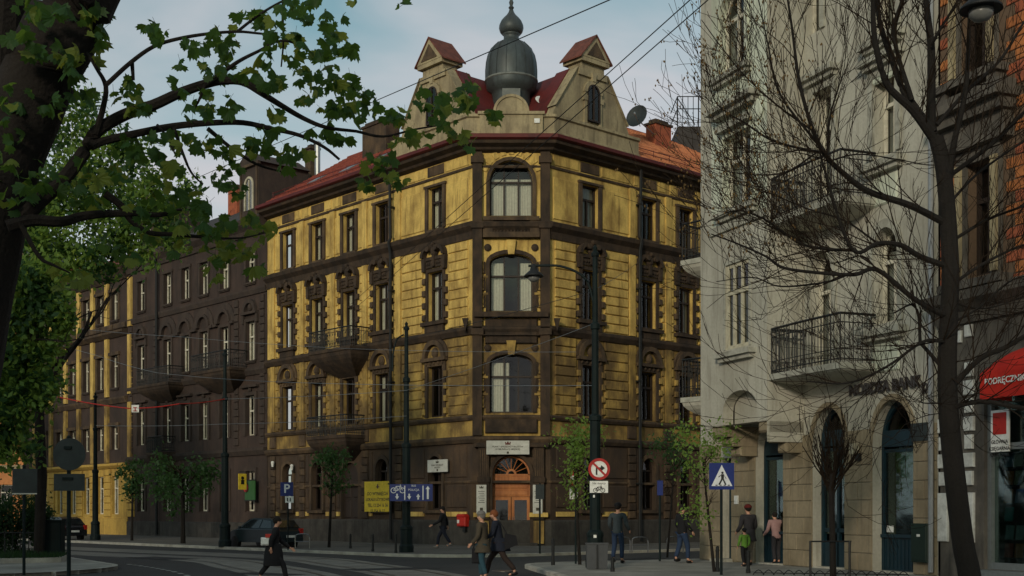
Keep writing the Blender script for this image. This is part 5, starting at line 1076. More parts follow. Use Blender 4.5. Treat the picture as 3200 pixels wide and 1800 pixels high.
CLU = [(90,40,55,9),(170,60,60,10),(240,40,60,9),(300,60,50,8),(60,130,60,10),(140,140,60,10),(200,170,55,8),(260,190,45,7),(310,110,35,4),(230,225,35,4),(60,290,55,8),(20,340,50,7),(120,325,50,6),(250,290,40,6),(20,545,70,12),(90,540,60,9),(190,565,55,8),(160,330,40,4),
 (400,290,50,10),(430,320,45,8),(470,82,28,5),(505,110,30,5),(590,140,28,5),(630,155,25,4),(690,125,45,10),(720,150,40,8),(670,210,45,8),(700,235,35,6),(560,200,22,3),(560,275,28,5),(640,315,40,7),(690,325,38,6),(615,345,40,7),(720,330,25,3),(450,330,40,6),(555,440,42,8),(490,455,38,6),(640,440,40,8),(690,465,35,7),(420,455,35,6),(380,460,35,5),(520,500,28,4),(430,500,30,4),
 (745,65,28,5),(790,60,20,3),(835,60,40,9),(920,25,42,9),(950,60,25,3),(900,130,45,9),(845,130,38,7),(960,140,35,6),(1020,55,30,6),(1050,70,28,5),(1040,125,30,6),(1085,140,28,6),(1005,165,35,7),(1060,185,28,5),(1010,200,22,4),(820,195,28,4),(920,200,35,7),(960,250,38,8),(985,290,30,6),(790,240,35,6),(850,250,30,5),(880,270,22,3),(1030,250,28,5),(1100,255,30,6),(1140,275,28,5),(1075,310,40,8),(1030,345,30,6),(1115,350,40,8),(870,350,28,5),(840,395,32,6),(1010,405,32,6),(1050,435,35,7),(770,430,40,8),(830,440,40,8),(790,465,25,3),(930,480,30,6),(895,500,30,5),
 (1200,335,40,9),(1250,350,32,6),(1340,315,42,10),(1400,320,42,10),(1455,305,45,11),(1478,275,28,5),(1525,365,30,6),(1380,375,40,8),(1310,430,38,8),(1260,445,30,5),(1430,425,32,7),(1465,445,22,3),(1180,515,42,10),(1230,560,35,7),(1150,575,32,6),(1210,500,30,5),
 (540,560,36,8),(495,580,34,7),(600,620,40,8),(690,565,45,10),(745,595,32,6),(640,660,35,6),(720,755,38,8),(800,715,34,6),(760,785,32,6),(700,800,36,7),(640,800,34,6),(840,725,30,6),(815,830,32,6),(590,705,45,9),(520,650,40,7),(650,715,40,8),(420,655,40,7),(450,705,38,6),(380,560,40,7),(330,560,42,7),(260,540,42,7),(300,640,35,5),(560,780,34,5),(480,760,32,5),(240,610,38,5),(165,850,26,4),(240,860,24,3),(275,865,22,3),(190,890,22,3),(330,760,30,4),(400,800,28,4),(660,850,28,4),(730,690,32,6),(560,610,32,5),(780,660,28,4),
 (980,5,18,2),(1110,10,14,2),(1252,15,14,2),(900,470,22,3),(720,520,28,4),(1020,330,30,5),(960,320,25,4),(60,430,45,5),(30,640,40,5),(90,620,40,5)]
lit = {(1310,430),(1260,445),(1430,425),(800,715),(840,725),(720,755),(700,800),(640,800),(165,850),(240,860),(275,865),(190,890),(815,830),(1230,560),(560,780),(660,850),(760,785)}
allL = []; rs = random.Random(5)
for x, y, r, n in CLU:
    for k in range(max(2, int(n*1.15))):
        rr = r*math.sqrt(rs.random()); a = rs.uniform(0,6.28); Y = 9.2+.9*min(1,x/1200)+rs.uniform(-.45,.45)
        p = PX(x+rr*math.cos(a)*1.05, y+rr*math.sin(a)*.9, Y); s = rs.uniform(.42,.92)*(1.2 if x < 320 and y < 250 else 1)
        mtx = Matrix.Translation(p) @ Matrix.Rotation(rs.uniform(0,6.28),4,'Z') @ Matrix.Rotation(rs.gauss(-.5,.55),4,'X') @ Matrix.Rotation(rs.gauss(0,.5),4,'Y') @ Matrix.Diagonal((s,s,s,1))
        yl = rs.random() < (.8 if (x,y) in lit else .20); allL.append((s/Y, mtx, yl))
allL.sort(key=lambda t: -t[0])
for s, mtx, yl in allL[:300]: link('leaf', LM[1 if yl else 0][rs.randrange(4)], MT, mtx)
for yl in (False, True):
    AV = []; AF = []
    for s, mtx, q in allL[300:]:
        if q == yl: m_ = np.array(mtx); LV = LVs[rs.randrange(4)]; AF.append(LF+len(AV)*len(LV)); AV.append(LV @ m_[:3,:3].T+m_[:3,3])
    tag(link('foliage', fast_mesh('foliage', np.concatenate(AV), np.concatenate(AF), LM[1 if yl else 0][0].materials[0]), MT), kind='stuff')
# petioles
pet = MB()
for s, mtx, yl in allL:
    p = mtx.translation; 
    if rs.random() < .4: pet.tube([p, p+Vector((rs.gauss(0,.02),rs.gauss(0,.02),rs.uniform(.03,.06)))], .0014, 3)
tag(obj('leaf_stalks', pet, M['twig'], MT), kind='stuff')
# ---- park trees: two show behind the maple, the rest are unseen, added to shade the street
def park_tree(x, y, h, cr, label, n, seed, m='leaf_b', blobs=None, size=.16):
    t = thing('linden_tree', label, 'tree', (x, y, 0), None); rg = random.Random(seed); b = MB(); tips = []
    b.tube([(x,y,0),(x+.1,y,h*.2),(x-.05,y+.1,h*.42),(x,y,h*.6)], [.012*h,.0125*h,.010*h,.006*h], 10); obj('trunk', b, M['bark'], t)
    b = MB()
    for k in range(9): a = rg.uniform(0,6.28); z = h*rg.uniform(.28,.58); branchy(b, (x,y,z), (math.cos(a),math.sin(a),.8), cr*.75, .09, 2, .6, .2, rg, .008, tips)
    tag(obj('limbs', b, M['bark'], t), kind='stuff')
    if blobs is None:
        blobs = [((x,y,h*.66),cr*.8,cr*.8,h*.26)]
        for k in range(8): a = 6.28*k/8+rg.random(); q = rg.uniform(.4,.75)*cr; blobs.append(((x+q*math.cos(a),y+q*math.sin(a),h*rg.uniform(.42,.85)),cr*.42,cr*.42,h*.13))
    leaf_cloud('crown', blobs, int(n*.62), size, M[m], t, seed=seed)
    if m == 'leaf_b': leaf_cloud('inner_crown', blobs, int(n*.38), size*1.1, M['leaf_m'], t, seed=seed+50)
    return t
Y1, Y2 = 40., 36.
def blob(px, py, rx, ry, Y): c = PX(px,py,Y); return (tuple(c), rx*mpp(Y), rx*mpp(Y)*.9, ry*mpp(Y))
c1 = GR(120, 1600+FPX*EYE/Y1)
park_tree(c1.x, Y1, 14, 4.5, 'fresh green linden glowing behind the maple branches', 14000, 3, 'leaf_b', [blob(*q, Y1) for q in ((170,390,80,75),(250,330,60,50),(330,420,80,60),(430,560,80,70),(270,560,130,100),(370,690,110,80),(180,720,120,110),(280,810,110,70),(110,600,70,100),(470,640,60,50),(90,850,80,80),(370,780,70,50),(450,820,40,40),(560,650,55,45),(520,745,60,45),(600,570,40,35),(430,470,50,40),(60,720,70,70))], .10)
c2 = GR(20, 1600+FPX*EYE/Y2)
park_tree(c2.x-1.6, Y2, 11, 4, 'dense green linden hanging low over the hedge bed', 12000, 4, 'leaf_b', [blob(*q, Y2) for q in ((30,960,90,90),(120,880,90,60),(40,1110,80,80),(100,1230,75,60),(20,1270,80,90),(30,1400,70,60),(110,1010,55,70),(170,960,60,45),(130,1100,50,40),(200,1020,45,30),(-40,1200,90,200),(175,1190,30,25))], .11)
SHADE_TREES = ((-33,49,18,6.5,'tall on the lawn beyond the hedge bed'),(-45,66,18,6.5,'nearest the orange house'),
 (-54,-6,23,7,'first of the tall row on the park side'),(-43,-8,23,7,'second of the tall row on the park side'),(-33,-6,23,7,'third of the tall row on the park side'),(-24,-8,22,6.5,'fourth of the tall row on the park side'),
 (-7,-12,11,5,'low and round in the row facing the dome'),(4,-14,11,5,'low and round in the row facing the bank'),(16,-12,13,6,'broad, at the end of the row facing the bookshop'))
for k, (x, y, h, cr, lab) in enumerate(SHADE_TREES): park_tree(x, y, h, cr, 'added unseen shade tree '+lab, 5600, 20+k, 'leaf_d', None, .5)
# ---- young street trees
def young_tree(name, label, px, pyb, Y, blobs, n, m, size, trunk_r=.05, lean=0, ptop=None, grp=None, bare=0):
    base = PX(px, pyb, Y); base.z = .1; t = thing(name, label, 'tree', base, grp); ztop = blobs[0][0][2]+blobs[0][3]*.3
    top = Vector((blobs[0][0][0], Y, ztop)); b = MB()
    ch = [base, base.lerp(top,.35)+Vector((lean,0,0)), base.lerp(top,.7)+Vector((lean*.6,0,0)), top]; b.tube(smooth(ch,4), [trunk_r*(1-.05*i) for i in range(13)], 8); obj('trunk', b, M['bark'], t)
    lb = MB(); rg = random.Random(int(px))
    for k in range(10): a = rg.uniform(0,6.28); s = base.lerp(top, rg.uniform(.5,.95)); branchy(lb, s, (math.cos(a),math.sin(a)*.6,.9), blobs[0][1]*.8, trunk_r*.35, 2, .6, .2, rg, .005)
    tag(obj('limbs', lb, M['twig'], t), kind='stuff')
    if n: leaf_cloud('crown', blobs, n, size, M[m], t, seed=int(px))
    return t
young_tree('street_tree', 'slender young tree with pale spring leaves behind the lamp post', 1812, 1782, 37., [blob(*q, 37.) for q in ((1790,1390,60,55),(1830,1350,45,35),(1765,1370,35,30),(1795,1480,45,60),(1870,1360,25,22),(1810,1560,30,40),(1780,1440,35,30))], 1000, 'leaf_b', .065, .055)
young_tree('street_tree', 'small dark round tree before the carriage door', 1028, 1715, 55., [blob(*q, 55.) for q in ((1040,1460,45,50),(1020,1430,35,30),(1070,1450,30,30),(1050,1520,30,35),(1000,1440,18,18))], 800, 'leaf_m', .09, .07)
young_tree('street_tree', 'broad dark tree on the pavement before the umber house', 572, 1700, 62., [blob(*q, 62.) for q in ((570,1500,90,55),(500,1480,60,45),(640,1490,55,45),(540,1560,60,35),(470,1530,35,30),(500,1430,35,30),(610,1540,40,30))], 1500, 'leaf_m', .12, .13)
young_tree('street_tree', 'small dark tree beside the yellow ground floor', 412, 1690, 68., [blob(*q, 68.) for q in ((415,1490,38,55),(400,1530,30,30),(430,1460,22,22))], 520, 'leaf_m', .12, .08)
young_tree('street_tree', 'crooked sapling with sparse leaves beside the pedestrian crossing sign', 2232, 1800, 32.6, [blob(*q, 32.6) for q in ((2195,1450,60,70),(2150,1400,50,40),(2240,1380,50,40),(2270,1330,35,22),(2120,1340,45,25),(2180,1560,45,60),(2250,1420,40,30),(2210,1620,40,40),(2130,1460,35,35))], 950, 'leaf_b', .055, .045)
young_tree('street_tree', 'little ash coloured tree by the far bicycle racks', 2085, 1752, 43., [blob(*q, 43.) for q in ((2110,1440,55,60),(2060,1390,40,30),(2140,1370,35,30))], 500, 'leaf_m', .07, .04)
# ---- pollarded bare tree by the bank door
PB = thing('pollard_tree', 'small bare pollard with upswept twigs before the bank door', 'tree', (PX(2600,1800,30).x, 30, 0)); b = MB()
b.tube([PX(2604,1835,30),PX(2602,1700,30),PX(2598,1560,30),PX(2600,1480,30)], [.085,.075,.07,.07], 8); obj('trunk', b, M['bark'], PB); b = MB(); rg = random.Random(11)
for k in range(30):
    a = rg.uniform(0,6.28); s = PX(2600, rg.uniform(1480,1560), 30); branchy(b, s, (math.cos(a)*.75,math.sin(a)*.6,1.0), rg.uniform(.8,1.25), .022, 2, .38, .4, rg, .006, None, 4, .1)
tag(obj('twigs', b, M['twig'], PB), kind='stuff')
for y_ in (0,): obj('tree_guard', MB().tube([PX(2530,1692,29.9),PX(2660,1692,29.9)], .02, 5).tube([PX(2532,1690,29.9),PX(2532,1840,29.9)], .03, 5).tube([PX(2655,1690,29.9),PX(2655,1840,29.9)], .03, 5), M['iron'], PB)
# ---- big bare tree on the right
BT = thing('bare_tree', 'tall leafless tree with long spreading branches in front of the bank', 'tree', (PX(3030,1600,20).x, 20, 0))
YT = 20.
b = MB(); ch = [(3045,1960),(3030,1800),(3010,1700),(2985,1500),(2965,1300),(2960,1150),(2965,1000),(2970,850),(2960,650),(2945,510),(2925,430)]
pts = smooth([PX(x,y,YT) for x, y in ch], 4); obj('trunk', b.tube(pts, [.185-.07*(i/(len(pts)-1)) for i in range(len(pts))], 12), M['bark2'], BT)
LB = [([(2925,440),(2854,344),(2771,265),(2738,124),(2730,0),(2725,-120)],.075,.025,-.6),([(2916,414),(2833,298),(2796,207),(2750,62),(2742,-60)],.07,.03,.5),([(2850,315),(2808,166),(2796,83),(2817,0),(2825,-80)],.04,.02,.2),
 ([(2930,440),(2912,393),(2912,166),(2908,103),(2891,0),(2888,-90)],.08,.04,.3),([(2912,137),(2937,95),(2995,0),(3020,-60)],.03,.012,-.4),([(2962,570),(2978,455),(3015,290),(3024,124),(3028,-40)],.06,.02,-.5),
 ([(2962,555),(3102,447),(3200,352),(3300,250)],.04,.02,-.8),([(2930,390),(3020,290),(3123,186),(3200,75),(3260,-10)],.035,.015,.9),([(2965,640),(3060,540),(3200,440),(3280,400)],.025,.012,.6),
 ([(2955,700),(2840,640),(2721,600),(2640,545),(2580,480),(2530,390),(2500,250),(2475,100),(2460,-30)],.06,.014,-1.2),([(2580,480),(2480,460),(2400,430),(2330,380),(2270,350),(2230,300),(2205,200)],.022,.007,-.5),([(2585,485),(2590,370),(2615,290),(2640,220)],.02,.008,.3),
 ([(2580,480),(2440,300),(2400,150),(2370,0)],.022,.008,-.6),([(2560,470),(2450,540),(2330,545),(2200,520)],.016,.006,-.6),([(2540,410),(2440,340),(2330,240),(2240,130),(2190,60)],.016,.006,.4),([(2600,500),(2700,480),(2900,520)],.014,.008,.2),
 ([(2960,835),(2880,800),(2812,770),(2740,760),(2676,786),(2638,724),(2597,600),(2560,480)],.05,.014,-1),([(2676,786),(2590,780),(2510,761),(2440,720),(2386,683),(2300,660),(2210,690)],.028,.007,-.8),([(2740,760),(2640,690),(2520,650),(2400,600),(2260,560)],.018,.006,.3),
 ([(2960,985),(2933,973),(2854,927),(2742,840),(2668,861),(2580,857),(2456,840),(2394,799),(2311,761),(2225,728)],.05,.009,-1),([(2640,860),(2580,885),(2440,898),(2357,865),(2240,880)],.02,.006,-.6),([(2742,845),(2690,800),(2600,820),(2500,790)],.014,.006,.4),
 ([(2960,1075),(2933,1064),(2875,1068),(2771,1147),(2647,1196),(2520,1190)],.035,.010,-.7),([(2875,1068),(2872,990),(2850,952),(2790,980)],.028,.012,.1),([(2875,1070),(2930,1130),(2965,1180)],.03,.03,0),([(2840,1095),(2750,1190),(2640,1290)],.012,.006,-.3),
 ([(2974,1210),(3061,1126),(3140,1085),(3200,1047),(3300,1000)],.05,.03,-.6),([(2968,1290),(3000,1268),(3080,1255),(3150,1266),(3220,1282),(3320,1300)],.045,.03,-.7),([(2955,1260),(2890,1262),(2880,1247)],.014,.006,-.2),([(2960,1290),(2890,1300),(2830,1330)],.009,.005,-.2),
 ([(2970,890),(3060,830),(3140,790),(3200,770),(3290,740)],.03,.012,.6),([(2968,760),(3080,690),(3200,640),(3280,600)],.03,.012,-.7),([(2975,940),(3080,960),(3200,930)],.02,.009,.3),([(2972,1010),(3060,960),(3150,880),(3230,850)],.02,.009,.3)]
tips = []; tw = MB(); rg = random.Random(3)
for ch, r0, r1, dz in LB:
    n = len(ch); pts = smooth([PX(x+rg.uniform(-4,4), y+rg.uniform(-4,4), YT+dz*i/(n-1)*1.2) for i, (x, y) in enumerate(ch)], 5); m = len(pts)
    obj('branch', MB().tube(pts, [r0+(r1-r0)*i/(m-1) for i in range(m)], 7), M['bark2'], BT)
    for i in range(2, m, 1 if r0 < .045 else 2):
        d = (pts[i]-pts[i-1]).normalized(); ax = Vector((rg.gauss(0,1),rg.gauss(0,.7),rg.gauss(0,1))).normalized(); r = (r0+(r1-r0)*i/(m-1))
        ppx = 1600+pts[i].x/pts[i].y*FPX
        if ppx < 2320 and rg.random() < .6: continue
        branchy(tw, pts[i], d+ax*.8+Vector((0,0,.25)), rg.uniform(.7,1.7)*(.5 if ppx < 2330 else 1), max(.006,min(.013,r*.42)), 2, .6, .26, rg, .0040, tips, 4, .14)
tag(obj('twigs', tw, M['twig'], BT), kind='stuff')
bd = MB()
for p in tips:
    if rg.random() < .35 and p.x < 4.6 and p.z > 5.5:
        for k in range(2): q = p+Vector((rg.gauss(0,.03),rg.gauss(0,.03),rg.gauss(0,.03))); bd.sphere(q,.014,.014,.024,4,2)
tag(obj('buds', bd, M['bud'], BT), kind='stuff')
# ---- shrub on the planting bed
for (px, py, rx, ry, Y, lab) in ((60,1600,85,60,42.,'rounded dark green shrub behind the bed fence'),(-20,1640,60,70,41.,'low bushy shrub at the park side of the bed'),(120,1630,30,35,43.,'small shrub beside the parked car')):
    c = PX(px,py,Y); t = thing('shrub', lab, 'shrub', (c.x,Y,.26)); 
    leaf_cloud('foliage', [blob(px,py,rx,ry,Y), blob(px,py+ry*.9,rx*.8,ry*.6,Y)], 3000, .06, M['leaf_d'], t, seed=int(px)+99)
    b = MB(); 
    for k in range(7): b.tube([(c.x+random.uniform(-.2,.2),Y,.25),(c.x+random.uniform(-.6,.6),Y+random.uniform(-.4,.4),c.z)], .02, 4)
    tag(obj('stems', b, M['twig'], t), kind='stuff')
# ================================================================== street furniture
def lat(prof, p, n=14): return MB().lathe(prof, n, p.x, p.y)
def xz(px, py, Y): v = PX(px, py, Y); return v
def sign_face(name, t, px0, px1, py0, py1, Y, m, th=.02, y_off=0):
    a, b = PX(px0, py1, Y), PX(px1, py0, Y); return obj(name, MB().box(a.x, b.x, Y+y_off-th, Y+y_off, a.z, b.z), m, t)
# -- tram and lamp masts
def mast(px, pyb, pyt, rad, label, name='tram_mast', extra=None):
    g = GR(px, pyb); Y = g.y; zt = PX(px, pyt, Y).z; t = thing(name, label, 'mast' if name == 'tram_mast' else 'street lamp', (g.x, Y, .11)); p = Vector((g.x, Y, 0))
    s = rad; 
    obj('base', lat([(s*1.75,.1),(s*1.75,.35),(s*1.5,.42),(s*1.45,.95),(s*1.55,1.0),(s*1.5,1.08),(s*1.05,1.16)], p), M['pole'], t)
    obj('shaft', lat([(s,1.1),(s*.95,zt*.46),(s*1.15,zt*.46+.02),(s*1.15,zt*.46+.14),(s*.66,zt*.46+.2),(s*.6,zt*.74),(s*.85,zt*.74+.02),(s*.85,zt*.74+.16),(s*.5,zt*.74+.2),(s*.45,zt-.3)], p), M['pole'], t)
    obj('finial', lat([(s*.7,zt-.32),(s*.75,zt-.24),(s*.3,zt-.16),(s*.42,zt-.08),(.01,zt)], p), M['pole'], t); return t, p, Y, zt
TM, tp_, tY, tz = mast(1860, 1786, 765, .155, 'tall dark green lamp post carrying the no right turn sign', 'street_lamp')
ar = MB().tube(smooth([PX(1858,960,tY),PX(1838,885,tY),PX(1805,852,tY),PX(1751,832,tY),PX(1700,830,tY),PX(1651,831,tY)],4), .035, 7); obj('arm', ar, M['pole'], TM)
lp = PX(1668,858,tY); 
def lantern(t, p, s=1.0):
    obj('lamp_shade', MB().lathe([(.05*s,p.z+.30*s),(.09*s,p.z+.22*s),(.12*s,p.z+.12*s),(.17*s,p.z+.08*s),(.28*s,p.z-.02*s),(.29*s,p.z-.06*s),(.26*s,p.z-.05*s)], 18, p.x, p.y), M['iron'], t, None, True)
    obj('lamp_glass', MB().lathe([(.17*s,p.z-.05*s),(.16*s,p.z-.14*s),(.10*s,p.z-.20*s),(.02*s,p.z-.22*s)], 14, p.x, p.y), mat('frosted glass', (.16,.16,.15), .3), t, None, True)
lantern(TM, lp, .95); obj('sticker', MB().box(tp_.x-.06,tp_.x+.02,tY-.24,tY-.226,1.14-.2,1.14-.12), M['white'], TM)
for k, (dx, z) in enumerate(((-.03,2.35),(.0,2.2),(-.02,2.05))): obj('sticker', MB().box(tp_.x-.05+dx,tp_.x+dx,tY-.17,tY-.16,z,z+.07), M['white'], TM)
TA, ap_, aY, az = mast(1270, 1735, 1005, .16, 'slim tram mast beside the blue lane sign'); 
obj('bracket', MB().tube(smooth([PX(1262,1045,aY),PX(1240,1062,aY),PX(1228,1110,aY),PX(1226,1160,aY)],4), .03, 6), M['pole'], TA)
mast(703, 1716, 1090, .165, 'tram mast in front of the umber house balcony'); mast(298, 1694, 1225, .16, 'tram mast in front of the yellow ground floor')
# pendant lamp hung over the pavement on a span wire
hp = PX(3066, 28, 16.); HL = thing('pendant_lamp', 'dark bell shaped lamp hanging on a wire above the pavement', 'street lamp', (hp.x,16,hp.z))
lantern(HL, hp+Vector((0,0,.04)), .92); obj('hanger', MB().tube([hp+Vector((0,0,.3)), hp+Vector((0,0,.9))], .02, 6), M['iron'], HL); obj('span_cable', MB().tube([(-1,16,hp.z+1.0),hp+Vector((0,0,.9)),(13,21,hp.z+1.6)], .008, 4), M['iron'], HL)
# -- traffic signs
def post(t, px, pyt, Y, r=.03, m='pole', z0=.1): p = PX(px, pyt, Y); obj('post', MB().lathe([(r,z0),(r,p.z),(r*.6,p.z+.03)], 8, p.x, Y), M[m], t)
def disc(t, name, px, py, Y, r, m, y=0, th=.02, ring=None):
    p = PX(px, py, Y); return obj(name, MB().disc(p.x, p.z, r, Y-y-th, Y-y, 24) if ring is None else MB().arc(p.x, p.z, ring, r, Y-y-th, Y-y, 28, 0, 2*math.pi), m, t)
Ys = tY-.2
T = thing('no_right_turn_sign', 'round red ringed no right turn sign on the lamp post', 'traffic sign', PX(1872,1500,Ys)); c = PX(1872,1466,Ys)
disc(T, 'face', 1872, 1466, Ys, .285, M['white']); disc(T, 'red_ring', 1872, 1466, Ys, .30, M['signred'], .02, .012, .225)
obj('turn_arrow', MB().prism([(c.x-.09,c.z-.16),(c.x-.05,c.z-.16),(c.x-.05,c.z-.0),(c.x+.05,c.z-.0),(c.x+.05,c.z-.06),(c.x+.16,c.z+.03),(c.x+.05,c.z+.11),(c.x+.05,c.z+.05),(c.x-.09,c.z+.05)], Ys-.03, Ys-.021), M['black'], T)
obj('red_bar', MB().prism([(c.x-.19,c.z+.15),(c.x-.15,c.z+.19),(c.x+.19,c.z-.15),(c.x+.15,c.z-.19)], Ys-.04, Ys-.031), M['signred'], T)
T = thing('sign_plate', 'white bicycle exemption plate under the no right turn sign', 'traffic sign', PX(1872,1540,Ys)); sign_face('plate', T, 1843, 1900, 1503, 1540, Ys, M['white']); c = PX(1872,1522,Ys)
obj('lettering', text_mesh('Nie dotyczy', .075, M['black'], False, .001), None, T, Matrix.Translation((c.x,Ys-.024,c.z+.1)))
def bike_icon(t, c, y, s, m):
    b = MB().arc(c.x-.1*s,c.z-.04*s,.05*s,.065*s,y-.008,y,12,0,2*math.pi).arc(c.x+.1*s,c.z-.04*s,.05*s,.065*s,y-.008,y,12,0,2*math.pi)
    P_ = lambda x, z: Vector((c.x+x*s, y-.004, c.z+z*s))
    for a, e in (((-.1,-.04),(-.04,.05)),((-.04,.05),(.06,.05)),((.06,.05),(0,-.04)),((0,-.04),(-.04,.05)),((.06,.05),(.1,-.04)),((-.1,-.04),(0,-.04)),((.06,.05),(.05,.09))): b.tube([P_(*a),P_(*e)], .009*s, 4)
    obj('bicycle_symbol', b, m, t)
bike_icon(T, c-Vector((0,0,.05)), Ys-.022, 1.0, M['black'])
# lane sign on the tram mast
Yb = aY-.3; T = thing('lane_sign', 'blue lane direction sign with white arrows on the tram mast', 'traffic sign', PX(1285,1565,Yb)); sign_face('board', T, 1218, 1352, 1513, 1566, Yb, M['signblue'])
obj('bracket', MB().box(ap_.x-.05,ap_.x+.05,Yb,aY,2.35,2.4).box(ap_.x-.05,ap_.x+.05,Yb,aY,2.0,2.05), M['pole'], T)
sb = mat('sign white reflective', (.62,.64,.66), .5)
def arrow(px, py, h, up=1, w=.075, stem=.03):
    c = PX(px, py, Yb); s = up; obj('arrow', MB().prism([(c.x-stem,c.z-s*h/2),(c.x+stem,c.z-s*h/2),(c.x+stem,c.z+s*(h/2-.12)),(c.x+w,c.z+s*(h/2-.12)),(c.x,c.z+s*h/2),(c.x-w,c.z+s*(h/2-.12)),(c.x-stem,c.z+s*(h/2-.12))], Yb-.03, Yb-.021), sb, T)
arrow(1241,1552,.22,-1); arrow(1279,1552,.22,-1); arrow(1307,1552,.22,1); arrow(1337,1539,.5,1,.085,.035)
for px in (1265,1322): a = PX(px,1540,Yb); obj('divider', MB().box(a.x-.02,a.x+.02,Yb-.028,Yb-.021,a.z-.27,a.z+.27), sb, T)
for tx, px, py, sz in (('BUS',1293,1518,.10),('POLICJA',1293,1531,.115),): c = PX(px,py,Yb); obj('lettering', text_mesh(tx, sz, sb, False, .001), None, T, Matrix.Translation((c.x,Yb-.024,c.z)))
bike_icon(T, PX(1244,1527,Yb), Yb-.022, 1.7, sb)
# parking sign
Yp = 51.5; T = thing('parking_sign', 'blue square parking sign with a small white plate on a post', 'traffic sign', (PX(898,1600,Yp).x,Yp,.11)); post(T, 900, 1508, Yp); sign_face('board', T, 877, 917, 1507, 1550, Yp, M['signblue'], .02, -.04); sign_face('plate', T, 892, 918, 1551, 1571, Yp, M['white'], .02, -.04)
c = PX(897,1528,Yp); obj('letter_p', text_mesh('P', .5, sb, True, .001), None, T, Matrix.Translation((c.x,Yp-.065,c.z)))
c = PX(905,1561,Yp); obj('plate_marks', MB().box(c.x-.1,c.x-.05,Yp-.066,Yp-.062,c.z-.07,c.z+.07).box(c.x+.02,c.x+.06,Yp-.066,Yp-.062,c.z-.07,c.z+.07), M['signback'], T)
# pedestrian crossing sign
Yc = 31.; T = thing('crossing_sign', 'blue pedestrian crossing sign with white triangle on a black post', 'traffic sign', (PX(2254,1600,Yc).x,Yc,.11)); post(T, 2254, 1450, Yc, .035); sign_face('board', T, 2215, 2293, 1447, 1530, Yc, M['signblue'], .02, -.04)
a, b_, d_ = PX(2222,1519,Yc), PX(2287,1519,Yc), PX(2254,1453,Yc); yy = Yc-.064
obj('triangle', MB().prism([(a.x,a.z),(b_.x,b_.z),(d_.x,d_.z)], yy-.004, yy), sb, T)
c = PX(2256,1495,Yc); q = lambda x, z: (c.x+x, c.z+z)
w_ = MB().disc(c.x,c.z+.135,.03,yy-.01,yy-.0045,10)
for pl in ([(-.035,.1),(.04,.1),(.035,-.03),(-.03,-.03)], [(-.03,-.02),(.01,-.02),(-.06,-.16),(-.10,-.15)], [(0,-.02),(.035,-.02),(.10,-.15),(.065,-.17)], [(.03,.09),(.045,.07),(.10,.0),(.085,-.01)], [(-.03,.09),(-.045,.06),(-.09,.02),(-.10,.04)]): w_.prism([q(*v) for v in pl], yy-.01, yy-.0045)
obj('walking_figure', w_, M['black'], T); 
for k in range(4): v = q(-.17+.1*k,-.17); obj('stripe', MB().box(v[0],v[0]+.05,yy-.009,yy-.0045,v[1]-.008,v[1]+.012), M['black'], T)
# no-entry sign and plate behind the sapling
Yn = 37.6; T = thing('no_entry_sign', 'small red and white round sign edge-on behind the young tree', 'traffic sign', (PX(1791,1600,Yn).x,Yn,.11)); post(T, 1799, 1475, Yn, .03)
c = PX(1791,1493,Yn); obj('face', MB().disc(c.x,c.z,.11,Yn-.06,Yn-.04,20,r2=.24), M['signred'], T); obj('white_bar', MB().box(c.x-.075,c.x+.075,Yn-.07,Yn-.061,c.z-.07,c.z+.06), M['white'], T)
sign_face('plate', T, 1780, 1806, 1527, 1560, Yn, M['white'], .02, -.04)
# backs of signs
Yq = 30.; T = thing('traffic_sign', 'round grey sign back with square plate on a dark post', 'traffic sign', (PX(215,1600,Yq).x,Yq,.11)); post(T, 215, 1365, Yq, .05); disc(T, 'round_plate', 220, 1420, Yq, .385, M['signback'], .06); sign_face('square_plate', T, 172, 268, 1481, 1534, Yq, M['signback'], .02, -.06)
obj('clamp', MB().box(PX(205,1,Yq).x,PX(228,1,Yq).x,Yq-.12,Yq-.08,PX(1,1405,Yq).z,PX(1,1395,Yq).z).box(PX(200,1,Yq).x,PX(232,1,Yq).x,Yq-.12,Yq-.08,PX(1,1500,Yq).z,PX(1,1492,Yq).z), M['pole'], T)
Yq = 31.; T = thing('traffic_sign', 'square grey sign back on a thin post before the shrubs', 'traffic sign', (PX(72,1600,Yq).x,Yq,.11)); post(T, 75, 1455, Yq, .04); sign_face('square_plate', T, 42, 119, 1465, 1541, Yq, M['signback'], .02, -.05); obj('rim', MB().box(PX(42,1,Yq).x,PX(119,1,Yq).x,Yq-.075,Yq-.071,PX(1,1545,Yq).z,PX(1,1541,Yq).z), M['steel'], T)
for px, pyt, pyb, w0, lab in ((1687,1512,1738,27,'narrow sign back on a post before the entrance'),(2062,1500,1765,18,'narrow blue sign edge-on between the two standing men')):
    g = GR(px, pyb); T = thing('traffic_sign', lab, 'traffic sign', (g.x,g.y,.11)); post(T, px, pyt, g.y, .035); sign_face('plate', T, px-w0*.5, px+w0*.5, pyt+2, pyt+48, g.y, M['signback'] if w0 > 20 else M['signblue'], .02, -.05)
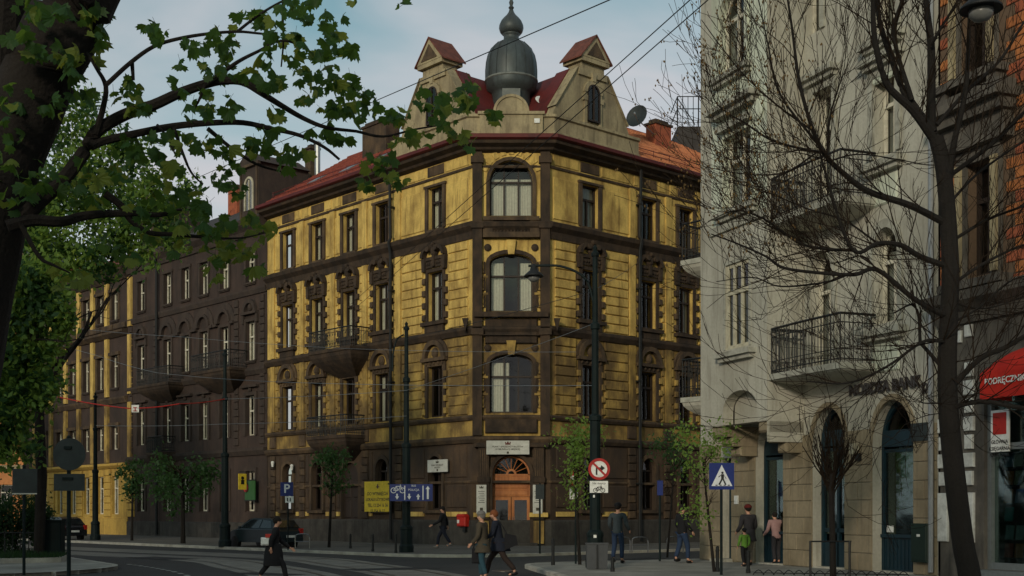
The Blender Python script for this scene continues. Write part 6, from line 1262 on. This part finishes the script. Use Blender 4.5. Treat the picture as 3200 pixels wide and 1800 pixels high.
# -- bollards, racks, bin, fence
def bollard(px, pyt, pyb, r, label):
    g = GR(px, pyb); zt = PX(px, pyt, g.y).z; t = thing('bollard', label, 'bollard', (g.x,g.y,.11), 'black street bollards'); obj('post', MB().lathe([(r,.1),(r,zt-.15),(r*1.15,zt-.14),(r*1.15,zt-.1),(r,zt-.09),(r,zt-.03),(r*.4,zt)], 10, g.x, g.y), M['iron'], t); obj('collar', MB().lathe([(r*1.3,.1),(r*1.3,.2),(r,.22)], 10, g.x, g.y), M['iron'], t)
for px, a, b_, lab in ((1165,1668,1732,'black bollard under the yellow banner'),(1237,1668,1737,'black bollard beside the lane sign mast'),(1728,1682,1778,'black bollard on the corner kerb by the crossing'),(1914,1740,1800,'rusty low bollard behind the waste bin'),(2242,1706,1800,'black bollard beside the crossing sign post'),(1095,1668,1722,'black bollard before the carriage door'),(2338,1720,1805,'short black bollard at the end of the hoop fence')): bollard(px, a, b_, .045, lab)
def rack(px, pyt, pyb, w0, label):
    g = GR(px, pyb); z = PX(px, pyt, g.y).z; t = thing('bicycle_rack', label, 'bicycle rack', (g.x,g.y,.11), 'steel hoop bicycle racks'); obj('hoop', MB().tube(smooth([(g.x-w0,g.y,.1),(g.x-w0,g.y,z-.15),(g.x-w0*.6,g.y,z-.02),(g.x+w0*.6,g.y,z-.02),(g.x+w0,g.y,z-.15),(g.x+w0,g.y,.1)],3), .024, 6), M['stainless'], t); obj('crossbar', MB().tube([(g.x-w0,g.y,z*.55),(g.x+w0,g.y,z*.55)], .016, 5), M['stainless'], t)
for px, a, b_, lab in ((945,1668,1722,'steel bicycle hoop beside the parked hatchback'),(1944,1678,1735,'steel bicycle hoop behind the man in the grey jacket'),(2000,1678,1735,'steel bicycle hoop before the arched side window'),(2110,1676,1736,'steel bicycle hoop behind the man in black')): rack(px, a, b_, .30, lab)
g = GR(1862,1789); WB = thing('waste_bin', 'dark grey ribbed waste bin at the foot of the lamp post', 'waste bin', (g.x,g.y-.35,.11))
gx, gy = g.x, g.y-.35; obj('bin_body', MB().add([(gx-.27,gy-.2,.12),(gx+.27,gy-.2,.12),(gx+.27,gy+.14,.12),(gx-.27,gy+.14,.12),(gx-.29,gy-.22,.78),(gx+.29,gy-.22,.78),(gx+.29,gy+.14,.78),(gx-.29,gy+.14,.78)], [(0,3,2,1),(4,5,6,7),(0,1,5,4),(1,2,6,5),(2,3,7,6),(3,0,4,7)]), mat('grey plastic', (.055,.058,.062), .6), WB)
obj('rim', MB().box(gx-.31,gx+.31,gy-.24,gy+.16,.78,.82), mat('grey plastic', (.055,.058,.062), .6), WB); obj('rib', MB().box(gx-.02,gx+.02,gy-.245,gy-.2,.12,.78), M['iron'], WB)
HF = thing('hoop_fence', 'low black hoop fence around the planting strip before the bank', 'fence', (PX(2520,1,30.6).x,30.6,.11))
for k in range(15):
    x = PX(2355,1,31).x+k*.235; y = 31.-.06*k; zt = PX(1,1783,31).z+.02
    obj('hoop', MB().tube(smooth([(x,y,.1),(x,y,zt-.1),(x+.12,y,zt),(x+.235,y-.06,zt-.1),(x+.235,y-.06,.1)],3), .012, 5), M['iron'], HF)
obj('lower_rail', MB().tube([(PX(2355,1,31).x,31,.16),(PX(2355,1,31).x+3.5,30.1,.16)], .012, 4), M['iron'], HF)
# iron fence on the planting bed
BFn = thing('bed_fence', 'black iron railing along the hedge bed', 'fence', (-15.5,41,.26))
fa, fb = Vector((-20,40.3)), Vector((-14.5,40.6))
for k in range(23): p = fa.lerp(fb, k/22); obj('fence_bar', MB().tube([(p.x,p.y,.25),(p.x,p.y,1.05)], .014 if k % 5 else .03, 5), M['iron'], BFn)
obj('fence_rail', MB().tube([(*fa,.98),(*fb,.98)], .02, 5), M['iron'], BFn)
g = GR(160,1762); ST = thing('street_cabinet', 'dark green street cabinet at the end of the bed fence', 'cabinet', (g.x,g.y,.26)); obj('housing', MB().bbox(g.x-.42,g.x+.3,g.y,g.y+.4,.25,1.35,.03), M['pole'], ST); obj('cap', MB().box(g.x-.45,g.x+.33,g.y-.03,g.y+.43,1.35,1.4), M['pole'], ST)
# -- boards on the corner building
def board(name, label, F, px0, px1, py0, py1, out, m, cat='sign', th=.04):
    xa, _ = F.uv(px0,1600,out); xb, z0 = F.uv(px1,py1,out); _, z1 = F.uv(px1,py0,out); t = thing(name, label, cat, F.pt((xa+xb)/2,-out,z0)); obj('board', MB().box(xa,xb,-out-th,-out,z0,z1), m, t, F.m); return t, xa, xb, z0, z1, -out-th
plate = mat('grey white plaque', (.50,.50,.45), .6, (.36,.36,.32), .4, 3)
def crest(t, F, x, y, z, s, m):
    obj('crest', MB().box(-.10*s,.10*s,-.006,0,-.03*s,.03*s).box(-.03*s,.03*s,-.006,0,.03*s,.09*s).sphere((-.09*s,0,.05*s),.025*s,.006,.025*s,6,4).sphere((.09*s,0,.05*s),.025*s,.006,.025*s,6,4), m, t, F.at(x,y,z))
T, xa, xb, z0, z1, y = board('entrance_sign', 'long white plaque lettered in two lines above the corner door', FC, 1520, 1654, 1377, 1420, .38, plate); xm = (xa+xb)/2
ink = mat('dark sign ink', (.05,.045,.03), .7)
crest(T, FC, xm, y-.002, z1-.15, 1.2, mat('dark red ink',(.10,.02,.015),.7))
for k, s in enumerate(('PUNKT SPRZEDAŻY BILETÓW','KOMUNIKACJI MIEJSKIEJ')): obj('lettering', text_mesh(s, .105, ink, True, .001), None, T, FC.at(xm, y-.003, z1-.28-.115*k))
obj('emblem', MB().box(-.05,.05,-.004,0,-.05,.05), ink, T, FC.at(xm,y-.002,z0+.08))
T, xa, xb, z0, z1, y = board('wall_sign', 'small white plaque above the window left of the entrance', FL, 1338, 1400, 1435, 1474, .25, plate); xm = (xa+xb)/2; crest(T, FL, xm, y-.002, z1-.13, 1.0, ink); obj('emblem', MB().box(-.05,.05,-.004,0,-.05,.05), ink, T, FL.at(xm,y-.002,z0+.09))
for k in range(2): obj('lettering', text_mesh(('PUNKT SPRZEDAŻY','BILETÓW')[k], .10, ink, True, .001), None, T, FL.at(xm, y-.003, z1-.26-.11*k))
for px0, px1, lab in ((1489,1520,'narrow white notice board left of the oak door'),(1665,1695,'narrow white notice board right of the oak door')):
    T, xa, xb, z0, z1, y = board('notice_board', lab, FC, px0, px1, 1515, 1605, .28, plate); xm = (xa+xb)/2; crest(T, FC, xm, y-.002, z1-.14, .9, ink); obj('emblem', MB().box(-.07,.07,-.004,0,-.07,.07), ink, T, FC.at(xm,y-.002,z0+.2))
    for k in range(7): obj('text_line', MB().box(-.15+.03*(k%3),.15-.02*(k%2),-.003,0,-.012,.012), M['signback'], T, FC.at(xm,y-.002,z1-.3-.085*k))
T, xa, xb, z0, z1, y = board('rental_banner', 'yellow vinyl banner with black lettering on the long facade', FL, 1140, 1220, 1503, 1599, .3, M['signyellow'], 'banner', .02); xm = (xa+xb)/2
obj('emblem', MB().box(-.05,.05,-.004,0,-.12,.1).box(-.14,.14,-.004,0,-.06,-.01), mat('purple ink',(.09,.04,.06),.7), T, FL.at(xm+.05,y-.002,z1-.24))
for k, s in enumerate(('DO WYNAJĘCIA','LOKALE UŻYTKOWE','TEL. 12 254 16 36','12 254 16 37')): obj('lettering', text_mesh(s, (.235,.21,.23,.23)[k], ink, True, .001), None, T, FL.at(xm+.04, y-.003, z1-.62-.29*k))
x, z = FL.uv(1447,1628,.2); MBx = thing('mailbox', 'red wall mailbox left of the entrance', 'mailbox', FL.pt(x,-.2,z)); obj('box', MB().bbox(x-.3,x+.3,-.35,-.08,z-.25,z+.2,.04), M['red'], MBx, FL.m); obj('lid', MB().prism([(x-.32,z+.2),(x+.32,z+.2),(x+.2,z+.32),(x-.2,z+.32)], -.37, -.08), M['red'], MBx, FL.m)
obj('label_plate', MB().box(x-.24,x-.1,-.36,-.351,z-.1,z+.05), M['white'], MBx, FL.m); obj('bracket', MB().box(x+.02,x+.2,-.25,-.08,z-.5,z-.25), M['iron'], MBx, FL.m)
# hanging shop signs on the umber house
x, z = FL.uv(758,1505,.8); HS = thing('hanging_sign', 'yellow hanging shop sign with dark figure on the umber house', 'sign', FL.pt(x,-.8,z-.4)); obj('panel', MB().box(x-.05,x+.0,-1.05,-.55,z-.45,z+.45), M['signyellow'], HS, FL.m); obj('bracket', MB().tube([(x-.02,-1.0,z+.55),(x-.02,0,z+.55)], .02, 5).tube([(x-.02,-.8,z+.45),(x-.02,-.8,z+.55)], .015, 4), M['iron'], HS, FL.m); obj('figure', MB().box(x+.002,x+.012,-.9,-.7,z-.15,z+.1).disc(0,0,.01,0,.001,6), M['black'], HS, FL.m); obj('figure_head', MB().sphere((x+.006,-.8,z+.2),.01,.1,.1,10,6), M['black'], HS, FL.m)
x, z = FL.uv(782,1535,.3); HS = thing('wall_panel_sign', 'dull green and red wall sign beside the yellow hanging sign', 'sign', FL.pt(x,-.3,z-.5)); obj('panel', MB().box(x-.5,x+.6,-.36,-.3,z-.5,z+.6), M['green'], HS, FL.m); obj('red_disc', MB().disc(x-.35,z+.2,.25,-.40,-.361,16), M['red'], HS, FL.m); obj('frame', MB().box(x-.55,x+.65,-.37,-.3,z-.56,z-.5).box(x-.55,x+.65,-.37,-.3,z+.6,z+.66), M['iron'], HS, FL.m)
# wall lanterns on the long facade
for px, py, lab in ((852,1450,'white wall lantern at the far end of the yellow facade'),(912,1460,'small pale wall lantern beside the ground floor arch')):
    x, z = FL.uv(px,py,.25); T = thing('wall_lantern', lab, 'lamp', FL.pt(x,-.2,z)); obj('glass', MB().lathe([(.06,z-.16),(.1,z+.12),(.03,z+.16)], 8, x, -.25), M['white'], T, FL.m); obj('bracket', MB().tube([(x,-.25,z-.16),(x,-.25,z-.26),(x,-.02,z-.26)], .02, 5), M['iron'], T, FL.m)
# -- wires
def wire(name, label, pts, r, m='iron', sag=0):
    P_ = [Vector(p) for p in pts]; out = []
    for a, b_ in zip(P_, P_[1:]):
        for k in range(8): t = k/8; v = a.lerp(b_, t); v.z -= sag*4*t*(1-t); out.append(v)
    out.append(P_[-1]); return tag(obj(name, MB().tube(out, r, 4), M[m]), label, 'wire')
xA, zA = FL.uv(1100,955)
for k, (e0, e1, lab) in enumerate((((1100,950),(2156,0),'upper of the twin span wires from balcony to the street corner'),((1108,968),(2212,0),'lower of the twin span wires from balcony to the street corner'))):
    x, z = FL.uv(*e0); p0 = FL.pt(x,-.05,z); p1 = PX(e1[0],e1[1],22.); d = p1-p0; wire('span_wire', lab, [p0, p1, p1+d*.4], .014)
p0 = PX(300,692,88.); p1 = PX(1904,0,24.); wire('span_wire', 'single long span wire passing before the onion dome', [p0, p1, p1+(p1-p0)*.3], .013)
for pts, lab, m in (([(230,1025,70),(560,1052,62),(1100,1090,58),(1800,1100,48)],'pale contact wire crossing before the upper umber windows','steel'),([(110,1050,60),(300,1110,55),(490,1165,52),(900,1195,50),(1860,1205,36)],'tram contact wire sloping from the park trees','steel'),([(180,1240,55),(400,1276,52),(560,1262,52),(702,1247,56)],'red flagged cable carrying the white tram sign','red'),([(702,1247,56),(1270,1220,48),(1860,1010,36)],'thin span wire between the tram masts','steel'),([(1270,1060,48),(1860,905,36),(2000,815,62)],'span wire meeting the lamp post arm','iron'),([(300,1330,60),(703,1325,56),(1270,1300,48)],'lowest thin wire strung along the tram masts','steel')):
    wire('overhead_wire', lab, [PX(*q) for q in pts], .009 if m != 'red' else .022, m, .05)
c = PX(423,1277,52); TS = thing('tram_signal_sign', 'small white square sign hanging on the red flagged cable', 'sign', c-Vector((0,0,.15))); obj('plate', MB().box(c.x-.15,c.x+.15,52-.02,52,c.z-.15,c.z+.15), M['white'], TS); obj('symbol', MB().box(c.x-.08,c.x+.08,51.96,51.978,c.z+.03,c.z+.06).box(c.x-.02,c.x+.02,51.96,51.978,c.z-.09,c.z+.03).box(c.x-.09,c.x+.09,51.96,51.978,c.z-.11,c.z-.08), M['signred'], TS)
# -- parked cars
def car(name, label, pos, heading, paint):
    t = bpy.data.objects.new(name, None); COL.objects.link(t); t.location = (pos[0], pos[1], pos[2]); t.rotation_euler = (0,0,heading); t.scale = (.9,.9,.94); tag(t, label, 'car', 'cars parked along the street')
    def pt(nm, mb, m, par=None, sm=False): 
        o = bpy.data.objects.new(nm, mb.mesh(nm, m, sm)); COL.objects.link(o); o.parent = par or t; return o
    prof = [(-2.0,.34),(-2.03,.55),(-1.98,.85),(-1.85,.95),(1.0,.96),(1.55,.88),(1.95,.72),(2.05,.55),(2.02,.32)]
    b = MB(); W_ = .84
    def ring_(w_, ins): return [(x*(1-ins*.02), w_, z) for x, z in prof]
    secs = [(-W_+.0,.0,.10),(-W_+.05,1,.0),(W_-.05,1,.0),(W_,.0,.10)]; n = len(prof); vs = []
    for (y, f, tr) in secs: vs += [(x*(1-tr*.25), y, .34+(z-.34)*(1-tr*.5)) for x, z in prof]
    b.add(vs, [(i*n+k,i*n+k+1,(i+1)*n+k+1,(i+1)*n+k) for i in range(3) for k in range(n-1)]+[tuple(range(n)), tuple(range(4*n-1,3*n-1,-1))]+[(i*n,(i+1)*n,(i+1)*n+n-1,i*n+n-1) for i in range(3)])
    body = pt('body', b, paint)
    gh = [(-1.88,.94),(-1.55,1.36),(-1.2,1.45),(.05,1.46),(.35,1.40),(1.12,.95)]
    g = MB(); vs = [(x, s*(.80-.24*(z-.94)/.52), z) for s in (-1,1) for x, z in gh]; g.add(vs, [tuple(range(6)), tuple(range(11,5,-1))]+[(k,k+1,7+k,6+k) for k in range(5)]); pt('cabin', g, paint, None)
    for s in (-1,1):
        for q in ([(-1.62,1.0),(-1.4,1.32),(-.75,1.39),(-.7,1.0)],[(-.62,1.0),(-.66,1.39),(.0,1.40),(.25,1.36),(.9,1.0)]): pt('side_window', MB().add([(x, s*(.815-.24*(z-.94)/.52), z) for x, z in q], [tuple(range(len(q)))]), M['carglass'])
        pt('headlight', MB().sphere((1.86,s*.6,.70),.16,.18,.10,8,5), mat('headlamp glass',(.4,.42,.42),.2)); pt('tail_light', MB().box(-2.03,-1.9,s*.72-.1,s*.72+.1,.72,.98), M['red']); pt('mirror', MB().sphere((.72,s*.95,1.02),.08,.1,.07,8,5), paint)
        for x in (-1.25,1.28):
            w_ = pt('wheel', MB().lathe([(.19,-.1),(.30,-.1),(.315,-.05),(.315,.05),(.30,.1),(.19,.1)], 18), M['black']); w_.matrix_basis = Matrix.Translation((x,s*.76,.315)) @ Matrix.Rotation(R(90),4,'X'); pt('rim', MB().lathe([(.03,-.09),(.19,-.095),(.19,.095),(.03,.09)], 12), M['steel'], w_)
    pt('windscreen', MB().add([(1.06,-.70,.99),(1.06,.70,.99),(.40,.585,1.39),(.40,-.585,1.39)], [(0,1,2,3)]), M['carglass']).location = (.015,0,.015)
    pt('rear_window', MB().add([(-1.83,-.68,1.02),(-1.83,.68,1.02),(-1.57,.58,1.35),(-1.57,-.58,1.35)], [(0,1,2,3)]), M['carglass']).location = (-.015,0,.01)
    pt('bumper', MB().box(-2.1,-1.95,-.75,.75,.36,.55), paint); pt('number_plate', MB().box(-2.12,-2.101,-.26,.26,.56,.67), M['white']); return t
M['carglass'] = mat('car glass', (.012,.016,.018), .08, spec=.8)
hd = math.atan2(dL.y, dL.x)
g = GR(826,1716); car('parked_car', 'dark teal hatchback parked before the yellow facade', (g.x,g.y,.01), hd+R(6), mat('dark teal car paint',(.007,.015,.018),.35,spec=.4))
g = GR(185,1692); car('parked_car', 'black car with red tail lights behind the hedge bed', (g.x,g.y,.01), hd+R(4), mat('black car paint',(.012,.013,.016),.25,spec=.6))
# ================================================================== people
def skin(name, V, E, Rd, m, parent, sub=1):
    me = bpy.data.meshes.new(name); me.from_pydata(V, E, []); me.materials.append(m); me.update()
    o = bpy.data.objects.new(name, me); COL.objects.link(o); o.parent = parent
    md = o.modifiers.new('skin', 'SKIN'); md.use_smooth_shade = True
    sv = me.skin_vertices[0].data
    for i, r in enumerate(Rd): sv[i].radius = r if hasattr(r,'__len__') else (r, r); sv[i].use_root = (i == 0)
    s = o.modifiers.new('sub', 'SUBSURF'); s.levels = sub; s.render_levels = sub; return o
class Sk:
    def __init__(s): s.v = []; s.e = []; s.r = []
    def add(s, p, r, par=None): s.v.append(tuple(p)); s.r.append(r); i = len(s.v)-1; (s.e.append((par, i)) if par is not None else None); return i
    def chain(s, par, pts): 
        for p, r in pts: par = s.add(p, r, par)
        return par
def person(label, px, py, H, heading, coat, trous, hair, stride=.0, lean=.0, hem=None, hat=None, arms=((.0,.05),(.0,.05)), shoes=None, z0=.11, Y=None, bend=0., head_tilt=0., hem_m=None, sh=1.0):
    g = GR(px, py) if Y is None else Vector((PX(px,1,Y).x, Y, 0)); k = H/1.75
    t = bpy.data.objects.new('person', None); COL.objects.link(t); t.location = (g.x, g.y, z0); t.rotation_euler = (0,0,R(heading)); t.scale = (k,k,k); tag(t, label, 'person')
    ln = lambda z: lean*(z-.9)         # forward lean above the hips (local +y is forward)
    hip = {s: Vector((s*.095, 0, .90)) for s in (-1,1)}
    f = {1: stride, -1: -stride}; knee = {}; ank = {}; toe = {}
    for s in (-1,1):
        st = f[s]; back = st < 0
        ank[s] = Vector((s*.10, st*.95-.02, .10+(.10*abs(st)/.35 if back else .0))); mid_ = hip[s].lerp(ank[s], .5); knee[s] = mid_+Vector((0, .05+.10*abs(st), .02)); toe[s] = ank[s]+Vector((s*.02, .17, -.06 if not back else -.085))
    shd = {s: Vector((s*.19*sh, ln(1.42), 1.42)) for s in (-1,1)}; elb = {}; wr = {}
    for i, s in enumerate((-1,1)):
        sw, bd = arms[i]; elb[s] = shd[s]+Vector((s*.06, sw*.25-.02, -.29)); wr[s] = elb[s]+Vector((s*-.01, sw*.3+bd, -.25+bd*.45))
    nk = Vector((0, ln(1.47)-.01, 1.48)); hd_ = Vector((0, ln(1.62)+.02+head_tilt, 1.62))
    # body: one continuous skin from pelvis to head, hands and feet
    b = Sk(); p0 = b.add((0,0,.95), (.13,.09)); ch = b.chain(p0, [((0,ln(1.12),1.12),(.12,.085)), ((0,ln(1.3),1.3),(.14,.095)), ((0,ln(1.4),1.41),(.10,.08))])
    hh = b.chain(ch, [(nk,.052), ((0,hd_.y-.01,1.545),.062), (hd_+Vector((0,.005,0)),(.072,.088)), ((0,hd_.y-.005,1.69),(.062,.075)), ((0,hd_.y-.01,1.735),.03)])
    nose = b.add(hd_+Vector((0,.105,-.015)), .012, hh-2)
    for s in (-1,1):
        b.add(hd_+Vector((s*.085,-.005,0)), .012, hh-2)
        w_ = b.chain(ch, [(shd[s],.058), (elb[s],.042), (wr[s],.028)]); d = (wr[s]-elb[s]).normalized(); palm = b.add(wr[s]+d*.055, (.034,.018), w_)
        sd = d.cross(Vector((s,0,0))); sd = sd.normalized() if sd.length > .01 else Vector((0,1,0))
        for q in range(4): L_ = (.062,.072,.068,.052)[q]; base = wr[s]+d*.085+sd*(.024-.016*q); b.chain(palm, [(base,.0095), (base+d*L_*.55+Vector((-s*.008,0,0)),.0085), (base+d*L_+Vector((-s*.022,0,0)),.0075)])
        b.chain(palm, [(wr[s]+d*.045+sd*.036,.011), (wr[s]+d*.085+sd*.05,.009)])
        b.chain(p0, [(hip[s],.085), (knee[s],.058), (ank[s],.038), (toe[s],.034)])
    skin('body', b.v, b.e, b.r, M['skin'], t)
    # trousers
    b = Sk(); p0 = b.add((0,0,.98), (.155,.115))
    for s in (-1,1): b.chain(p0, [(hip[s]+Vector((0,0,-.04)),.105), (knee[s],.08), (ank[s]+Vector((0,0,.03)),.068)])
    skin('trousers', b.v, b.e, b.r, trous, t)
    # coat with sleeves
    b = Sk(); z_ = hem if hem else .86; p0 = b.add((0,ln(.9),.80), (.18,.14)); ch = b.chain(p0, [((0,ln(.95),.93),(.178,.138)), ((0,ln(1.1),1.1),(.165,.125)), ((0,ln(1.28),1.28),(.185,.13)), ((0,ln(1.4),1.41),(.14,.105)), ((0,ln(1.47),1.475),.075)])
    for s in (-1,1): b.chain(ch-1, [(shd[s],.085), (elb[s],.068), (wr[s],.052)])
    skin('coat', b.v, b.e, b.r, coat, t)
    if hem and hem < .85:
        pr = [(.17,1.05),(.185,.95),(.21,.8),(.235,hem+.02),(.225,hem)]; obj('coat_skirt', MB().lathe(pr, 16, 0, 0, 1, .82+abs(stride)*.9), hem_m or coat, t, None, True).matrix_parent_inverse = Matrix()
    for s in (-1,1):
        c = ank[s]; d = (toe[s]-ank[s]); o = obj('shoe', MB().sphere((c.x, c.y+.065, c.z-.045), .05, .135, .055, 8, 6), shoes or M['black'], t, None, True); o.matrix_parent_inverse = Matrix()
    hb = MB().sphere((0,hd_.y-.022,1.655), .092, .108, .105, 12, 8); o = obj('hair', hb, hair, t, None, True); o.matrix_parent_inverse = Matrix()
    if hat: o = obj('hat', MB().sphere((0,hd_.y-.012,1.695), .104, .118, .088, 12, 8).lathe([(.106,1.67),(.112,1.68),(.112,1.71),(.10,1.72)], 14, 0, hd_.y-.012), hat, t, None, True); o.matrix_parent_inverse = Matrix()
    eyes = MB()
    for s in (-1,1): eyes.sphere((s*.032, hd_.y+.083, 1.632), .011, .008, .008, 6, 4)
    o = obj('eyes', eyes, M['black'], t); o['kind'] = 'stuff'; o.matrix_parent_inverse = Matrix()
    o = obj('mouth', MB().box(-.024,.024,hd_.y+.08,hd_.y+.093,1.572,1.58), mat('lips',(.30,.10,.08),.6), t); o.matrix_parent_inverse = Matrix(); return t
cl = lambda n, c, r=.9: mat(n, c, r)
blk = cl('black cloth', (.010,.010,.012)); navy = cl('navy cloth', (.012,.015,.026)); jean = cl('blue denim', (.020,.036,.075)); tealj = cl('teal denim', (.02,.055,.075)); olive = cl('olive parka cloth', (.058,.047,.032)); gy = cl('blue grey jacket', (.042,.055,.062)); brn = cl('dark brown trousers', (.028,.018,.015)); wine = cl('wine felt', (.13,.016,.014)); pinkc = cl('dusty pink jacket', (.34,.20,.19)); lime = cl('lime vest', (.10,.22,.03)); beige = cl('beige trousers', (.20,.17,.14)); char = cl('charcoal coat', (.035,.032,.036)); hairb = cl('dark hair', (.012,.009,.007)); hairlit = cl('orange lit hair', (.17,.055,.02)); greyk = cl('grey knit', (.15,.14,.13))
person('woman in a long black coat striding across the tram road', 855, 1826, 1.54, -78, blk, blk, hairb, .36, .12, .48, None, ((.5,.12),(-.5,.16)), z0=.0)
person('person with orange lit hair and dark jacket striding beside the olive parka', 1562, 1812, 1.70, 84, navy, brn, hairlit, .40, .2, .72, None, ((.3,.25),(-.3,.1)), z0=.0, hem_m=navy)  # orange hair colour stands in for low sun on the head
person('person in olive parka, grey knit hat and teal jeans crossing the road', 1509, 1816, 1.66, 70, olive, tealj, greyk, .10, .05, .72, greyk, ((.1,.15),(.0,.1)), z0=.0)
person('man in dark suit walking along the facade left of the entrance', 1386, 1722, 1.78, 80, blk, navy, hairb, .32, .05, None, None, ((.4,.2),(-.4,.1)), shoes=greyk)
person('man in blue grey jacket and jeans standing beside the lamp post', 1930, 1772, 1.80, -28, gy, jean, hairb, .10, .03, None, blk, ((.1,.2),(.1,.2)), sh=1.12)
person('man in black jacket and jeans standing at the crossing kerb', 2132, 1772, 1.76, -60, blk, jean, hairb, .16, .0, None, None, ((.0,.2),(.1,.15)))
person('woman in wine red hat and charcoal coat before the bank window', 2340, 1779, 1.74, 20, char, beige, hairb, .08, .06, .70, wine, ((.1,.2),(.1,.2)))
person('small child in lime vest beside the woman in the red hat', 2326, 1783, 1.08, 25, lime, blk, hairb, .10, .0, None, blk, ((.1,.1),(.0,.1)), sh=1.1)
person('person in dusty pink jacket facing the bank window', 2427, 1776, 1.55, 12, pinkc, char, hairb, .06, .22, None, None, ((.2,.25),(.2,.3)))
# things carried
w1_ = GR(838,1826); bg_ = thing('handbag', 'white and red bag carried by the woman in the black coat', 'bag', (w1_.x,w1_.y-.1,.72)); z = PX(825,1690,w1_.y).z
obj('pouch', MB().bbox(w1_.x-.13,w1_.x+.12,w1_.y-.22,w1_.y-.08,z-.1,z+.08,.03), M['white'], bg_); obj('flap', MB().box(w1_.x-.02,w1_.x+.12,w1_.y-.23,w1_.y-.07,z+.081,z+.16), M['red'], bg_)
c_ = GR(1590,1812); sb_ = thing('shoulder_bag', 'black shoulder bag swinging behind the person in the dark jacket', 'bag', (c_.x,c_.y-.1,.6)); zz = .98
obj('pouch', MB().add([(c_.x-.1,c_.y-.3,zz-.25),(c_.x+.22,c_.y-.3,zz-.12),(c_.x+.18,c_.y-.3,zz+.1),(c_.x-.1,c_.y-.3,zz+.16),(c_.x-.1,c_.y-.16,zz-.25),(c_.x+.22,c_.y-.16,zz-.12),(c_.x+.18,c_.y-.16,zz+.1),(c_.x-.1,c_.y-.16,zz+.16)], [(0,1,2,3),(7,6,5,4),(0,4,5,1),(1,5,6,2),(2,6,7,3),(3,7,4,0)]), blk, sb_); obj('strap', MB().tube([(c_.x-.05,c_.y-.23,zz+.15),(c_.x-.22,c_.y-.2,1.42),(c_.x-.28,c_.y-.1,1.30)], .014, 5), blk, sb_)
c_ = GR(1483,1814); b3 = thing('tote_bag', 'black tote bag carried by the person in the olive parka', 'bag', (c_.x,c_.y-.1,.35)); obj('pouch', MB().bbox(c_.x-.06,c_.x+.14,c_.y-.3,c_.y-.18,.42,.78,.03), blk, b3); obj('strap', MB().tube([(c_.x-.02,c_.y-.24,.78),(c_.x+.04,c_.y-.24,1.0),(c_.x+.1,c_.y-.24,.78)], .012, 4), blk, b3)
